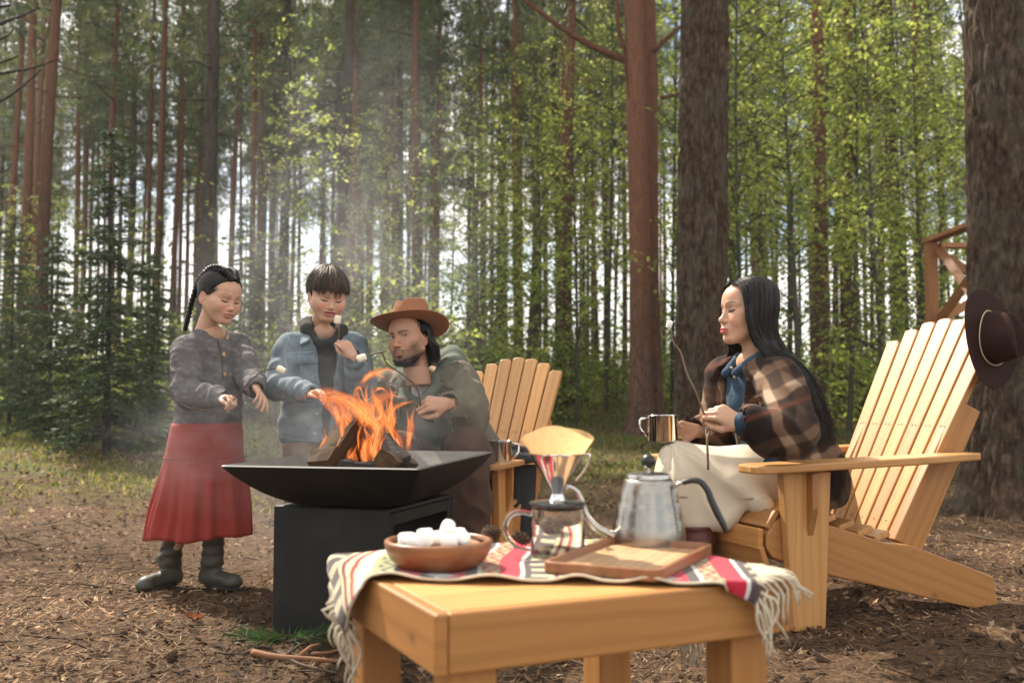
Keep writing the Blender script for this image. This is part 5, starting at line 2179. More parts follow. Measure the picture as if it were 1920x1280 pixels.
# ------------------------------------------------------------------ heads (own frame: x to the person's left, y forward, z up, eyes at z = 0, metres, adult)
def head_sdf(kind):
    ch = kind in ('girl', 'boy')
    s = Sdf((-.10, -.13, -.20), (.10, .125, .125), .0021 if not ch else .0022)
    jw = {'girl': .95, 'boy': .98, 'man': 1.05, 'woman': .92}[kind]
    cw = {'girl': 1.10, 'boy': 1.09, 'man': 1.0, 'woman': 1.0}[kind]
    up = .014 if ch else 0.0                                    # short lower face of a child
    nl = .72 if ch else (1.0 if kind == 'man' else .88)
    s.ell((0, -.018, .030), (.0745, .094, .082), 0)
    s.ell((0, .020, .040), (.063, .060, .055), .03)
    s.ell((0, .028, -.038 + up * .5), (.060 * cw, .050, .072 - up * .5), .03)
    for x in (-1, 1):
        s.ell((x * .036 * cw, .047, -.036 + up * .5), (.025 if not ch else .029, .024 if not ch else .028, .026), .022)
        s.ell((x * .051, .036, -.012), (.017, .020, .013), .022)
        s.cap((x * .056 * jw, .000, -.052 + up), (x * .022 * jw, .054, -.098 + up), .019, .016, .022)
        s.cap((x * .016, .074, .019), (x * .047, .058, .020), .0085 if kind != 'man' else .010, .007, .014)
    s.ell((0, .061, -.098 + up), (.021 * jw, .018, .016), .016)
    s.ell((0, .066, -.066 + up), (.029, .020, .021), .016)
    # eye sockets and lids
    for x in (-1, 1):
        s.ell((x * .031, .086, .0015), (.021, .0145, .0105), .012, 'sub')
        s.ell((x * .0315, .0585, -.0005), (.0175, .0145, .0115), .005)
        if kind == 'man': s.ell((x * .0315, .0745, .001), (.013, .0038, .0042), .003, 'sub')
    # nose
    s.cap((0, .0715, .006), (0, .0735 + .019 * nl, -.032 + up * .35), .0062, .0085 if ch else .0088, .011)
    tip = (0, .0755 + .020 * nl, -.036 + up * .4)
    s.ell(tip, (.0102, .0095, .0090), .007)
    for x in (-1, 1):
        s.ell((x * .0125, tip[1] - .0115, tip[2] - .0035), (.0074, .0090, .0068), .006)
        s.ell((x * .0062, tip[1] - .0045, tip[2] - .0105), (.0036, .0042, .0030), .002, 'sub')
    # lips
    mz = -.0690 + up
    w = .0215 if kind != 'man' else .0245
    lp = {'girl': (.0043, .0052), 'boy': (.0044, .0054), 'man': (.0042, .0056), 'woman': (.0056, .0070)}[kind]
    gap = .0032 if kind == 'boy' else 0
    y0 = .0845
    for x in (-1, 1):
        s.chain([(x * w, y0 - .0105, mz), (x * .011, y0 - .0005, mz + .0034 + gap), (x * .003, y0 + .0018, mz + .0044 + gap), (0, y0 + .0012, mz + .0036 + gap)], [.0026, lp[0], lp[0], lp[0] * .9], .0035)
        s.chain([(x * w, y0 - .0105, mz - .001), (x * .010, y0 - .0010, mz - .0058 - gap), (0, y0 + .0002, mz - .0068 - gap)], [.0026, lp[1] * .9, lp[1]], .0035)
        s.cap((x * (w + .002), y0 - .009, mz - .0004), (0, y0 + .008, mz - .0010), .0012, .0016 if kind != 'boy' else .0042, .0020, 'sub')
    s.ell((0, .079, mz - .0175), (.016, .006, .0045), .008, 'sub')
    # ears (the woman's are covered by her hair)
    for x in (-1, 1) if kind != 'woman' else ():
        a = .35 * x
        R = [[cos(a), -sin(a), 0], [sin(a), cos(a), 0], [0, 0, 1]]
        s.ell((x * .0745, -.014, -.012), (.0060, .0165, .0275), .007, 'add', R)
        s.ell((x * .0800, -.011, -.009), (.0045, .0090, .0165), .004, 'sub', R)
        s.ell((x * .0740, -.004, -.016), (.005, .005, .007), .004)
    # neck
    nr = {'girl': .040, 'boy': .042, 'man': .053, 'woman': .043}[kind]
    s.cap((0, -.026, -.055), (0, -.050, -.185), nr, nr, .028)
    return s.mesh()


SKIN = {'girl': (.53, .320, .215), 'boy': (.55, .330, .225), 'man': (.44, .245, .155), 'woman': (.55, .325, .210)}


def head_colour(kind, P_):
    """colour of the face: lips, warm cheeks, brows, stubble, shade painted into mouth line and nostrils"""
    C = np.tile(np.array(SKIN[kind]), (len(P_), 1))
    ch = kind in ('girl', 'boy')
    up = .014 if ch else 0.0
    def blend(w, col):
        nonlocal C
        w = np.clip(w, 0, 1)[:, None]
        C = C * (1 - w) + np.array(col) * w
    x, y, z = P_.T
    ax = np.abs(x)
    front = np.clip((y - .02) / .02, 0, 1)
    cheek = np.exp(-(((ax - .038) / .020) ** 2 + ((z + .036 - up * .5) / .018) ** 2)) * front
    blend(cheek * (.55 if kind != 'man' else .25), (.60, .235, .155))
    blend(np.exp(-((ax / .012) ** 2 + ((z + .036) / .011) ** 2)) * np.clip((y - .08) / .01, 0, 1) * .35, (.60, .25, .17))
    mz = -.0690 + up
    w = .0235 if kind != 'man' else .0265
    gap = .0032 if kind == 'boy' else 0
    lipc = {'girl': (.46, .175, .135), 'boy': (.46, .165, .130), 'man': (.36, .150, .115), 'woman': (.50, .085, .085)}[kind]
    t = np.clip(1 - (ax / w) ** 2, 0, 1)
    upm = (.0085 if kind == 'woman' else .0062) * t ** .5 * (1 - .18 * np.exp(-(ax / .003) ** 2)) + gap
    lo = (.0130 if kind == 'woman' else .0105) * t ** .6 + gap
    q = np.where(z > mz, (z - mz) / (upm + 1e-4), (mz - z) / (lo + 1e-4))
    blend(np.clip((1.08 - q) * 4, 0, 1) * (ax < w) * (y > .065), lipc)
    line = np.exp(-((z - mz + .0008) / (.0013 + gap * .75)) ** 2) * (ax < w + .001) * (y > .062)
    blend(line * .85, (.10, .03, .025))  # dark line painted for the shade between the lips
    # brows
    bt = (ax - .013) / .036
    bz = .0205 + .0065 * np.sin(np.clip(bt, 0, 1) * 2.2) - .002 * np.clip(bt, 0, 1)
    bw = {'girl': .0021, 'boy': .0022, 'man': .0042, 'woman': .0029}[kind] * (1 - .45 * np.clip(bt, 0, 1) ** 2)
    if kind == 'man': bz = bz - .004
    b = np.exp(-((z - bz) / bw) ** 2 * 1.0) * (bt > -.05) * (bt < 1.05) * (y > .03)
    blend(b * {'girl': .70, 'boy': .62, 'man': .95, 'woman': .88}[kind], (.035, .024, .020))
    # lash line of lowered eyes / rim of open eyes
    et = (ax - .0315) / (.0162 if ch else .0155)
    if kind == 'man':
        ez = .0052 - .0040 * et ** 2
        lw = .0014
    else:
        ez = -.0030 - .0026 * (1 - et ** 2) + .0016 * et
        lw = (.0014 + .0021 * np.clip(1 - et ** 2, 0, 1)) * (1.1 if ch else 1.45)
    ey = np.exp(-((z - ez) / lw) ** 2) * (np.abs(et) < 1.08) * (y > .045)
    blend(ey * 1.15, (.012, .008, .007))
    if kind == 'woman':
        sh = np.exp(-((z - .003) / .005) ** 2 - (et / 1.0) ** 2) * (y > .045)
        blend(sh * .35, (.30, .14, .10))
    else:
        sh = np.exp(-((z - .006) / .003) ** 2) * (np.abs(et) < .95) * (y > .05)
        blend(sh * .30, (.33, .16, .11))
    nos = np.exp(-((ax - .0062) / .003) ** 2 - ((z - (-.0475 + up * .4)) / .0025) ** 2) * (y > .07)
    blend(nos * .8, (.12, .04, .03))  # nostril shade put into the skin colour
    if kind == 'man':
        stub = np.clip((-.048 - z) / .012, 0, 1) * np.clip((y + .01) / .02, 0, 1)
        stub = np.maximum(stub, np.clip((-.018 - z) / .03, 0, 1) * np.exp(-((ax - .062) / .012) ** 2))
        stub *= 1 - np.clip((1.25 - q) * 4, 0, 1) * (ax < w) * (y > .065)
        blend(stub * .45, (.085, .052, .040))
        jl = np.clip((-.080 + .45 * np.clip(ax - .02, 0, 1) - z) / .016, 0, 1) * np.clip((y + .015) / .02, 0, 1) * np.clip((z + .135) / .02, 0, 1)
        jl = np.maximum(jl, np.exp(-((ax - .0625) / .009) ** 2) * np.clip((-.02 - z) / .02, 0, 1) * (y > -.01) * .8)
        jl *= 1 - np.clip((1.25 - q) * 4, 0, 1) * (ax < w) * (y > .065)
        blend(jl * (.62 + .25 * nz3(P_, 300, 4, 1)), (.030, .020, .016))
    ear = (kind != 'woman') * np.clip((ax - .072) / .006, 0, 1) * (z > -.06) * (z < .03)
    blend(ear * .35, (.56, .22, .15))
    return C


def mat_skin():
    k = NT('skin')
    c = k.attr('Col')
    n = k.noise(k.coord('Object'), 90, 4, .6)
    n3 = k.noise(k.coord('Object'), 28, 4, .65)
    c = k.mix(k.math('MULTIPLY', n, .22), c, k.mix(1.0, c, (.78, .66, .60), 'MULTIPLY'))
    c = k.mix(k.ramp(n3, [(.45, 0), (.75, .4)]), c, k.mix(1.0, c, (1.05, .78, .68), 'MULTIPLY'))
    k.set(Base=c, Rough=k.math('ADD', k.math('MULTIPLY', n3, .22), .36), Spec=.35, Sub=.12)
    k.b.inputs['Subsurface Radius'].default_value = (.012, .004, .002)
    k.b.inputs['Subsurface Scale'].default_value = .6
    k.bump(k.noise(k.coord('Object'), 420, 3, .6), .08, .001)
    return k.m
M_SKIN = mat_skin()


def mat_hair(name, col, col2, rough=.38):
    k = NT(name)
    n = k.noise(k.coord('Object', (1, 1, .25)), 130, 3, .6)
    c = k.mix(n, col, col2)
    a = k.new('ShaderNodeAttribute', attribute_name='Col')
    has = k.math('GREATER_THAN', a.outputs['Alpha'], .5)
    c = k.mix(has, c, k.mix(1.0, c, a.outputs['Color'], 'MULTIPLY'))
    k.set(Base=c, Rough=rough, Spec=.28)
    return k.m
M_HAIRB = mat_hair('black_hair', (.006, .0045, .004), (.016, .011, .009), .42)
M_HAIRK = mat_hair('dark_brown_hair', (.014, .009, .007), (.050, .030, .020), .46)
M_EYEW = mat_plain('eye_white', (.42, .36, .33), .3)
M_IRIS = mat_plain('dark_iris', (.018, .009, .006), .12)


# ------------------------------------------------------------------ hands (own frame: y along the fingers, x towards the thumb, z out of the back of the hand)
def hand_sdf(pose, h=.0019):
    """right hand; mirrored for the left.  pose: per finger curl angles (base, mid, tip), splay, thumb points"""
    s = Sdf((-.065, -.06, -.095), (.085, .205, .05), h)
    # wrist and palm
    s.cap((0, -.055, 0), (0, .010, 0), .027, .025, .01, flat=((0, 0, 1), .74))
    s.cap((.002, .0, -.001), (.018, .072, 0), .024, .019, .014, flat=((0, 0, 1), .62))
    s.cap((-.006, .0, -.001), (-.022, .066, -.001), .022, .018, .014, flat=((0, 0, 1), .64))
    s.cap((0, .02, 0), (-.003, .072, 0), .026, .022, .014, flat=((0, 0, 1), .55))
    s.cap((.016, .012, -.008), (.030, .040, -.014), .016, .013, .012)
    base = [(.027, .083, 0), (.0085, .089, .001), (-.0105, .084, 0), (-.0275, .074, -.002)]
    lens = [(.041, .025, .019), (.045, .028, .020), (.041, .026, .019), (.032, .019, .017)]
    rad = [.0090, .0092, .0087, .0076]
    tips = []
    for i in range(4):
        c = pose['curl'][i]
        sp = pose.get('splay', (.10, .03, -.04, -.12))[i]
        p = np.array(base[i]); ang = 0.0
        pts, rr = [np.array([base[i][0] * .75, base[i][1] - .03, base[i][2]]), p], [rad[i] * .95, rad[i] * 1.10]
        for j in range(3):
            ang += c[j]
            d = np.array([sin(sp) * cos(min(ang, 1.4)), cos(sp) * cos(ang), -sin(ang)])
            p = p + d * lens[i][j]
            pts.append(p); rr.append(rad[i] * (1.0, .90, .76)[j])
        s.chain(pts, rr, .0030)
        tips.append(p)
    s.chain([np.array(q) for q in pose['thumb']], [.0150, .0118, .0104, .0082], .006)
    return s.mesh(), tips


POSES = {
    # thumb against the side of a curled first finger, the others folded: holding a stick
    'pinch': dict(curl=[(.75, 1.05, .45), (1.0, 1.25, .55), (1.15, 1.3, .6), (1.2, 1.3, .6)], thumb=[(.020, .016, -.006), (.043, .046, -.022), (.044, .078, -.034), (.034, .100, -.043)]),
    # loosely open
    'open': dict(curl=[(.20, .30, .2), (.35, .40, .25), (.45, .5, .3), (.5, .55, .35)], thumb=[(.020, .016, -.006), (.046, .044, -.016), (.062, .070, -.022), (.068, .092, -.028)], splay=(.16, .04, -.07, -.2)),
    # round a mug
    'grip': dict(curl=[(.45, .75, .5), (.5, .8, .5), (.55, .85, .5), (.6, .85, .5)], thumb=[(.020, .016, -.006), (.044, .040, -.024), (.054, .062, -.048), (.050, .074, -.068)]),
    'soft': dict(curl=[(.5, .7, .3), (.65, .85, .4), (.8, .95, .45), (.9, 1.0, .5)], thumb=[(.020, .016, -.006), (.043, .046, -.020), (.050, .074, -.030), (.044, .094, -.040)]),
}


def hand(pose, wrist, fwd, back, left=False, scale=1.0):
    """place a hand: wrist point, finger direction, direction of the back of the hand"""
    (V, F), tips = hand_sdf(POSES[pose])
    V = V.copy(); tips = np.array(tips)
    if left:
        V[:, 0] *= -1; tips[:, 0] *= -1; F = F[:, ::-1]
    y = Vector(fwd).normalized(); z = Vector(back); z = (z - y * z.dot(y)).normalized(); x = y.cross(z)
    M = Matrix((x, y, z)).transposed().to_4x4() @ Matrix.Scale(scale, 4)
    M.translation = Vector(wrist)
    return (xf(M, V), F), xf(M, tips), M


def head_matrix(c, fwd, roll=0.0, scale=1.0, up=(0, 0, 1)):
    y = Vector(fwd).normalized(); z = Vector(up); z = (z - y * z.dot(y)).normalized()
    z.rotate(Matrix.Rotation(roll, 3, y)); x = y.cross(z)
    # x must point to the person's left: left = up x forward
    x = -x if x.dot(Vector((0, 0, 1)).cross(y)) < 0 else x
    M = Matrix((x, y, z)).transposed().to_4x4() @ Matrix.Scale(scale, 4)
    M.translation = Vector(c)
    return M


def garment(name, sdf, mat, parent, fold=.006, fsc=14, seed=1, smooth=1, extra=None, creases=()):
    V, F = sdf.mesh()
    V = smoothv(V, F, smooth)
    if fold:
        N = vnormals(V, F)
        a = nz3(V, fsc, seed, 2)
        b = 1 - 2 * np.abs(nz3(V, fsc * 1.5, seed + 50, 2))             # ridged: reads as folds, not lumps
        d = fold * (.55 * a + .65 * np.clip(b, -1, 1))
        for p, axis, rad, amp, fr in creases:
            q = V - np.array(p)
            ax_ = np.array(axis) / np.linalg.norm(axis)
            w = np.exp(-(q * q).sum(1) / rad ** 2)
            d = d + amp * w * np.sin(fr * (q @ ax_) + 1.7 * nz3(V, 11, seed + 7) + 1.2 * np.sin(q @ np.array([9., 13., 7.])))
        V = V + N * d[:, None]
    if extra is not None: V = extra(V, F)
    return link(name, npmesh(name, V, F, True, mats=[mat]), parent)


def eyes(Mh, parent, kind='man', look=(.35, .1)):
    for x in (-1, 1):
        mb = MB()
        # visible almond of the eyeball
        n = 18
        V = [Vector((x * .0315, .0738, .0007))]
        for r in (.5, 1):
            for q in range(n):
                a = 2 * pi * q / n
                px_, pz_ = .0132 * r * cos(a), (.0046 if sin(a) > 0 else .0036) * r * sin(a) * (1 - .25 * abs(cos(a)) ** 3)
                V.append(Vector((x * .0315 + px_, .0738 - 28 * px_ * px_ * 1.0 - 10 * pz_ * pz_, .0007 + pz_)))
        F = [(0, 1 + q, 1 + (q + 1) % n) for q in range(n)] + [(1 + q, 1 + n + q, 1 + n + (q + 1) % n, 1 + (q + 1) % n) for q in range(n)]
        o = mb.add(V, F).build('eye', M_EYEW, parent, True); o.matrix_local = parent.matrix_world.inverted() @ Mh
        mb = MB()
        cx, cz = x * .0315 + look[0] * .008, .0010 + look[1] * .003
        dx = cx - x * .0315
        c = Vector((cx, .0746 - 28 * dx * dx, cz))
        V = [c] + [c + Vector((.0056 * cos(2 * pi * q / 14), -.0006, max(-.0038, min(.0044, .0056 * sin(2 * pi * q / 14))))) for q in range(14)]
        mb.add(V, [(0, 1 + q, 1 + (q + 1) % 14) for q in range(14)])
        i = mb.build('iris', M_IRIS, o, True)


def strands(name, paths, mat, parent, r=.0022, n=4, squash=(1.6, .6), taper=.25, var=.55):
    mb = MB()
    rg = random.Random(len(paths))
    C = []
    for p in paths:
        m = len(p)
        k = len(mb.v)
        mb.tube(p, [r * (1 - (1 - taper) * (i / (m - 1)) ** 2.2) for i in range(m)], n, False, squash)
        c = max(.25, 1 + rg.gauss(0, var))
        C += [(c, c * rg.uniform(.9, 1.0), c * rg.uniform(.8, 1.0))] * (len(mb.v) - k)
    me = mb.mesh(name, mat, True)
    set_col(me, np.array(C))
    return link(name, me, parent)


def face_patch(name, kind, mask, off, Mh, mat, parent, seed=1):
    """short hair growing out of part of the face: the skin there, raised and roughened"""
    V, F = head_sdf(kind)
    N = vnormals(V, F)
    w = mask(V)
    V2 = V + N * (off(V) * np.clip(w * 1.6, 0, 1) - .0012)[:, None] + N * (.0011 * np.random.default_rng(seed).normal(0, 1, len(V)) * (w > .3))[:, None]
    keep = (w[F] > .30).all(1)
    F2 = F[keep]
    u, inv = np.unique(F2, return_inverse=True)
    return link(name, npmesh(name, xf(Mh, V2[u]), inv.reshape(F2.shape), True, mats=[mat]), parent)
# ================================================================== cloth materials
def mat_cloth(name, col, var=.18, weave=260, bump=.25, rough=.9, sheen=.15, col2=None):
    k = NT(name)
    v = k.coord('Object')
    a = k.noise(v, weave, 2, .6)
    b = k.noise(v, 9, 4, .6)
    c2 = col2 or [min(1, x * (1 + 2 * var)) for x in col]
    c = k.mix(b, [x * (1 - var) for x in col], c2)
    c = k.mix(k.math('MULTIPLY', a, .30), c, [x * .55 for x in col])
    k.set(Base=c, Rough=rough, Spec=.15, Sheen=sheen * .25)
    k.bump(a, bump, .002)
    return k.m


def mat_quilt():
    k = NT('quilted_knit')
    v = k.coord('Object', (1, 1, 1.25), (.2, .1, .4))
    vo = k.new('ShaderNodeTexVoronoi', feature='SMOOTH_F1'); vo.inputs['Scale'].default_value = 33
    vo.inputs['Randomness'].default_value = .8; vo.inputs['Smoothness'].default_value = .25
    k.l(v, vo.inputs['Vector'])
    d = k.ramp(vo.outputs['Distance'], [(0.0, 1), (.62, 0)])
    n = k.noise(v, 320, 2, .6)
    c = k.mix(d, (.115, .106, .103), (.185, .171, .166))
    c = k.mix(k.math('MULTIPLY', n, .35), c, (.05, .045, .047))
    k.set(Base=c, Rough=.95, Spec=.1, Sheen=.04)
    k.bump(k.mix(.12, d, n), .7, .009)
    return k.m


def mat_cord():
    k = NT('corduroy')
    v = k.coord('Object')
    wv = k.new('ShaderNodeTexWave', wave_type='BANDS', bands_direction='DIAGONAL')
    wv.inputs['Scale'].default_value = 74; wv.inputs['Distortion'].default_value = 1.2; wv.inputs['Detail'].default_value = 1; wv.inputs['Detail Scale'].default_value = .5
    k.l(k.coord('Object', (1, .6, .35)), wv.inputs['Vector'])
    n = k.noise(v, 10, 4, .6)
    c = k.mix(wv.outputs['Fac'], (.100, .090, .064), (.205, .186, .136))
    c = k.mix(k.math('MULTIPLY', n, .5), c, (.085, .072, .048))
    k.set(Base=c, Rough=.9, Spec=.12, Sheen=.04)
    k.bump(wv.outputs['Fac'], .5, .003)
    return k.m


def mat_plaid():
    k = NT('plaid_wool')
    v = k.coord('Object', (1, 1, 1), (.15, .35, .25))
    sp = k.new('ShaderNodeSeparateXYZ'); k.l(v, sp.inputs[0])
    def bands(src, f, ph, stops):
        t = k.math('FRACT', k.math('ADD', k.math('MULTIPLY', src, f), ph))
        return k.ramp(t, stops)
    st = [(0, .06), (.15, .10), (.19, .78), (.33, .86), (.37, .28), (.54, .12), (.58, .48), (.70, .42), (.74, .04), (1, .06)]
    wob = k.math('MULTIPLY', k.noise(v, 5, 2, .5), .11)
    a = bands(k.math('ADD', sp.outputs['X'], wob), 4.6, .18, st)
    b = bands(k.math('ADD', sp.outputs['Z'], wob), 4.2, .42, st)
    m = k.math('MULTIPLY', k.math('ADD', a, b), .5)
    wv = k.new('ShaderNodeTexWave', wave_type='BANDS', bands_direction='DIAGONAL'); wv.inputs['Scale'].default_value = 75; wv.inputs['Distortion'].default_value = 3
    k.l(v, wv.inputs['Vector'])
    n = k.noise(v, 260, 3, .7)
    c = k.ramp(m, [(.08, (.010, .006, .005)), (.24, (.045, .024, .015)), (.42, (.145, .082, .050)), (.60, (.30, .195, .125)), (.85, (.56, .44, .31))])
    red = bands(sp.outputs['Z'], 4.2, .10, [(0, 0), (.45, 0), (.50, .5), (.55, 0), (1, 0)])
    c = k.mix(red, c, (.20, .050, .030))
    c = k.mix(k.math('MULTIPLY', wv.outputs['Fac'], .28), c, (.045, .030, .022))
    c = k.mix(k.math('MULTIPLY', n, .25), c, (.06, .04, .03))
    k.set(Base=c, Rough=.95, Spec=.1, Sheen=.04)
    k.bump(k.mix(.5, n, wv.outputs['Fac']), .35, .003)
    return k.m


def mat_denim(name, dark, light, fade=.5):
    k = NT(name)
    v = k.coord('Object')
    n = k.noise(v, 13, 5, .65)
    w = k.noise(k.coord('Object', (1, 1, 3)), 300, 2, .6)
    c = k.mix(k.ramp(n, [(.33, 0), (.68, 1)]), dark, light)
    c = k.mix(k.math('MULTIPLY', w, .35), c, [x * .6 for x in dark])
    k.set(Base=c, Rough=.85, Spec=.15, Sheen=.04)
    k.bump(k.mix(.3, w, n), .3, .003)
    return k.m


M_KNIT = mat_quilt()
M_SKIRTR = mat_cloth('red_cotton', (.275, .044, .033), .16, 320, .2)
M_SKIRTC = mat_cloth('cream_cotton', (.66, .56, .42), .05, 320, .12)
M_DENIML = mat_denim('light_denim', (.085, .118, .145), (.235, .285, .305))
M_DENIMD = mat_denim('dark_denim', (.022, .045, .075), (.055, .095, .140))
M_HOODD = mat_cloth('dark_grey_jersey', (.032, .034, .032), .25, 240, .3)
M_HOODG = mat_cloth('sage_jersey', (.125, .140, .110), .12, 240, .3)
M_CORDU = mat_cord()
M_PLAID = mat_plaid()
M_TROUB = mat_cloth('brown_twill', (.085, .050, .036), .2, 260, .3)
M_TROUT = mat_cloth('tan_twill', (.20, .125, .080), .15, 260, .3)
M_TEE = mat_cloth('white_jersey', (.62, .60, .56), .05, 260, .2)
M_BOOTG = mat_plain('olive_leather', (.060, .056, .040), .50, 0, .4, (30, .35, .006), .4, 14)
M_BOOTR = mat_plain('oxblood_leather', (.085, .022, .015), .42, 0, .4, (30, .3, .005), .3, 14)
M_SOLE = mat_plain('dark_rubber', (.020, .017, .015), .8)
M_SOLEB = mat_plain('brown_rubber', (.10, .06, .035), .8)
M_BUTTONW = mat_plain('wood_button', (.42, .25, .12), .5)
M_BUTTONM = mat_plain('metal_button', (.42, .36, .28), .35, .9)
M_STITCH = mat_plain('pale_stitching', (.34, .36, .36), .9)

M_HAIRBOY = mat_hair('brown_hair', (.026, .016, .011), (.085, .052, .034), .45)
from mathutils.bvhtree import BVHTree


def surf(o):
    me = o.data
    return BVHTree.FromPolygons([v.co.copy() for v in me.vertices], [tuple(p.vertices) for p in me.polygons])


def shot(bvh, px, py, lift=.0015):
    """point on a garment where the sight line through (px, py) meets it, pushed out a little"""
    o = Vector((0, 0, CAM_H)); d = (P(px, py, 1.0) - o).normalized()
    h, n, i, t = bvh.ray_cast(o, d)
    if h is None: return None, None
    if n.dot(d) > 0: n = -n
    return h + n * lift, n


def seam(bvh, pts, parent, mat=None, r=.0016, name='seam', lift=.0008, step=5):
    q = []
    pts2 = spline([Vector((a, b, 0)) for a, b in pts], step)
    for p in pts2:
        h, n = shot(bvh, p.x, p.y, lift)
        if h is not None and (not q or (h - q[-1]).length < .08): q.append(h)
    if len(q) < 2: return None
    return MB().tube(q, r, 5).build(name, mat or M_STITCH, parent, True)


def flap(bvh, quad, parent, mat, name='pocket_flap', th=.004, n=8):
    """patch of cloth lying on a garment; quad = four picture corners in order"""
    V, U = [], []
    a, b, c, d = [Vector((x, y, 0)) for x, y in quad]
    top = []
    for i in range(n + 1):
        for j in range(n + 1):
            p = a.lerp(b, i / n).lerp(d.lerp(c, i / n), j / n)
            h, nn = shot(bvh, p.x, p.y, .001)
            if h is None: return None
            V.append(h); top.append(h + nn * th)
    m = (n + 1) ** 2
    F = []
    idx = lambda i, j: i * (n + 1) + j
    for i in range(n):
        for j in range(n):
            F.append((idx(i, j) + m, idx(i + 1, j) + m, idx(i + 1, j + 1) + m, idx(i, j + 1) + m))
    edge = [idx(i, 0) for i in range(n + 1)] + [idx(n, j) for j in range(1, n + 1)] + [idx(i, n) for i in range(n - 1, -1, -1)] + [idx(0, j) for j in range(n - 1, 0, -1)]
    for k in range(len(edge)):
        e0, e1 = edge[k], edge[(k + 1) % len(edge)]
        F.append((e0, e1, e1 + m, e0 + m))
    return MB().add(V + top, F).build(name, mat, parent, True)


def button(bvh, px, py, parent, mat, r=.007):
    h, n = shot(bvh, px, py, .001)
    if h is None: return
    M = n.to_track_quat('Z', 'Y').to_matrix().to_4x4(); M.translation = h
    MB().lathe([(0, 0), (r, 0), (r * 1.05, .0015), (r * .8, .003), (r * .5, .0022), (0, .0022)], 14, M).build('button', mat, parent, True)


def sleeve_creases(J, amp, fr):
    out = []
    for sd in 'LR':
        a, b, c = J['sh' + sd], J['el' + sd], J['wr' + sd]
        out.append((tuple(b), tuple((b - a).normalized() + (c - b).normalized()), .085, amp, fr))
        out.append((tuple(b.lerp(c, .75)), tuple(c - b), .07, amp * .7, fr * 1.25))
        out.append((tuple(a.lerp(b, .45)), tuple((b - a).normalized() + Vector((.3, .2, 0))), .09, amp * .6, fr * .7))
    return out


def person_root(base, label):
    e = empty('person', (0, 0, 0), label, 'person')
    return e


def build_body(J, rs, e, Mh, kind, hands, neck=None, h=.006):
    """torso, limbs, head and hands as one skin"""
    pts = np.array([tuple(v) for v in J.values()])
    s = Sdf(pts.min(0) - .16, pts.max(0) + .16, h)
    f = np.array(J['_f']) if '_f' in J else None
    return s


def human(kind, e, J, f, lat, Mh, hands, sc):
    """J: joints (Vectors). f: facing, lat: towards the person's left. sc: size against an adult"""
    pts = np.array([tuple(v) for v in J.values()])
    lo, hi = pts.min(0) - .15 * sc - .03, pts.max(0) + .15 * sc + .03
    s = Sdf(lo, hi, .0058)
    fl = (tuple(f), .72)
    hs = np.array(Mh) @ np.array([0, -.040, -.12, 1]); nb = tuple(J['neck'])
    nr = {'girl': .040, 'boy': .042, 'man': .057, 'woman': .044}[kind] * Mh.to_scale().x
    s.cap(hs[:3], nb, nr, nr * 1.08, 0)
    s.cap(nb, tuple(J['chest']), nr * 1.1, (.128 if kind == 'man' else .105) * sc, .05, flat=fl)
    s.cap(tuple(J['chest']), tuple(J['hip']), (.128 if kind == 'man' else .112) * sc, .105 * sc, .04, flat=fl)
    for sd in 'LR':
        s.chain([nb, tuple(J['sh' + sd])], [.042 * sc, .050 * sc], .035)
        s.chain([tuple(J['sh' + sd]), tuple(J['el' + sd]), tuple(J['wr' + sd])], [.048 * sc, .036 * sc, .024 * sc], .02)
        if 'kn' + sd in J:
            s.chain([tuple(J['hp' + sd]), tuple(J['kn' + sd]), tuple(J['an' + sd])], [.074 * sc, .048 * sc, .028 * sc], .03)
    Vb, Fb = s.mesh()
    Vh, Fh = head_sdf(kind)
    # the head's own neck ends inside the torso
    parts = [(Vb, Fb), (xf(Mh, Vh), Fh)] + [hd[0] for hd in hands]
    me = unite(parts, 'body')
    V = me_verts(me)
    Q = xf(Mh.inverted(), V)
    C = head_colour(kind, Q)
    far = (np.abs(Q[:, 0]) > .1) | (np.abs(Q[:, 1]) > .13) | (Q[:, 2] < -.125) | (Q[:, 2] > .14)
    base = np.array(SKIN[kind])
    C[far] = base
    for hd in hands:
        for t in hd[1]:
            w = np.exp(-(np.linalg.norm(V - t, axis=1) / (.016 * hd[2].to_scale().x)) ** 2)[:, None] * .35
            C = C * (1 - w) + np.array((.60, .25, .18)) * w
    set_col(me, C)
    me.materials.clear(); me.materials.append(M_SKIN)
    return link('body', me, e)


def torso_sdf(J, f, h, r_ch, r_wa, hem, fl=.75, pad=.2, k=.04, shr=.062, neck_sub=.05, ext=()):
    """shared trunk of a jacket or jumper: chest to hem, with the shoulder yoke"""
    pts = np.array([tuple(v) for v in list(J.values()) + list(ext)])
    keep = [n for n in J if n[:2] in ('ne', 'ch', 'sh', 'el', 'wr')]
    pts = np.array([tuple(J[n]) for n in keep] + [tuple(hem)] + [tuple(x) for x in ext])
    s = Sdf(pts.min(0) - pad, pts.max(0) + pad, h)
    s.cap(tuple(J['chest']), tuple(hem), r_ch, r_wa, 0, flat=(tuple(f), fl))
    for sd in 'LR':
        s.chain([tuple(J['neck'] - Vector((0, 0, .018))), tuple(J['sh' + sd])], [shr * .95, shr], k)
    return s


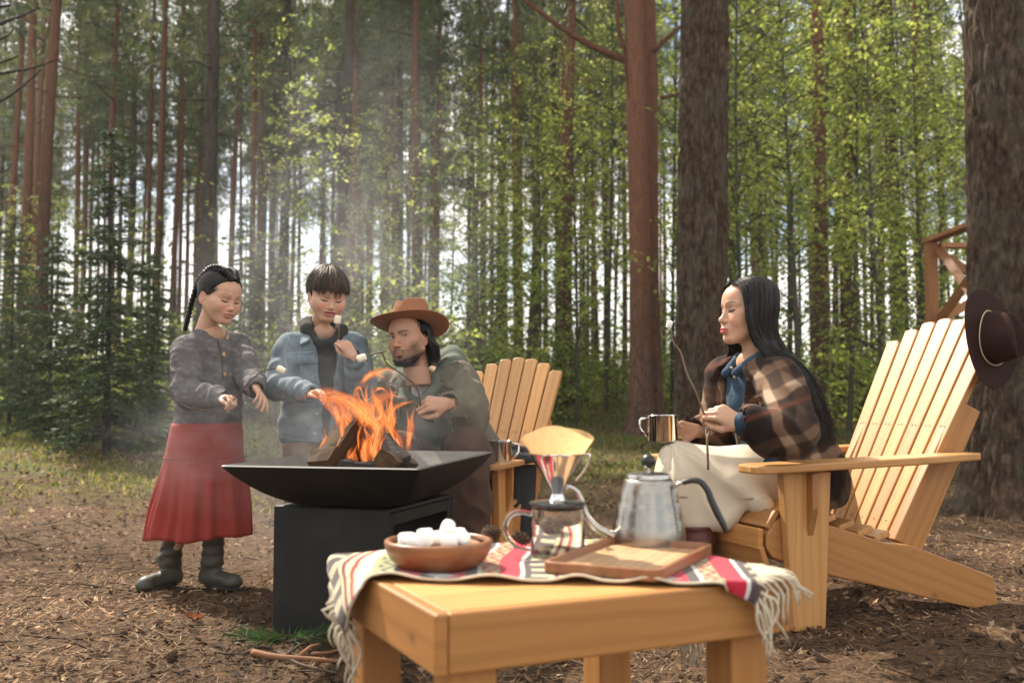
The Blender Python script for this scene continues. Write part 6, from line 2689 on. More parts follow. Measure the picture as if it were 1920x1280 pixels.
def boot(name, ankle, toe, top, mat, sole, e, r=.040, h=.0045, tall=True):
    """leather boot: shaft, foot and a real sole"""
    ankle, toe, top = Vector(ankle), Vector(toe), Vector(top)
    d = Vector((toe.x - ankle.x, toe.y - ankle.y, 0)); L = d.length; d.normalize()
    g = toe.z
    heel = Vector((ankle.x, ankle.y, g)) - d * .022
    s = Sdf(np.minimum.reduce([np.array(ankle), np.array(toe), np.array(top)]) - .09, np.maximum.reduce([np.array(ankle), np.array(toe), np.array(top)]) + .09, h)
    s.chain([tuple(top), tuple(ankle + Vector((0, 0, .03)))], [r * 1.18, r * 1.10], .01)
    s.chain([tuple(ankle + Vector((0, 0, .03))), tuple(heel + Vector((0, 0, .036))), ], [r * 1.08, r * .92], .02)
    s.chain([tuple(heel + Vector((0, 0, .036))), tuple(Vector((toe.x, toe.y, g + .030)) - d * .03)], [r * .86, r * .74], .025)
    s.ell(tuple(Vector((toe.x, toe.y, g + .024)) - d * .03), (r * .88, r * .90, r * .56), .02)
    s.half((0, 0, g + .010), (0, 0, -1))
    s.half(tuple(top), tuple((top - ankle).normalized()))
    V, F = s.mesh()
    N = vnormals(V, F)
    up = np.clip((V[:, 2] - g - .05) / .05, 0, 1)
    V = V + N * (.0024 * up * np.sin(V[:, 2] * 150 + 2.5 * nz3(V, 18, 3)))[:, None] + N * (.0018 * nz3(V, 40, 5))[:, None]
    b = link(name, npmesh(name, V, F, True, mats=[mat]), e)
    # sole outline
    n = 28
    pv = Vector((-d.y, d.x, 0))
    O = []
    for q in range(n):
        a = 2 * pi * q / n
        u = (cos(a) * .5 + .5)
        w = r * (.86 + .16 * sin(u * 3.1) - .08 * (u < .4))
        O.append(heel - d * .016 + d * ((L + .040) * (.5 - .5 * cos(pi * (q / n * 2 if q <= n / 2 else 2 - q / n * 2)))) + pv * (w * sin(a) ** 1 if True else 0))
    V2 = [p + Vector((0, 0, .0005)) for p in O] + [p + Vector((0, 0, .016)) for p in O]
    F2 = [(k, (k + 1) % n, n + (k + 1) % n, n + k) for k in range(n)] + [tuple(range(n - 1, -1, -1)), tuple(range(n, 2 * n))]
    MB().add(V2, F2).build('sole', sole, b, sharp=.8)
    return b


def cap_mesh(kind, grow, cuts):
    """close-fitting hair mass in head coordinates"""
    s = Sdf((-.13, -.16, -.16), (.13, .13, .15), .0036)
    s.ell((0, -.018, .030), (.0745 + grow, .094 + grow, .082 + grow), 0)
    s.ell((0, .020, .040), (.063 + grow * .8, .060 + grow * .7, .055 + grow), .03)
    cuts(s)
    return s.mesh()


def hair_dir_paths(n, seed, c, r, th_end, r_grow=(0, .004), whorl=(0, -.045), m=9, swirl=.25):
    """strands running from the crown down over an ellipsoid: th_end(phi) gives the polar angle where each ends"""
    rg = random.Random(seed)
    out = []
    for i in range(n):
        phi = 2 * pi * (i + rg.random()) / n
        te = th_end(phi) * rg.uniform(.86, 1.05)
        t0 = rg.uniform(.02, .5) * min(1, te)
        g = rg.uniform(*r_grow)
        p = []
        for k in range(m):
            t = t0 + (te - t0) * k / (m - 1)
            ph = phi + swirl * (1 - k / (m - 1)) * .6 + .06 * sin(k * .7 + i)
            x, y, z = sin(t) * sin(ph), sin(t) * cos(ph), cos(t)
            p.append(Vector((c[0] + (r[0] + g) * x, c[1] + (r[1] + g) * y + whorl[1] * (1 - k / (m - 1)) * .6, c[2] + (r[2] + g) * z)))
        out.append(p)
    return out


def held_stick(pts, r, label, mat=None, twigs=()):
    q = spline(pts, 5)
    o = q[0].copy()
    mb = MB().tube([p - o for p in q], list(np.linspace(r, r * .55, len(q))), 6)
    for a, b in twigs:
        mb.tube([Vector(a) - o, Vector(b) - o], [r * .7, r * .3], 5)
    ob = mb.build('roasting_stick', mat or M_TWIG, None, True)
    ob.location = o
    return tag(ob, label, 'stick')


def mallow(p, axis, label, mat=None, s=1.0):
    prof = [(0, -.0135), (.0085, -.0135), (.0108, -.012), (.0118, -.0075), (.0120, 0), (.0118, .0075), (.0108, .012), (.0085, .0135), (0, .0135)]
    me = MB().lathe(prof, 20).mesh('marshmallow', mat or M_TOAST, True)
    o = link('marshmallow', me)
    M = Vector(axis).normalized().to_track_quat('Z', 'Y').to_matrix().to_4x4(); M.translation = Vector(p)
    o.matrix_world = M @ Matrix.Diagonal((s, s, s * 1.1, 1))
    return tag(o, label, 'marshmallow')


# ================================================================== the girl
def build_girl():
    e = person_root(None, 'girl in grey quilted cardigan, long red skirt and boots with braided hair, holding a stick')
    f = Vector((.72, -.69, 0)).normalized()
    lat = Vector((0, 0, 1)).cross(f)
    J = dict(neck=P(398, 622, 3.90), chest=P(394, 672, 3.90), hip=P(389, 800, 3.91),
             shR=P(348, 653, 3.81), elR=P(351, 738, 3.70), wrR=P(420, 746, 3.60),
             shL=P(444, 651, 3.99), elL=P(470, 712, 3.86), wrL=P(480, 727, 3.72),
             hpR=P(365, 815, 3.87), knR=P(345, 960, 3.87), anR=P(318, 1062, 3.93),
             hpL=P(410, 815, 3.95), knL=P(405, 960, 3.93), anL=P(398, 1066, 3.93))
    J['toR'] = Vector((-1.395, 3.80, .03)); J['toL'] = Vector((-1.06, 3.87, .03))
    Mh = head_matrix(P(412, 558, 3.86), (.80, -.55, -.26), roll=radians(-3), scale=.93)
    hR = hand('pinch', J['wrR'], Vector((.70, -.66, .02)), Vector((.1, .25, 1)), False, .66)
    hL = hand('open', J['wrL'], Vector((.55, -.62, -.55)), Vector((.70, .1, .75)), True, .66)
    human('girl', e, J, f, lat, Mh, [hR, hL], .66)
    # cardigan
    hem = P(391, 770, 3.91)
    s = torso_sdf(J, f, .0055, .118, .140, hem, .74, .17, .035, .043)
    for sd in 'RL':
        a, b, c = J['sh' + sd], J['el' + sd], J['wr' + sd]
        cu = b.lerp(c, .90)
        s.chain([tuple(a), tuple(b), tuple(cu)], [.056, .054, .037], .010)
        s.cap(tuple(b.lerp(c, .82)), tuple(b.lerp(c, .96)), .034, .032, .006)
        s.cap(tuple(c), tuple(b.lerp(c, 1.15)), .024, .024, .003, 'sub')
    s.half(tuple(P(391, 800, 3.91)), (0, 0, -1), .012)
    nk = np.array(J['neck'])
    s.cap(nk + np.array([0, 0, .10]), nk - np.array(f) * -.012 - np.array([0, 0, .010]), .062, .052, .012, 'sub')
    body = garment('cardigan', s, M_KNIT, e, .007, 13, 4, creases=sleeve_creases(J, .007, 95) + [(P(391, 790, 3.9), (0, 0, 1), .12, .005, 70)])
    b = surf(body)
    for px, py in ((419, 664), (421, 701), (427, 771)):
        button(b, px, py, e, M_BUTTONW, .0075)
    seam(b, [(408, 640), (415, 665), (418, 700), (424, 770), (430, 795)], e, mat_plain('cardigan_placket', (.055, .050, .052), .9), .0035, 'placket')
    # skirt: yoke and gathered tier
    V, F = [], []
    ctr0, ctr1 = P(389, 792, 3.91), P(372, 1003, 3.92)
    n, m = 150, 30
    for i in range(m + 1):
        t = i / m
        z = ctr0.z + (ctr1.z - ctr0.z) * t
        c = ctr0.lerp(ctr1, t)
        yoke = .30
        if t < yoke: r = .128 + .022 * t / yoke
        else: r = .150 + .046 * (t - yoke) / (1 - yoke)
        for q in range(n):
            a = 2 * pi * q / n
            amp = .0 if t < yoke else .014 * min(1, (t - yoke) * 2.2)
            fold = sin(a * 11 + 1.3 * sin(a * 3 + 1) + .8 * t) + .5 * sin(a * 23 + 2 + t * 2)
            gath = .0022 * sin(a * 46) * math.exp(-((t - yoke - .03) / .05) ** 2) if t >= yoke else 0
            rr = r + amp * fold + gath + .003 * sin(t * 9 + a * 4)
            lx, fy = rr * 1.06 * cos(a), rr * .84 * sin(a)
            p = Vector((c.x, c.y, z)) + lat * lx + f * fy
            if t > .9: p.z += .006 * sin(a * 5)
            V.append(p)
    for i in range(m):
        for q in range(n):
            F.append((i * n + q, i * n + (q + 1) % n, (i + 1) * n + (q + 1) % n, (i + 1) * n + q))
    sk = MB().add(V, F).build('skirt', M_SKIRTR, e, True)
    sm = sk.modifiers.new('thick', 'SOLIDIFY'); sm.thickness = .003
    ring = [V[int(m * .30) * n + q] + (V[int(m * .30) * n + q] - Vector((ctr0.x, ctr0.y, V[int(m * .30) * n].z))).normalized() * .002 for q in range(n)]
    MB().tube(ring + [ring[0]], .0026, 5, False).build('tier_seam', M_SKIRTR, e, True)
    # boots
    boot('boot', J['anR'], Vector((-1.405, 3.79, .006)), P(337, 962, 3.90), M_BOOTG, M_SOLE, e, .037)
    boot('boot', J['anL'], Vector((-1.045, 3.85, .006)), P(403, 962, 3.93), M_BOOTG, M_SOLE, e, .037)
    # hair
    def cuts(s):
        s.wedge([((0, .058, .070), (0, -.80, .60))], .004)
        for x in (-1, 1): s.ell((x * .088, -.010, -.016), (.026, .021, .032), .004, 'sub')
        s.half((0, 0, -.052), (0, -.25, -1), .006)
    Vc, Fc = cap_mesh('girl', .005, cuts)
    cp = link('hair', npmesh('hair', xf(Mh, Vc), Fc, True, mats=[M_HAIRK]), e)
    rg = random.Random(2)
    paths = []
    for i in range(480):
        ph = rg.uniform(-1.15, 1.15) * 1.15
        # from the hairline back to the nape
        hz = .066 - .060 * min(1, abs(ph) / 1.2) ** 1.6
        hy = .075 - .058 * min(1, abs(ph) / 1.25) ** 1.5
        p = []
        for k in range(10):
            t = k / 9
            y = hy + (-.112 - hy) * t
            z = hz + (.010 - hz) * t + .052 * sin(pi * t) * (1 - .55 * min(1, abs(ph)))
            x = (.080 * sin(max(-1.45, min(1.45, ph)))) * (1 - t ** 2.5 * .85) * (.75 + .45 * sin(pi * min(1, t + .15)))
            q = Vector((x / .0805, (y + .018) / .100, (z - .030) / .088))
            q.normalize()
            g = 1.0 + rg.uniform(0, .012)
            p.append(Mh @ Vector((q.x * .0805 * g, q.y * .1005 * g - .018, q.z * .0885 * g + .030)))
        paths.append(p)
    strands('hair_strand', paths, M_HAIRK, cp, .0016, 4)
    def braid(name, path, r0, r1, turns):
        q = spline(path, 10)
        mb = MB()
        L = len(q)
        for j in range(3):
            pts, rr = [], []
            for i in range(L * 2):
                u = i / (L * 2 - 1) * (L - 1)
                k = min(int(u), L - 2)
                c = q[k].lerp(q[k + 1], u - k)
                d = (q[k + 1] - q[k]).normalized()
                a = Vector((1, 0, 0)) if abs(d.x) < .8 else Vector((0, 1, 0))
                sx = d.cross(a).normalized(); sy = d.cross(sx)
                th = turns * 2 * pi * u / (L - 1) + 2 * pi * j / 3
                R = r0 + (r1 - r0) * u / (L - 1)
                pts.append(c + sx * (R * .75 * sin(th)) + sy * (R * .45 * sin(2 * th)))
                rr.append(R * .62)
            mb.tube(pts, rr, 7)
        return mb.build(name, M_HAIRK, e, True)
    H = lambda x, y, z: Mh @ Vector((x, y, z))
    braid('braid', [H(-.012, .066, .084), H(-.030, .02, .116), H(-.036, -.04, .112), H(-.034, -.095, .075), H(-.034, -.118, .015), H(-.040, -.118, -.055), H(-.045, -.112, -.12), H(-.050, -.108, -.17)], .013, .009, 9)
    braid('braid', [H(.012, .066, .084), H(.030, .02, .116), H(.036, -.04, .112), H(.034, -.095, .075), H(.034, -.118, .015), H(.040, -.114, -.06)], .013, .009, 7)
    # her stick: a bent twig held in the closed hand, a marshmallow at its tip
    g = hR[1][0].lerp(hR[1][1], .5) if isinstance(hR[1][0], Vector) else Vector((hR[1][0] + hR[1][1]) / 2)
    held_stick([P(305, 735, 3.66), P(325, 742, 3.66), P(350, 762, 3.62), P(385, 769, 3.585), P(418, 763, 3.56), g + Vector((0, 0, .004)), P(462, 722, 3.55), P(490, 697, 3.58), P(520, 690, 3.62)], .0036, 'bent thin twig held by the girl across her cardigan')
    mallow(P(527, 693, 3.62), (1, .1, -.55), 'white marshmallow on the tip of the girl\'s twig', M_TOAST, 1.05)
    return e
build_girl()


# ================================================================== the boy
def build_boy():
    e = person_root(None, 'boy in light denim jacket over a dark hoodie lifting a marshmallow to his mouth')
    f = Vector((.33, -.94, 0)).normalized()
    lat = Vector((0, 0, 1)).cross(f)
    J = dict(neck=P(607, 622, 4.12), chest=P(601, 680, 4.12), hip=P(585, 835, 4.13),
             shR=P(545, 651, 4.08), elR=P(522, 722, 3.99), wrR=P(583, 738, 3.85),
             shL=P(662, 648, 4.17), elL=P(677, 718, 4.07), wrL=P(662, 667, 3.94),
             hpR=P(565, 850, 4.10), knR=Vector((-.85, 4.04, .33)), anR=Vector((-.86, 4.10, .08)),
             hpL=P(605, 850, 4.15), knL=Vector((-.74, 4.08, .33)), anL=Vector((-.73, 4.14, .08)))
    J['toR'] = Vector((-.84, 3.95, .03)); J['toL'] = Vector((-.69, 4.0, .03))
    Mh = head_matrix(P(614, 556, 4.08), (.40, -.86, -.30), roll=radians(-4), scale=.93)
    hR = hand('soft', J['wrR'], Vector((.62, -.5, .12)), Vector((.1, .1, 1)), False, .68)
    hL = hand('pinch', J['wrL'], Vector((-.42, -.25, .62)), Vector((.3, -.9, .2)), True, .68)
    human('boy', e, J, f, lat, Mh, [hR, hL], .68)
    # hoodie: trunk and hood
    hem = P(588, 800, 4.13)
    s = torso_sdf(J, f, .006, .108, .112, hem, .74, .16, .035, .045)
    s.half(tuple(P(588, 822, 4.13)), (0, 0, -1), .01)
    nk = np.array(J['neck'])
    s.chain([tuple(nk + np.array(lat) * .070 + np.array(f) * .012 + np.array([0, 0, .012])), tuple(nk + np.array(lat) * .055 - np.array(f) * .065 + np.array([0, 0, .035])), tuple(nk - np.array(lat) * .055 - np.array(f) * .065 + np.array([0, 0, .035])), tuple(nk - np.array(lat) * .070 + np.array(f) * .012 + np.array([0, 0, .012])), tuple(nk - np.array(lat) * .030 + np.array(f) * .080 - np.array([0, 0, .050])), tuple(nk + np.array(lat) * .030 + np.array(f) * .080 - np.array([0, 0, .050])), tuple(nk + np.array(lat) * .070 + np.array(f) * .012 + np.array([0, 0, .012]))],
            [.026, .034, .034, .026, .020, .020, .026], .014)
    s.cap(nk + np.array([0, 0, .12]), nk + np.array(f) * .03 - np.array([0, 0, .025]), .058, .044, .012, 'sub')
    garment('hoodie', s, M_HOODD, e, .005, 15, 8)
    # denim jacket, open in front
    hem = P(584, 800, 4.13)
    s = torso_sdf(J, f, .0055, .134, .136, hem, .80, .17, .035, .050)
    for sd in 'RL':
        a, b, c = J['sh' + sd], J['el' + sd], J['wr' + sd]
        s.chain([tuple(a), tuple(b), tuple(b.lerp(c, .86))], [.062, .056, .041], .010)
        s.cap(tuple(b.lerp(c, .74)), tuple(b.lerp(c, .93)), .040, .039, .004)
        s.cap(tuple(c), tuple(b.lerp(c, 1.2)), .029, .029, .003, 'sub')
    s.half(tuple(P(584, 829, 4.13)), (0, 0, -1), .006)
    s.cap(nk + np.array([0, 0, .12]), nk + np.array([0, 0, -.03]), .075, .062, .012, 'sub')
    ch = J['chest']
    w0 = lat * .010
    s.wedge([(ch + w0 + lat * .042, lat - Vector((0, 0, .10))), (ch + w0 - lat * .036, -lat - Vector((0, 0, .10))), (ch + f * .02, -f)], .006)
    jk = garment('denim_jacket', s, M_DENIML, e, .0052, 15, 21, creases=sleeve_creases(J, .0085, 105) + [(P(560, 800, 4.08), (0, .2, 1), .10, .004, 80), (P(640, 800, 4.1), (0, .2, 1), .10, .004, 80)])
    b = surf(jk)
    # collar
    for sg in (-1, 1):
        cs = Sdf(nk - .16, nk + .16, .0042)
        cs.chain([tuple(nk + np.array(lat) * sg * .035 - np.array(f) * .075 + np.array([0, 0, .012])), tuple(nk + np.array(lat) * sg * .092 - np.array(f) * .010 - np.array([0, 0, .004])), tuple(nk + np.array(lat) * sg * .085 + np.array(f) * .075 - np.array([0, 0, .048]))], [.020, .023, .024], .008, flat=((lat * sg * .5 + Vector((0, 0, .85)))[:], .32))
        garment('collar', cs, M_DENIML, e, .002, 20, 5)
    for q in ([(561, 655), (566, 700), (569, 770), (566, 822)], [(545, 662), (600, 658)], [(610, 660), (612, 740), (606, 800), (604, 825)], [(525, 818), (560, 824), (600, 826)], [(548, 700), (550, 760), (549, 815)], [(586, 702), (590, 760), (588, 815)], [(542, 632), (534, 660), (540, 700)], [(648, 660), (650, 720), (646, 780)]):
        seam(b, q, jk, M_STITCH, .0011)
    flap(b, [(555, 668), (594, 667), (596, 681), (556, 683)], jk, M_DENIML)
    button(b, 575, 677, jk, M_BUTTONM, .0062)
    button(b, 594, 775, jk, M_BUTTONM, .0062)
    button(b, 590, 812, jk, M_BUTTONM, .0062)
    # trousers
    s = Sdf(np.array([-1.05, 3.85, 0]), np.array([-.5, 4.35, .70]), .007)
    s.cap(tuple(J['hip']), tuple(J['hip'] + Vector((0, 0, -.05))), .105, .11, 0, flat=(tuple(f), .8))
    for sd in 'RL':
        s.chain([tuple(J['hp' + sd]), tuple(J['kn' + sd]), tuple(J['an' + sd])], [.078, .062, .058], .03)
    s.half((0, 0, .045), (0, 0, -1))
    garment('trousers', s, M_TROUT, e, .006, 14, 9)
    for sd in 'RL':
        boot('shoe', J['an' + sd] + Vector((0, 0, -.01)), J['to' + sd] + Vector((0, 0, -.026)), J['an' + sd] + Vector((0, 0, .05)), M_BOOTG, M_SOLE, e, .042)
    # hair: a bowl cut with a ragged fringe
    def cuts(s):
        s.wedge([((0, .060, .050), (0, -.92, .40)), ((0, 0, .046), (0, 0, 1))], .003)
        s.wedge([((0, .008, 0), (0, -1, .10)), ((0, 0, .030), (0, .1, 1))], .006)
        for x in (-1, 1): s.ell((x * .090, -.010, -.020), (.028, .020, .026), .004, 'sub')
        s.half((0, 0, -.062), (0, -.35, -1), .006)
    Vc, Fc = cap_mesh('boy', .007, cuts)
    cp = link('hair', npmesh('hair', xf(Mh, Vc), Fc, True, mats=[M_HAIRBOY]), e)
    def te(phi):
        c = cos(phi)                                   # 1 at the front, -1 at the back
        if c > .35: return 1.60 + .08 * sin(phi * 7) + .06 * sin(phi * 23) + .10 * (1 - c)
        if c > -.25: return 1.72
        return 2.10
    paths = hair_dir_paths(950, 3, (0, -.014, .032), (.0845, .1035, .0925), te, (.001, .010)) + hair_dir_paths(330, 9, (0, -.012, .034), (.0885, .1070, .0955), te, (.002, .009))
    strands('hair_strand', [[Mh @ q for q in p] for p in paths], M_HAIRBOY, cp, .0019, 4, (1.5, .6), .10)
    # stick up to his mouth with a marshmallow
    t = Vector((hL[1][0] + hL[1][1]) / 2)
    held_stick([P(640, 690, 3.93), P(641, 665, 3.90), t, P(636, 622, 3.91), P(633, 604, 3.915)], .0034, 'short stick in the boy\'s raised hand', M_TWIGR)
    mallow(P(633, 599, 3.915), (.20, -.1, 1), 'marshmallow at the boy\'s lips', M_TOAST, 1.12)
    return e
build_boy()


# ================================================================== the man
def build_man():
    e = person_root(None, 'bearded man in tan hat, green hoodie and olive corduroy jacket leaning towards the fire')
    f = Vector((-.36, -.93, 0)).normalized()
    lat = Vector((0, 0, 1)).cross(f)
    J = dict(neck=P(800, 705, 4.24), chest=P(798, 765, 4.26), hip=Vector((-.22, 4.44, .43)),
             shL=P(862, 712, 4.17), elL=P(884, 772, 3.98), wrL=P(836, 757, 3.83),
             shR=P(728, 728, 4.33), elR=P(712, 815, 4.18), wrR=P(745, 822, 4.02),
             hpL=Vector((-.12, 4.38, .40)), knL=P(876, 842, 3.93), anL=Vector((-.17, 3.98, .10)),
             hpR=Vector((-.32, 4.44, .40)), knR=P(752, 850, 4.00), anR=Vector((-.46, 4.02, .10)))
    J['toL'] = Vector((-.20, 3.82, .035)); J['toR'] = Vector((-.53, 3.86, .035))
    Mh = head_matrix(P(766, 634, 4.10), (-.50, -.86, .02), roll=radians(6), scale=.98)
    hL = hand('pinch', J['wrL'], Vector((-.80, -.42, .02)), Vector((.35, -.75, .55)), True, .92)
    hR = hand('soft', J['wrR'], Vector((.30, -.7, -.2)), Vector((0, 0, 1)), False, .92)
    human('man', e, J, f, lat, Mh, [hL, hR], .95)
    eyes(Mh, e, 'man', (.55, .25))
    up = Vector((0, 0, 1))
    nk = np.array(J['neck']); fa, la = np.array(f), np.array(lat); ua = np.array([0, 0, 1.])
    # t-shirt and hoodie
    s = torso_sdf(J, f, .0075, .150, .150, J['hip'], .72, .2, .05, .055)
    s.cap(nk + ua * .15, nk + ua * .005 + fa * .02, .064, .056, .012, 'sub')
    s.cap(nk + fa * .05 + ua * .03, nk + fa * .15 - ua * .070, .064, .030, .015, 'sub')
    garment('t_shirt', s, M_TEE, e, .003, 12, 2)
    s = torso_sdf(J, f, .0070, .164, .164, J['hip'], .74, .2, .05, .062)
    s.cap(nk + ua * .15, nk - ua * .03 + fa * .04, .076, .064, .02, 'sub')
    s.cap(nk + fa * .09 - ua * .03, nk + fa * .17 - ua * .11, .050, .022, .015, 'sub')
    ring = [nk + la * .085 + fa * .045 - ua * .03, nk + la * .110 - fa * .02 + ua * .035, nk + la * .075 - fa * .10 + ua * .075, nk - la * .06 - fa * .105 + ua * .06, nk - la * .098 - fa * .02 + ua * .015, nk - la * .075 + fa * .06 - ua * .035]
    s.chain([tuple(q) for q in ring], [.034, .046, .056, .050, .040, .032], .02)
    s.chain([tuple(ring[0]), tuple(nk + la * .045 + fa * .13 - ua * .11)], [.030, .024], .02)
    s.chain([tuple(ring[5]), tuple(nk - la * .045 + fa * .13 - ua * .11)], [.028, .024], .02)
    garment('hoodie', s, M_HOODG, e, .008, 12, 6)
    # corduroy jacket, open
    hem = J['hip'] + Vector((0, 0, .03))
    s = torso_sdf(J, f, .0068, .182, .200, hem, 0.80, .24, .05, .070, ext=[J['hip'] + Vector((0, 0, -.05))])
    for sd in 'LR':
        a, b, c = J['sh' + sd], J['el' + sd], J['wr' + sd]
        s.chain([tuple(a), tuple(b), tuple(b.lerp(c, .72))], [.078, .074, .055], .014)
        s.cap(tuple(b.lerp(c, .58)), tuple(b.lerp(c, .80)), .056, .054, .008)
        s.cap(tuple(b.lerp(c, .86)), tuple(b.lerp(c, 1.2)), .040, .036, .004, 'sub')
    b_, c_ = J['elL'], J['wrL']
    s.cap(tuple(b_ + Vector((.0, 0, -.05))), tuple(b_ + Vector((-.03, 0, -.09))), .06, .05, .03)
    s.half(tuple(J['hip'] + Vector((0, 0, -.06))), (0, 0, -1), .01)
    s.cap(nk + ua * .15, nk - ua * .02, .118, .100, .02, 'sub')
    ch = J['chest']
    s.wedge([(ch + lat * .070 + lat * .02, lat), (ch - lat * .070 + lat * .02, -lat), (ch + f * .03, -f)], .01)
    jk = garment('corduroy_jacket', s, M_CORDU, e, .0095, 9.5, 15, creases=sleeve_creases(J, .011, 62))
    b = surf(jk)
    for q in ([(870, 690), (845, 720), (838, 752)], [(848, 735), (862, 752), (880, 800)], [(832, 690), (850, 676), (868, 684)]):
        seam(b, q, jk, mat_plain('olive_piping', (.20, .175, .12), .9), .0022)
    # trousers
    s = Sdf(np.array([-.75, 3.7, 0]), np.array([.15, 4.7, .72]), .009)
    s.cap(tuple(J['hip'] + lat * .09), tuple(J['hip'] - lat * .09), .125, .125, 0)
    for sd in 'LR':
        s.chain([tuple(J['hp' + sd]), tuple(J['kn' + sd]), tuple(J['kn' + sd].lerp(J['an' + sd], .5) + Vector((0, .03, 0))), tuple(J['an' + sd] + Vector((0, 0, -.02)))], [.112, .082, .088, .080], .03)
    s.half((0, 0, .055), (0, 0, -1), .005)
    garment('trousers', s, M_TROUB, e, .010, 11, 19)
    for sd in 'LR':
        boot('boot', J['an' + sd], Vector((J['to' + sd].x, J['to' + sd].y, .006)), J['an' + sd] + Vector((0, 0, .07)), M_BOOTR, M_SOLEB, e, .05)
    # long dark hair under the hat
    def cuts(s):
        s.wedge([((0, .060, .075), (0, -.75, .66))], .004)
        for x in (-1, 1): s.ell((x * .086, -.004, -.018), (.020, .016, .024), .004, 'sub')
    s = Sdf((-.14, -.19, -.20), (.14, .13, .15), .0042)
    s.ell((0, -.018, .030), (.0815, .102, .088), 0)
    s.chain([(.070, -.045, -.01), (.074, -.055, -.06), (.066, -.065, -.092)], [.026, .030, .024], .02)
    s.chain([(-.070, -.045, -.01), (-.074, -.055, -.06), (-.066, -.065, -.092)], [.026, .030, .024], .02)
    s.chain([(0, -.085, 0), (0, -.092, -.06), (0, -.085, -.095)], [.04, .048, .040], .03)
    s.chain([(.075, .012, .02), (.079, .004, -.035)], [.010, .007], .008)
    s.chain([(-.075, .012, .02), (-.079, .004, -.035)], [.010, .007], .008)
    cuts(s)
    Vc, Fc = s.mesh()
    N = vnormals(Vc, Fc)
    Vc = Vc + N * (.003 * np.sin(np.arctan2(Vc[:, 0], Vc[:, 1]) * 40 + 3 * nz3(Vc, 20, 3)))[:, None]
    cp = link('hair', npmesh('hair', xf(Mh, Vc), Fc, True, mats=[M_HAIRB]), e)
    rg = random.Random(8)
    paths = []
    for sg in (-1, 1):
        for i in range(80):
            y = rg.uniform(-.10, -.012)
            x = sg * (.086 * sqrt(max(.05, 1 - ((y + .018) / .105) ** 2)))
            p = [Vector((x, y, .03)), Vector((x * 1.06, y - .01, -.03)), Vector((x * 1.08 + rg.gauss(0, .006), y - .022, -.075)), Vector((x * 1.02 + rg.gauss(0, .012), y - .03 + rg.gauss(0, .008), rg.uniform(-.122, -.090)))]
            paths.append([Mh @ q for q in spline(p, 3)])
    strands('hair_strand', paths, M_HAIRB, cp, .0030, 4)
    # beard and moustache
    def bmask(V):
        x, y, z = V.T; ax_ = np.abs(x)
        r = nz3(V, 260, 3, 1) * .004
        jaw = np.clip((-.096 + .42 * np.clip(ax_ - .016, 0, 1) - z + r) / .006, 0, 1) * np.clip((y - .005) / .012, 0, 1) * np.clip((z + .124) / .006, 0, 1)
        soul = np.exp(-(ax_ / .007) ** 2 - ((z + .0865) / .004) ** 2) * (y > .06)
        mo = np.clip(1.2 - np.abs(z - (-.0572 - .18 * np.clip(ax_ - .006, 0, 1) + r * .5)) / .0042, 0, 1) * (ax_ < .027) * (ax_ > .0018) * (y > .06)
        return np.clip(np.maximum.reduce([jaw, soul, mo]), 0, 1)
    face_patch('beard', 'man', bmask, lambda V: .0020 + .0035 * np.clip((-.098 - V[:, 2]) / .012, 0, 1) * (np.abs(V[:, 0]) < .03), Mh, mat_plain('beard_hair', (.030, .020, .016), .8, 0, .15, (420, .8, .002), .4, 300), e)
    # hat
    Mt = Mh @ Matrix.Translation((0, -.016, .058)) @ Matrix.Rotation(radians(13), 4, 'X') @ Matrix.Rotation(radians(-3), 4, 'Y') @ Matrix.Rotation(pi / 2, 4, 'Z') @ Matrix.Scale(1.0, 4)
    o = hat_mesh('felt', M_FELTB, brim=.166, curl=.018, droop=.006).build('hat', M_FELTB, e, True)
    o.matrix_local = Mt
    sm = o.modifiers.new('thick', 'SOLIDIFY'); sm.thickness = .0035; sm.offset = -1
    sb = o.modifiers.new('sub', 'SUBSURF'); sb.levels = sb.render_levels = 1
    # crooked stick
    t = Vector((hL[1][0] + hL[1][1]) / 2)
    held_stick([P(812, 790, 3.90), t, P(782, 728, 3.78), P(752, 700, 3.78), P(726, 682, 3.77), P(716, 662, 3.76), P(700, 664, 3.74), P(688, 667, 3.72)], .0042, 'crooked dark stick in the man\'s hand', M_TWIG,
               twigs=[(P(726, 682, 3.77), P(719, 690, 3.76)), (P(716, 662, 3.76), P(724, 657, 3.76))])
    mallow(P(678, 671, 3.71), (1, .3, .35), 'toasted marshmallow on the man\'s crooked stick', M_TOAST, 1.15)
    return e
build_man()


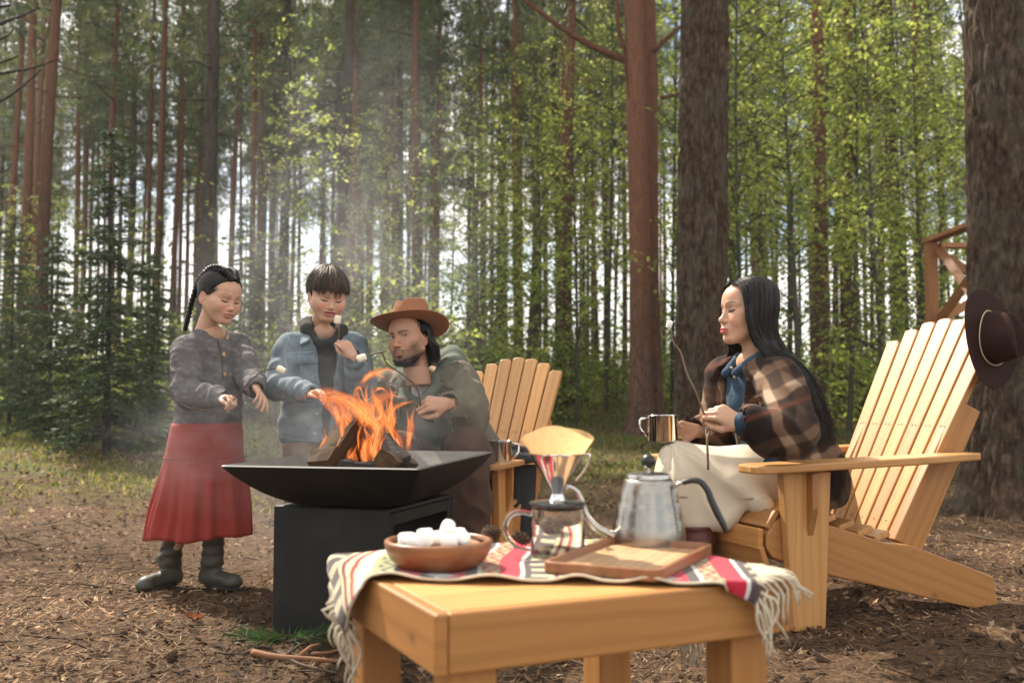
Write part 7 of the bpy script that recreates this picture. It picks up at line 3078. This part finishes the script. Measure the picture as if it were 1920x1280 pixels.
# ================================================================== the woman
def build_woman():
    e = person_root(None, 'woman with long black hair in plaid wool jacket and cream skirt holding mug and stick')
    f = Vector((-.935, -.354, 0)).normalized()
    lat = Vector((0, 0, 1)).cross(f)                    # her left: towards the camera
    J = dict(neck=P(1408, 678, 3.46), chest=P(1416, 745, 3.47), hip=P(1483, 893, 3.50),
             shL=P(1460, 715, 3.30), elL=P(1484, 813, 3.13), wrL=P(1386, 793, 3.13),
             shR=P(1366, 712, 3.62), elR=P(1352, 815, 3.66), wrR=P(1302, 808, 3.56),
             hpL=P(1470, 900, 3.45), knL=P(1290, 876, 3.44), anL=P(1316, 1010, 3.40),
             hpR=P(1465, 895, 3.58), knR=P(1262, 862, 3.52), anR=P(1285, 1010, 3.50))
    J['toL'] = J['anL'] + Vector((-.12, -.05, -.05)); J['toR'] = J['anR'] + Vector((-.12, -.05, -.05))
    Mh = head_matrix(P(1398, 585, 3.45), (-.955, -.27, .05), roll=radians(1), scale=.99)
    hL = hand('pinch', J['wrL'], Vector((-.80, -.05, .42)), Vector((.20, -.80, .35)), True, .90)
    mug = P(1243, 828, 3.48)
    hR = hand('grip', J['wrR'], Vector((-.85, -.35, .10)), Vector((-.25, .85, .35)), False, .88)
    human('woman', e, J, f, lat, Mh, [hL, hR], .88)
    nk = np.array(J['neck']); fa, la = np.array(f), np.array(lat); ua = np.array([0, 0, 1.])
    # denim shirt
    s = torso_sdf(J, f, .006, .116, .125, J['hip'] + Vector((-.03, 0, .02)), .80, .18, .04, .052)
    s.cap(nk + ua * .14, nk - ua * .01, .062, .052, .01, 'sub')
    s.cap(nk + fa * .05 - ua * .0, nk + fa * .12 - ua * .06, .042, .020, .01, 'sub')
    for sg in (-1, 1):
        s.chain([tuple(nk + la * sg * .030 - fa * .055 + ua * .030), tuple(nk + la * sg * .066 + fa * .004 + ua * .016), tuple(nk + la * sg * .030 + fa * .082 - ua * .040)], [.016, .018, .017], .008)
    s.cap(tuple(J['elL'].lerp(J['wrL'], .7)), tuple(J['elL'].lerp(J['wrL'], .93)), .040, .037, .006)
    # shirt tail over the lap
    s.cap(tuple(P(1450, 868, 3.42)), tuple(P(1385, 866, 3.385)), .075, .035, .03, flat=((0, 0, 1), .5))
    sh = garment('denim_shirt', s, M_DENIMD, e, .0018, 18, 5)
    b = surf(sh)
    for px, py in ((1378, 706), (1372, 690)): button(b, px, py, sh, M_BUTTONM, .006)
    # plaid jacket
    hem = P(1492, 895, 3.51)
    s = torso_sdf(J, f, .0068, .128, .165, hem, .86, .22, .045, .066, ext=[P(1560, 940, 3.5)])
    s.cap(tuple(P(1480, 745, 3.47)), tuple(P(1527, 900, 3.52)), .10, .115, .06)
    s.cap(tuple(P(1500, 890, 3.40)), tuple(P(1535, 930, 3.42)), .09, .085, .05)
    for sd, rr in (('L', (.080, .080, .058)), ('R', (.084, .080, .056))):
        a, b_, c = J['sh' + sd], J['el' + sd], J['wr' + sd]
        s.chain([tuple(a), tuple(b_), tuple(b_.lerp(c, .72))], rr, .006)
        s.cap(tuple(b_.lerp(c, .60)), tuple(b_.lerp(c, .80)), rr[2] * .98, rr[2] * .98, .008)
        s.cap(tuple(b_.lerp(c, .80)), tuple(b_.lerp(c, 1.2)), .047, .040, .004, 'sub')
    s.cap(tuple(J['elL'] + Vector((-.02, 0, -.005))), tuple(J['elL'] + Vector((-.08, 0, -.02))), .074, .056, .02)
    s.chain([tuple(P(1424, 728, 3.235)), tuple(P(1428, 775, 3.205)), tuple(P(1436, 806, 3.17))], [.010, .020, .024], .014, 'sub')
    s.chain([tuple(P(1505, 742, 3.245)), tuple(P(1520, 800, 3.225))], [.010, .018], .014, 'sub')
    s.half(tuple(P(1500, 948, 3.45)), (0, 0, -1), .012)
    s.cap(nk + ua * .15, nk - ua * .02, .092, .076, .015, 'sub')
    ch = J['chest']
    s.wedge([(ch + lat * .060, lat + Vector((0, 0, -.16))), (ch - lat * .075, -lat), (ch + f * .035, -f)], .012)
    s.wedge([(P(1450, 858, 3.4), (0, 0, 1)), (P(1440, 858, 3.4), (1, 0, 0))], .02)
    ck = garment('plaid_jacket', s, M_PLAID, e, .009, 9.0, 33, creases=sleeve_creases(J, .011, 50))
    b = surf(ck)
    for sg in (1, -1):
        cs = Sdf(nk - .20, nk + .20, .0048)
        n_ = (lat * sg * .75 + Vector((0, 0, .6)) + f * .15)
        cs.chain([tuple(nk + la * sg * .045 - fa * .085 + ua * .020), tuple(nk + la * sg * .105 - fa * .015 + ua * .004), tuple(nk + la * sg * .098 + fa * .060 - ua * .035)], [.030, .036, .036], .012, flat=(n_[:], .30))
        garment('collar', cs, M_PLAID, e, .003, 16, 5)
    seam(b, [(1398, 700), (1384, 740), (1379, 800), (1384, 835)], ck, mat_plain('jacket_edge', (.30, .22, .15), .95), .004, 'front_edge')
    flap(b, [(1380, 742), (1428, 742), (1426, 752), (1381, 754)], ck, M_PLAID, 'pocket_flap', .005)
    # skirt draped over the crossed knees
    s = Sdf(np.array([.36, 3.08, .12]), np.array([1.16, 3.80, .70]), .0065)
    s.chain([tuple(P(1475, 905, 3.46)), tuple(P(1390, 886, 3.43)), tuple(P(1275, 878, 3.46))], [.118, .104, .086], .03)
    s.cap(tuple(P(1275, 872, 3.45)), tuple(P(1232, 938, 3.44)), .075, .060, .03)
    s.cap(tuple(P(1275, 868, 3.53)), tuple(P(1245, 950, 3.52)), .070, .060, .03)
    s.cap(tuple(P(1290, 900, 3.42)), tuple(P(1310, 972, 3.40)), .085, .062, .04)
    s.cap(tuple(P(1330, 910, 3.42)), tuple(P(1362, 965, 3.36)), .085, .060, .04)
    s.cap(tuple(P(1390, 905, 3.38)), tuple(P(1425, 945, 3.32)), .075, .042, .04)
    s.half(tuple(P(1300, 1000, 3.42)), (.10, .1, -1), .004)
    V, F = s.mesh(); V = smoothv(V, F, 2)
    N = vnormals(V, F)
    kn = np.array(P(1266, 845, 3.47))
    d = V - kn
    L = np.linalg.norm(d, axis=1)
    az = np.arctan2(d[:, 0] + .02, -d[:, 2] + .03)
    fo = 1 - 2 * np.abs(np.sin(az * 3.4 + 2.2 * d[:, 1] + .55 * nz3(V, 5, 2)))
    fo2 = 1 - 2 * np.abs(np.sin(az * 7.1 + 5 * d[:, 1] + .8 * nz3(V, 6, 8)))
    V = V + N * ((.013 * fo + .005 * fo2) * np.clip(L / .20, .05, 1) + .0025 * nz3(V, 14, 9))[:, None]
    V[:, 2] += np.where(V[:, 2] < kn[2] - .15, .010 * np.sin(V[:, 0] * 24 + 1), 0)
    # hollow from below
    link('skirt', npmesh('skirt', V, F, True, mats=[M_SKIRTC]), e)
    for sd in 'LR':
        g = Vector((J['an' + sd].x, J['an' + sd].y, .095))
        boot('boot', g, Vector((J['to' + sd].x, J['to' + sd].y, .006)), P(1310 if sd == 'L' else 1290, 985, J['an' + sd].y), M_BOOTR, M_SOLE, e, .046)
    # long straight hair
    s = Sdf(np.array(P(1340, 510, 3.45)) - .16, np.array(P(1340, 510, 3.45)) + .16, .0042)
    def W(x, y, z): return Mh @ Vector((x, y, z))
    hm = Sdf((-.14, -.20, -.20), (.14, .14, .15), .0042)
    hm.ell((0, -.020, .030), (.0835, .104, .090), 0)
    hm.ell((0, .018, .044), (.068, .062, .060), .03)
    hm.ell((0, -.036, -.05), (.074, .062, .105), .02)
    hm.chain([(0, -.075, .0), (0, -.080, -.09), (.005, -.085, -.16)], [.040, .040, .036], .03)
    hm.wedge([((0, .050, .080), (0, -.86, .50))], .006)
    hm.ell((0, .092, -.035), (.0655, .074, .118), .008, 'sub')
    hm.ell((0, .060, -.12), (.052, .075, .07), .01, 'sub')
    V, F = hm.mesh()
    hr = link('hair', npmesh('hair', xf(Mh, V), F, True, mats=[M_HAIRB]), e)
    rg = random.Random(14)
    paths = []
    stray = []
    def sidepath(u, sg, dl, endw=None):
        """u: 0 at the forehead, 1 at the back of the crown"""
        y0 = .068 - .165 * u
        z0 = .030 + .095 * sqrt(max(.02, 1 - ((y0 + .020) / .113) ** 2))
        wv = rg.gauss(0, .004)
        p = [Vector((sg * .006, y0, z0)),
             Vector((sg * (.050 + .012 * sin(u * 3)), y0 * .92 - .004, z0 * .80 + .012)),
             Vector((sg * (.081 + dl - .012 * u), y0 * .86 - .004, .030 + wv)),
             Vector((sg * (.086 + dl - .030 * u), y0 * .82 - .010, -.045)),
             Vector((sg * (.088 + dl - .045 * u), y0 * .62 - .030 - .03 * u, -.115 + wv))]
        return [Mh @ q for q in p]
    nl = 860
    for i in range(nl):
        u = rg.random() ** .9
        dl = rg.uniform(0, .008)
        p = sidepath(u, 1, dl)
        # down over the near shoulder's back to the seat
        q = rg.random()
        w = .25 + .75 * u
        sx = 1448 + 60 * w + rg.gauss(0, 5)
        p += [P(sx, 700 + rg.gauss(0, 4), 3.285 + .10 * w), P(sx + 22 + 12 * w, 762, 3.255 + .12 * w + rg.gauss(0, .006)), P(1500 + 58 * w + rg.gauss(0, 7), rg.uniform(795, 838), 3.27 + .13 * w + rg.gauss(0, .01))]
        paths.append(spline(p, 4))
    for i in range(330):
        u = .35 + .65 * rg.random()
        p = sidepath(u, rg.choice((-1, 1)), rg.uniform(-.01, .006))
        sx = 1490 + 28 * rg.random()
        p += [P(sx, 705, 3.42 + .1 * rg.random()), P(sx + 30, 765, 3.40 + .12 * rg.random()), P(sx + 48 + rg.gauss(0, 6), rg.uniform(790, 830), 3.40 + .12 * rg.random())]
        paths.append(spline(p, 4))
    for i in range(26):                                   # stray hairs
        u = rg.random(); p = sidepath(u, rg.choice((1, 1, -1)), rg.uniform(.006, .016))
        p += [P(1455 + 60 * u + rg.gauss(0, 9), 705 + rg.gauss(0, 6), 3.27), P(1490 + 60 * u + rg.gauss(0, 14), 770 + rg.gauss(0, 12), 3.27), P(1515 + 50 * u + rg.gauss(0, 18), rg.uniform(800, 850), 3.28)]
        stray.append(spline(p, 4))
    for i in range(150):                                  # far side, falling in front of the shoulder
        u = .0 + .35 * rg.random()
        p = sidepath(u, -1, rg.uniform(0, .006))
        p += [P(1362 + rg.gauss(0, 4), 690, 3.60), P(1352 + rg.gauss(0, 6), 730 + rg.gauss(0, 14), 3.60)]
        paths.append(spline(p, 4))
    strands('hair_strand', paths, M_HAIRB, hr, .0020, 4, (1.7, .6), .15)
    strands('hair_strand', stray, M_HAIRB, hr, .0008, 3, None, .5)
    # things she holds
    t = Vector((hL[1][0] + hL[1][1]) / 2)
    held_stick([P(1328, 880, 3.12), P(1326, 820, 3.11), t + Vector((.004, 0, -.02)), P(1306, 738, 3.10), P(1288, 700, 3.11), P(1276, 660, 3.12), P(1262, 640, 3.13), P(1258, 615, 3.13)], .0042, 'long thin stick held upright by the seated woman', mat_plain('pale_twig', (.20, .145, .095), .8, 0, .2, (90, .5, .003), .4, 30))
    mallow(P(1255, 608, 3.13), (.3, -.3, 1), 'small marshmallow on top of the woman\'s long stick', M_MALLOW, .78)
    build_mug('steel_mug', mug, pi - .1, 'polished steel mug in the woman\'s hand on her knee', .98)
    return e
build_woman()
# ================================================================== fire and smoke
def build_fire():
    rg = random.Random(17)
    k = NT('flame')
    k.n.remove(k.b)
    uv = k.new('ShaderNodeTexCoord').outputs['UV']
    sp = k.new('ShaderNodeSeparateXYZ'); k.l(uv, sp.inputs[0])
    u, v = sp.outputs['X'], sp.outputs['Y']
    mp = k.new('ShaderNodeMapping'); mp.inputs['Scale'].default_value = (1.0, .30, 1); k.l(uv, mp.inputs['Vector'])
    a = k.noise(mp.outputs['Vector'], 7.5, 4, .55, 1.6)
    b = k.noise(mp.outputs['Vector'], 17, 3, .6, 2.2)
    rid = k.math('SUBTRACT', 1.0, k.math('MULTIPLY', k.math('ABSOLUTE', k.math('SUBTRACT', a, .5)), 6.0), True)
    rid2 = k.math('SUBTRACT', 1.0, k.math('MULTIPLY', k.math('ABSOLUTE', k.math('SUBTRACT', b, .5)), 7.0), True)
    body = k.ramp(a, [(.42, .0), (.66, .62)])
    den = k.math('ADD', k.math('MULTIPLY', body, .42), k.math('ADD', k.math('MULTIPLY', rid, .42), k.math('MULTIPLY', rid2, .26)), True)
    ed = k.math('MULTIPLY', k.math('MULTIPLY', u, k.math('SUBTRACT', 1.0, u)), 4.0)
    ed = k.math('POWER', ed, 1.25)
    fade = k.ramp(v, [(0, .35), (.10, 1), (.62, .85), (1, .25)])
    den = k.math('MULTIPLY', k.math('MULTIPLY', den, ed), fade, True)
    col = k.ramp(k.math('ADD', k.math('MULTIPLY', rid, .55), k.math('MULTIPLY', den, .5)), [(0, (1, .085, .012)), (.45, (1, .17, .030)), (.8, (1, .36, .10)), (1, (1, .62, .28))])
    em = k.new('ShaderNodeEmission'); k.l(col, em.inputs['Color'])
    k.l(k.math('ADD', k.math('MULTIPLY', den, 1.15), .30), em.inputs['Strength'])
    tr = k.new('ShaderNodeBsdfTransparent')
    m = k.new('ShaderNodeMixShader'); k.l(den, m.inputs[0]); k.l(tr.outputs[0], m.inputs[1]); k.l(em.outputs[0], m.inputs[2])
    k.l(m.outputs[0], k.out.inputs['Surface'])
    V, F, UV = [], [], []
    def tongue(path, w, ph):
        """a curling sheet of flame: path of points, widths, twisting about its own axis"""
        q = spline(path, 7)
        n, m = len(q), 9
        base = len(V)
        L = n - 1
        v0 = rg.random() * 3
        u0 = rg.random() * 3
        for i in range(n):
            t = i / L
            d = (q[min(i + 1, n - 1)] - q[max(i - 1, 0)]).normalized()
            s1 = d.cross(Vector((0, 1, 0)))
            if s1.length < .2: s1 = Vector((1, 0, 0))
            s1.normalize(); s2 = d.cross(s1)
            ang = ph + 1.3 * t + .5 * sin(5 * t + ph)
            ww = w * float(np.interp(t, [0, .12, .38, .7, 1], [.35, .8, 1.0, .55, .05])) * (1 + .22 * sin(9 * t + ph * 3))
            for j in range(m):
                x = j / (m - 1) * 2 - 1
                c = .8 * x
                off = s1 * (ww * sin(c * 1.2 + 0) * cos(ang * .35) + 0) + s2 * (ww * (1 - cos(c * 1.5)) * .9 * cos(ang) + ww * .35 * x * sin(ang))
                p = q[i] + off + d * (.012 * sin(7 * t + 3 * x + ph))
                V.append(p); UV.append((j / (m - 1), t))
        for i in range(n - 1):
            for j in range(m - 1):
                F.append((base + i * m + j, base + i * m + j + 1, base + (i + 1) * m + j + 1, base + (i + 1) * m + j))
    Y = 3.24
    paths = [
        # the big sheet blown to the left
        ([(700, 830, Y), (690, 790, Y), (665, 760, Y - .02), (630, 742, Y - .05), (595, 736, Y - .09), (556, 748, Y - .12)], .048, .2),
        ([(720, 840, Y - .05), (705, 800, Y - .06), (672, 768, Y - .06), (640, 748, Y - .1), (605, 744, Y - .12), (572, 742, Y - .14)], .040, 1.1),
        ([(668, 850, Y), (660, 800, Y), (648, 770, Y), (622, 748, Y - .03)], .040, 2.0),
        # the main column
        ([(705, 872, Y - .14), (700, 840, Y - .13), (708, 805, Y - .12), (700, 775, Y - .10), (712, 752, Y - .08), (735, 742, Y - .06), (760, 748, Y - .03)], .046, .5),
        ([(735, 874, Y - .10), (742, 840, Y - .08), (732, 806, Y - .06), (722, 782, Y - .05), (728, 760, Y - .04)], .044, 1.9),
        ([(690, 876, Y - .16), (680, 850, Y - .15), (690, 822, Y - .14), (684, 800, Y - .12), (700, 770, Y - .1)], .038, 2.8),
        ([(748, 872, Y - .06), (752, 848, Y - .05), (745, 822, Y - .04), (750, 800, Y - .03)], .026, 3.3),
        ([(715, 878, Y - .18), (722, 858, Y - .17), (714, 836, Y - .16), (728, 812, Y - .15)], .030, 4.1),
        ([(665, 878, Y - .12), (655, 858, Y - .12), (662, 836, Y - .10)], .026, 4.9),
        ([(718, 820, Y + .05), (728, 786, Y + .04), (742, 764, Y + .03), (768, 754, Y + .02), (786, 752, Y)], .022, 5.5),
        ([(640, 800, Y - .06), (628, 770, Y - .07), (612, 752, Y - .09), (588, 742, Y - .10)], .030, .9),
        ([(602, 838, Y - .16), (610, 818, Y - .16), (606, 798, Y - .15)], .012, 2.4),
        ([(632, 835, Y - .14), (640, 812, Y - .14), (634, 792, Y - .13)], .012, 3.9),
        # torn off pieces above
        ([(676, 722, Y - .02), (690, 706, Y), (708, 698, Y), (730, 694, Y), (748, 710, Y)], .022, 1.4),
        ([(684, 712, Y), (700, 700, Y), (716, 706, Y), (742, 716, Y)], .016, 2.7),
        ([(664, 738, Y), (670, 728, Y), (680, 734, Y)], .010, 3.1),
        ([(700, 732, Y), (716, 728, Y), (728, 738, Y)], .010, .4),
    ]
    for x0, x1, w in ((690, 676, .062), (722, 716, .058), (708, 735, .060), (660, 640, .045)):
        yy = Y - .05 + .06 * rg.random()
        paths.append(([(x0, 872, yy), (x0 - 6, 838, yy), ((x0 + x1) / 2 + 8, 806, yy), (x1, 770, yy), (x1 - 14, 738, yy)], w, rg.random() * 6))
    for i in range(16):
        x0 = 640 + 125 * rg.random(); y0 = 850 - 60 * rg.random(); h_ = 40 + 60 * rg.random(); l_ = -25 + 45 * rg.random()
        yy = Y - .16 + .22 * rg.random()
        paths.append(([(x0, y0, yy), (x0 + 8 * rg.uniform(-1, 1), y0 - h_ * .35, yy), (x0 + l_ * .5 + 8 * rg.uniform(-1, 1), y0 - h_ * .7, yy), (x0 + l_, y0 - h_, yy)], rg.uniform(.008, .020), rg.random() * 6))
    for pp, w, ph in paths:
        tongue([P(*c) for c in pp], w, ph)
    me = npmesh('flames', np.array([tuple(p) for p in V]), np.array(F), True, np.array(UV), mats=[k.m])
    tag(link('flames', me), kind='stuff')


def build_smoke():
    """grey wood smoke drifting off the fire: one closed billow with an uneven density"""
    k = NT('wood_smoke')
    k.n.remove(k.b)
    v = k.new('ShaderNodeTexCoord').outputs['Object']
    n = k.noise(v, 4.6, 4, .62, 1.2)
    n2 = k.noise(v, 1.3, 2, .5, .5)
    sp = k.new('ShaderNodeTexCoord').outputs['Generated']
    # fade towards the outside of the billow
    vm = k.new('ShaderNodeVectorMath', operation='SUBTRACT'); k.l(sp, vm.inputs[0]); vm.inputs[1].default_value = (.5, .5, .5)
    ln = k.new('ShaderNodeVectorMath', operation='LENGTH'); k.l(vm.outputs[0], ln.inputs[0])
    fall = k.math('SUBTRACT', 1.0, k.math('MULTIPLY', ln.outputs['Value'], 2.0), True)
    den = k.math('MULTIPLY', k.math('MULTIPLY', k.ramp(n, [(.42, 0), (.75, 1)]), k.ramp(n2, [(.3, .25), (.65, 1)])), k.math('POWER', fall, .8))
    pv = k.new('ShaderNodeVolumePrincipled')
    pv.inputs['Color'].default_value = (.90, .92, .96, 1)
    pv.inputs['Anisotropy'].default_value = .25
    k.l(k.math('MULTIPLY', den, 1.05), pv.inputs['Density'])
    k.l(pv.outputs[0], k.out.inputs['Volume'])
    for nm, c, r, rot in (('smoke', P(575, 815, 3.62), (.80, .50, .36), 0), ('smoke_plume', P(630, 560, 4.4), (.78, .5, 1.45), .14)):
        bm = bmesh.new(); bmesh.ops.create_icosphere(bm, subdivisions=3, radius=1.0)
        me = bpy.data.meshes.new(nm); bm.to_mesh(me); bm.free()
        me.materials.append(k.m)
        o = link(nm, me); o.location = c; o.scale = r; o.rotation_euler = (0, rot, 0)
        tag(o, kind='stuff')
build_fire()
build_smoke()
# ================================================================== haze
def build_haze():
    k = NT('haze')
    k.n.remove(k.b)
    v = k.new('ShaderNodeVolumePrincipled')
    v.inputs['Color'].default_value = (.93, .95, .96, 1)
    v.inputs['Density'].default_value = .0007
    v.inputs['Anisotropy'].default_value = .3
    k.l(v.outputs[0], k.out.inputs['Volume'])
    o = MB().box((0, 78, 12.5), (300, 190, 28), None, 0).build('haze', k.m)
    tag(o, kind='stuff')
build_haze()
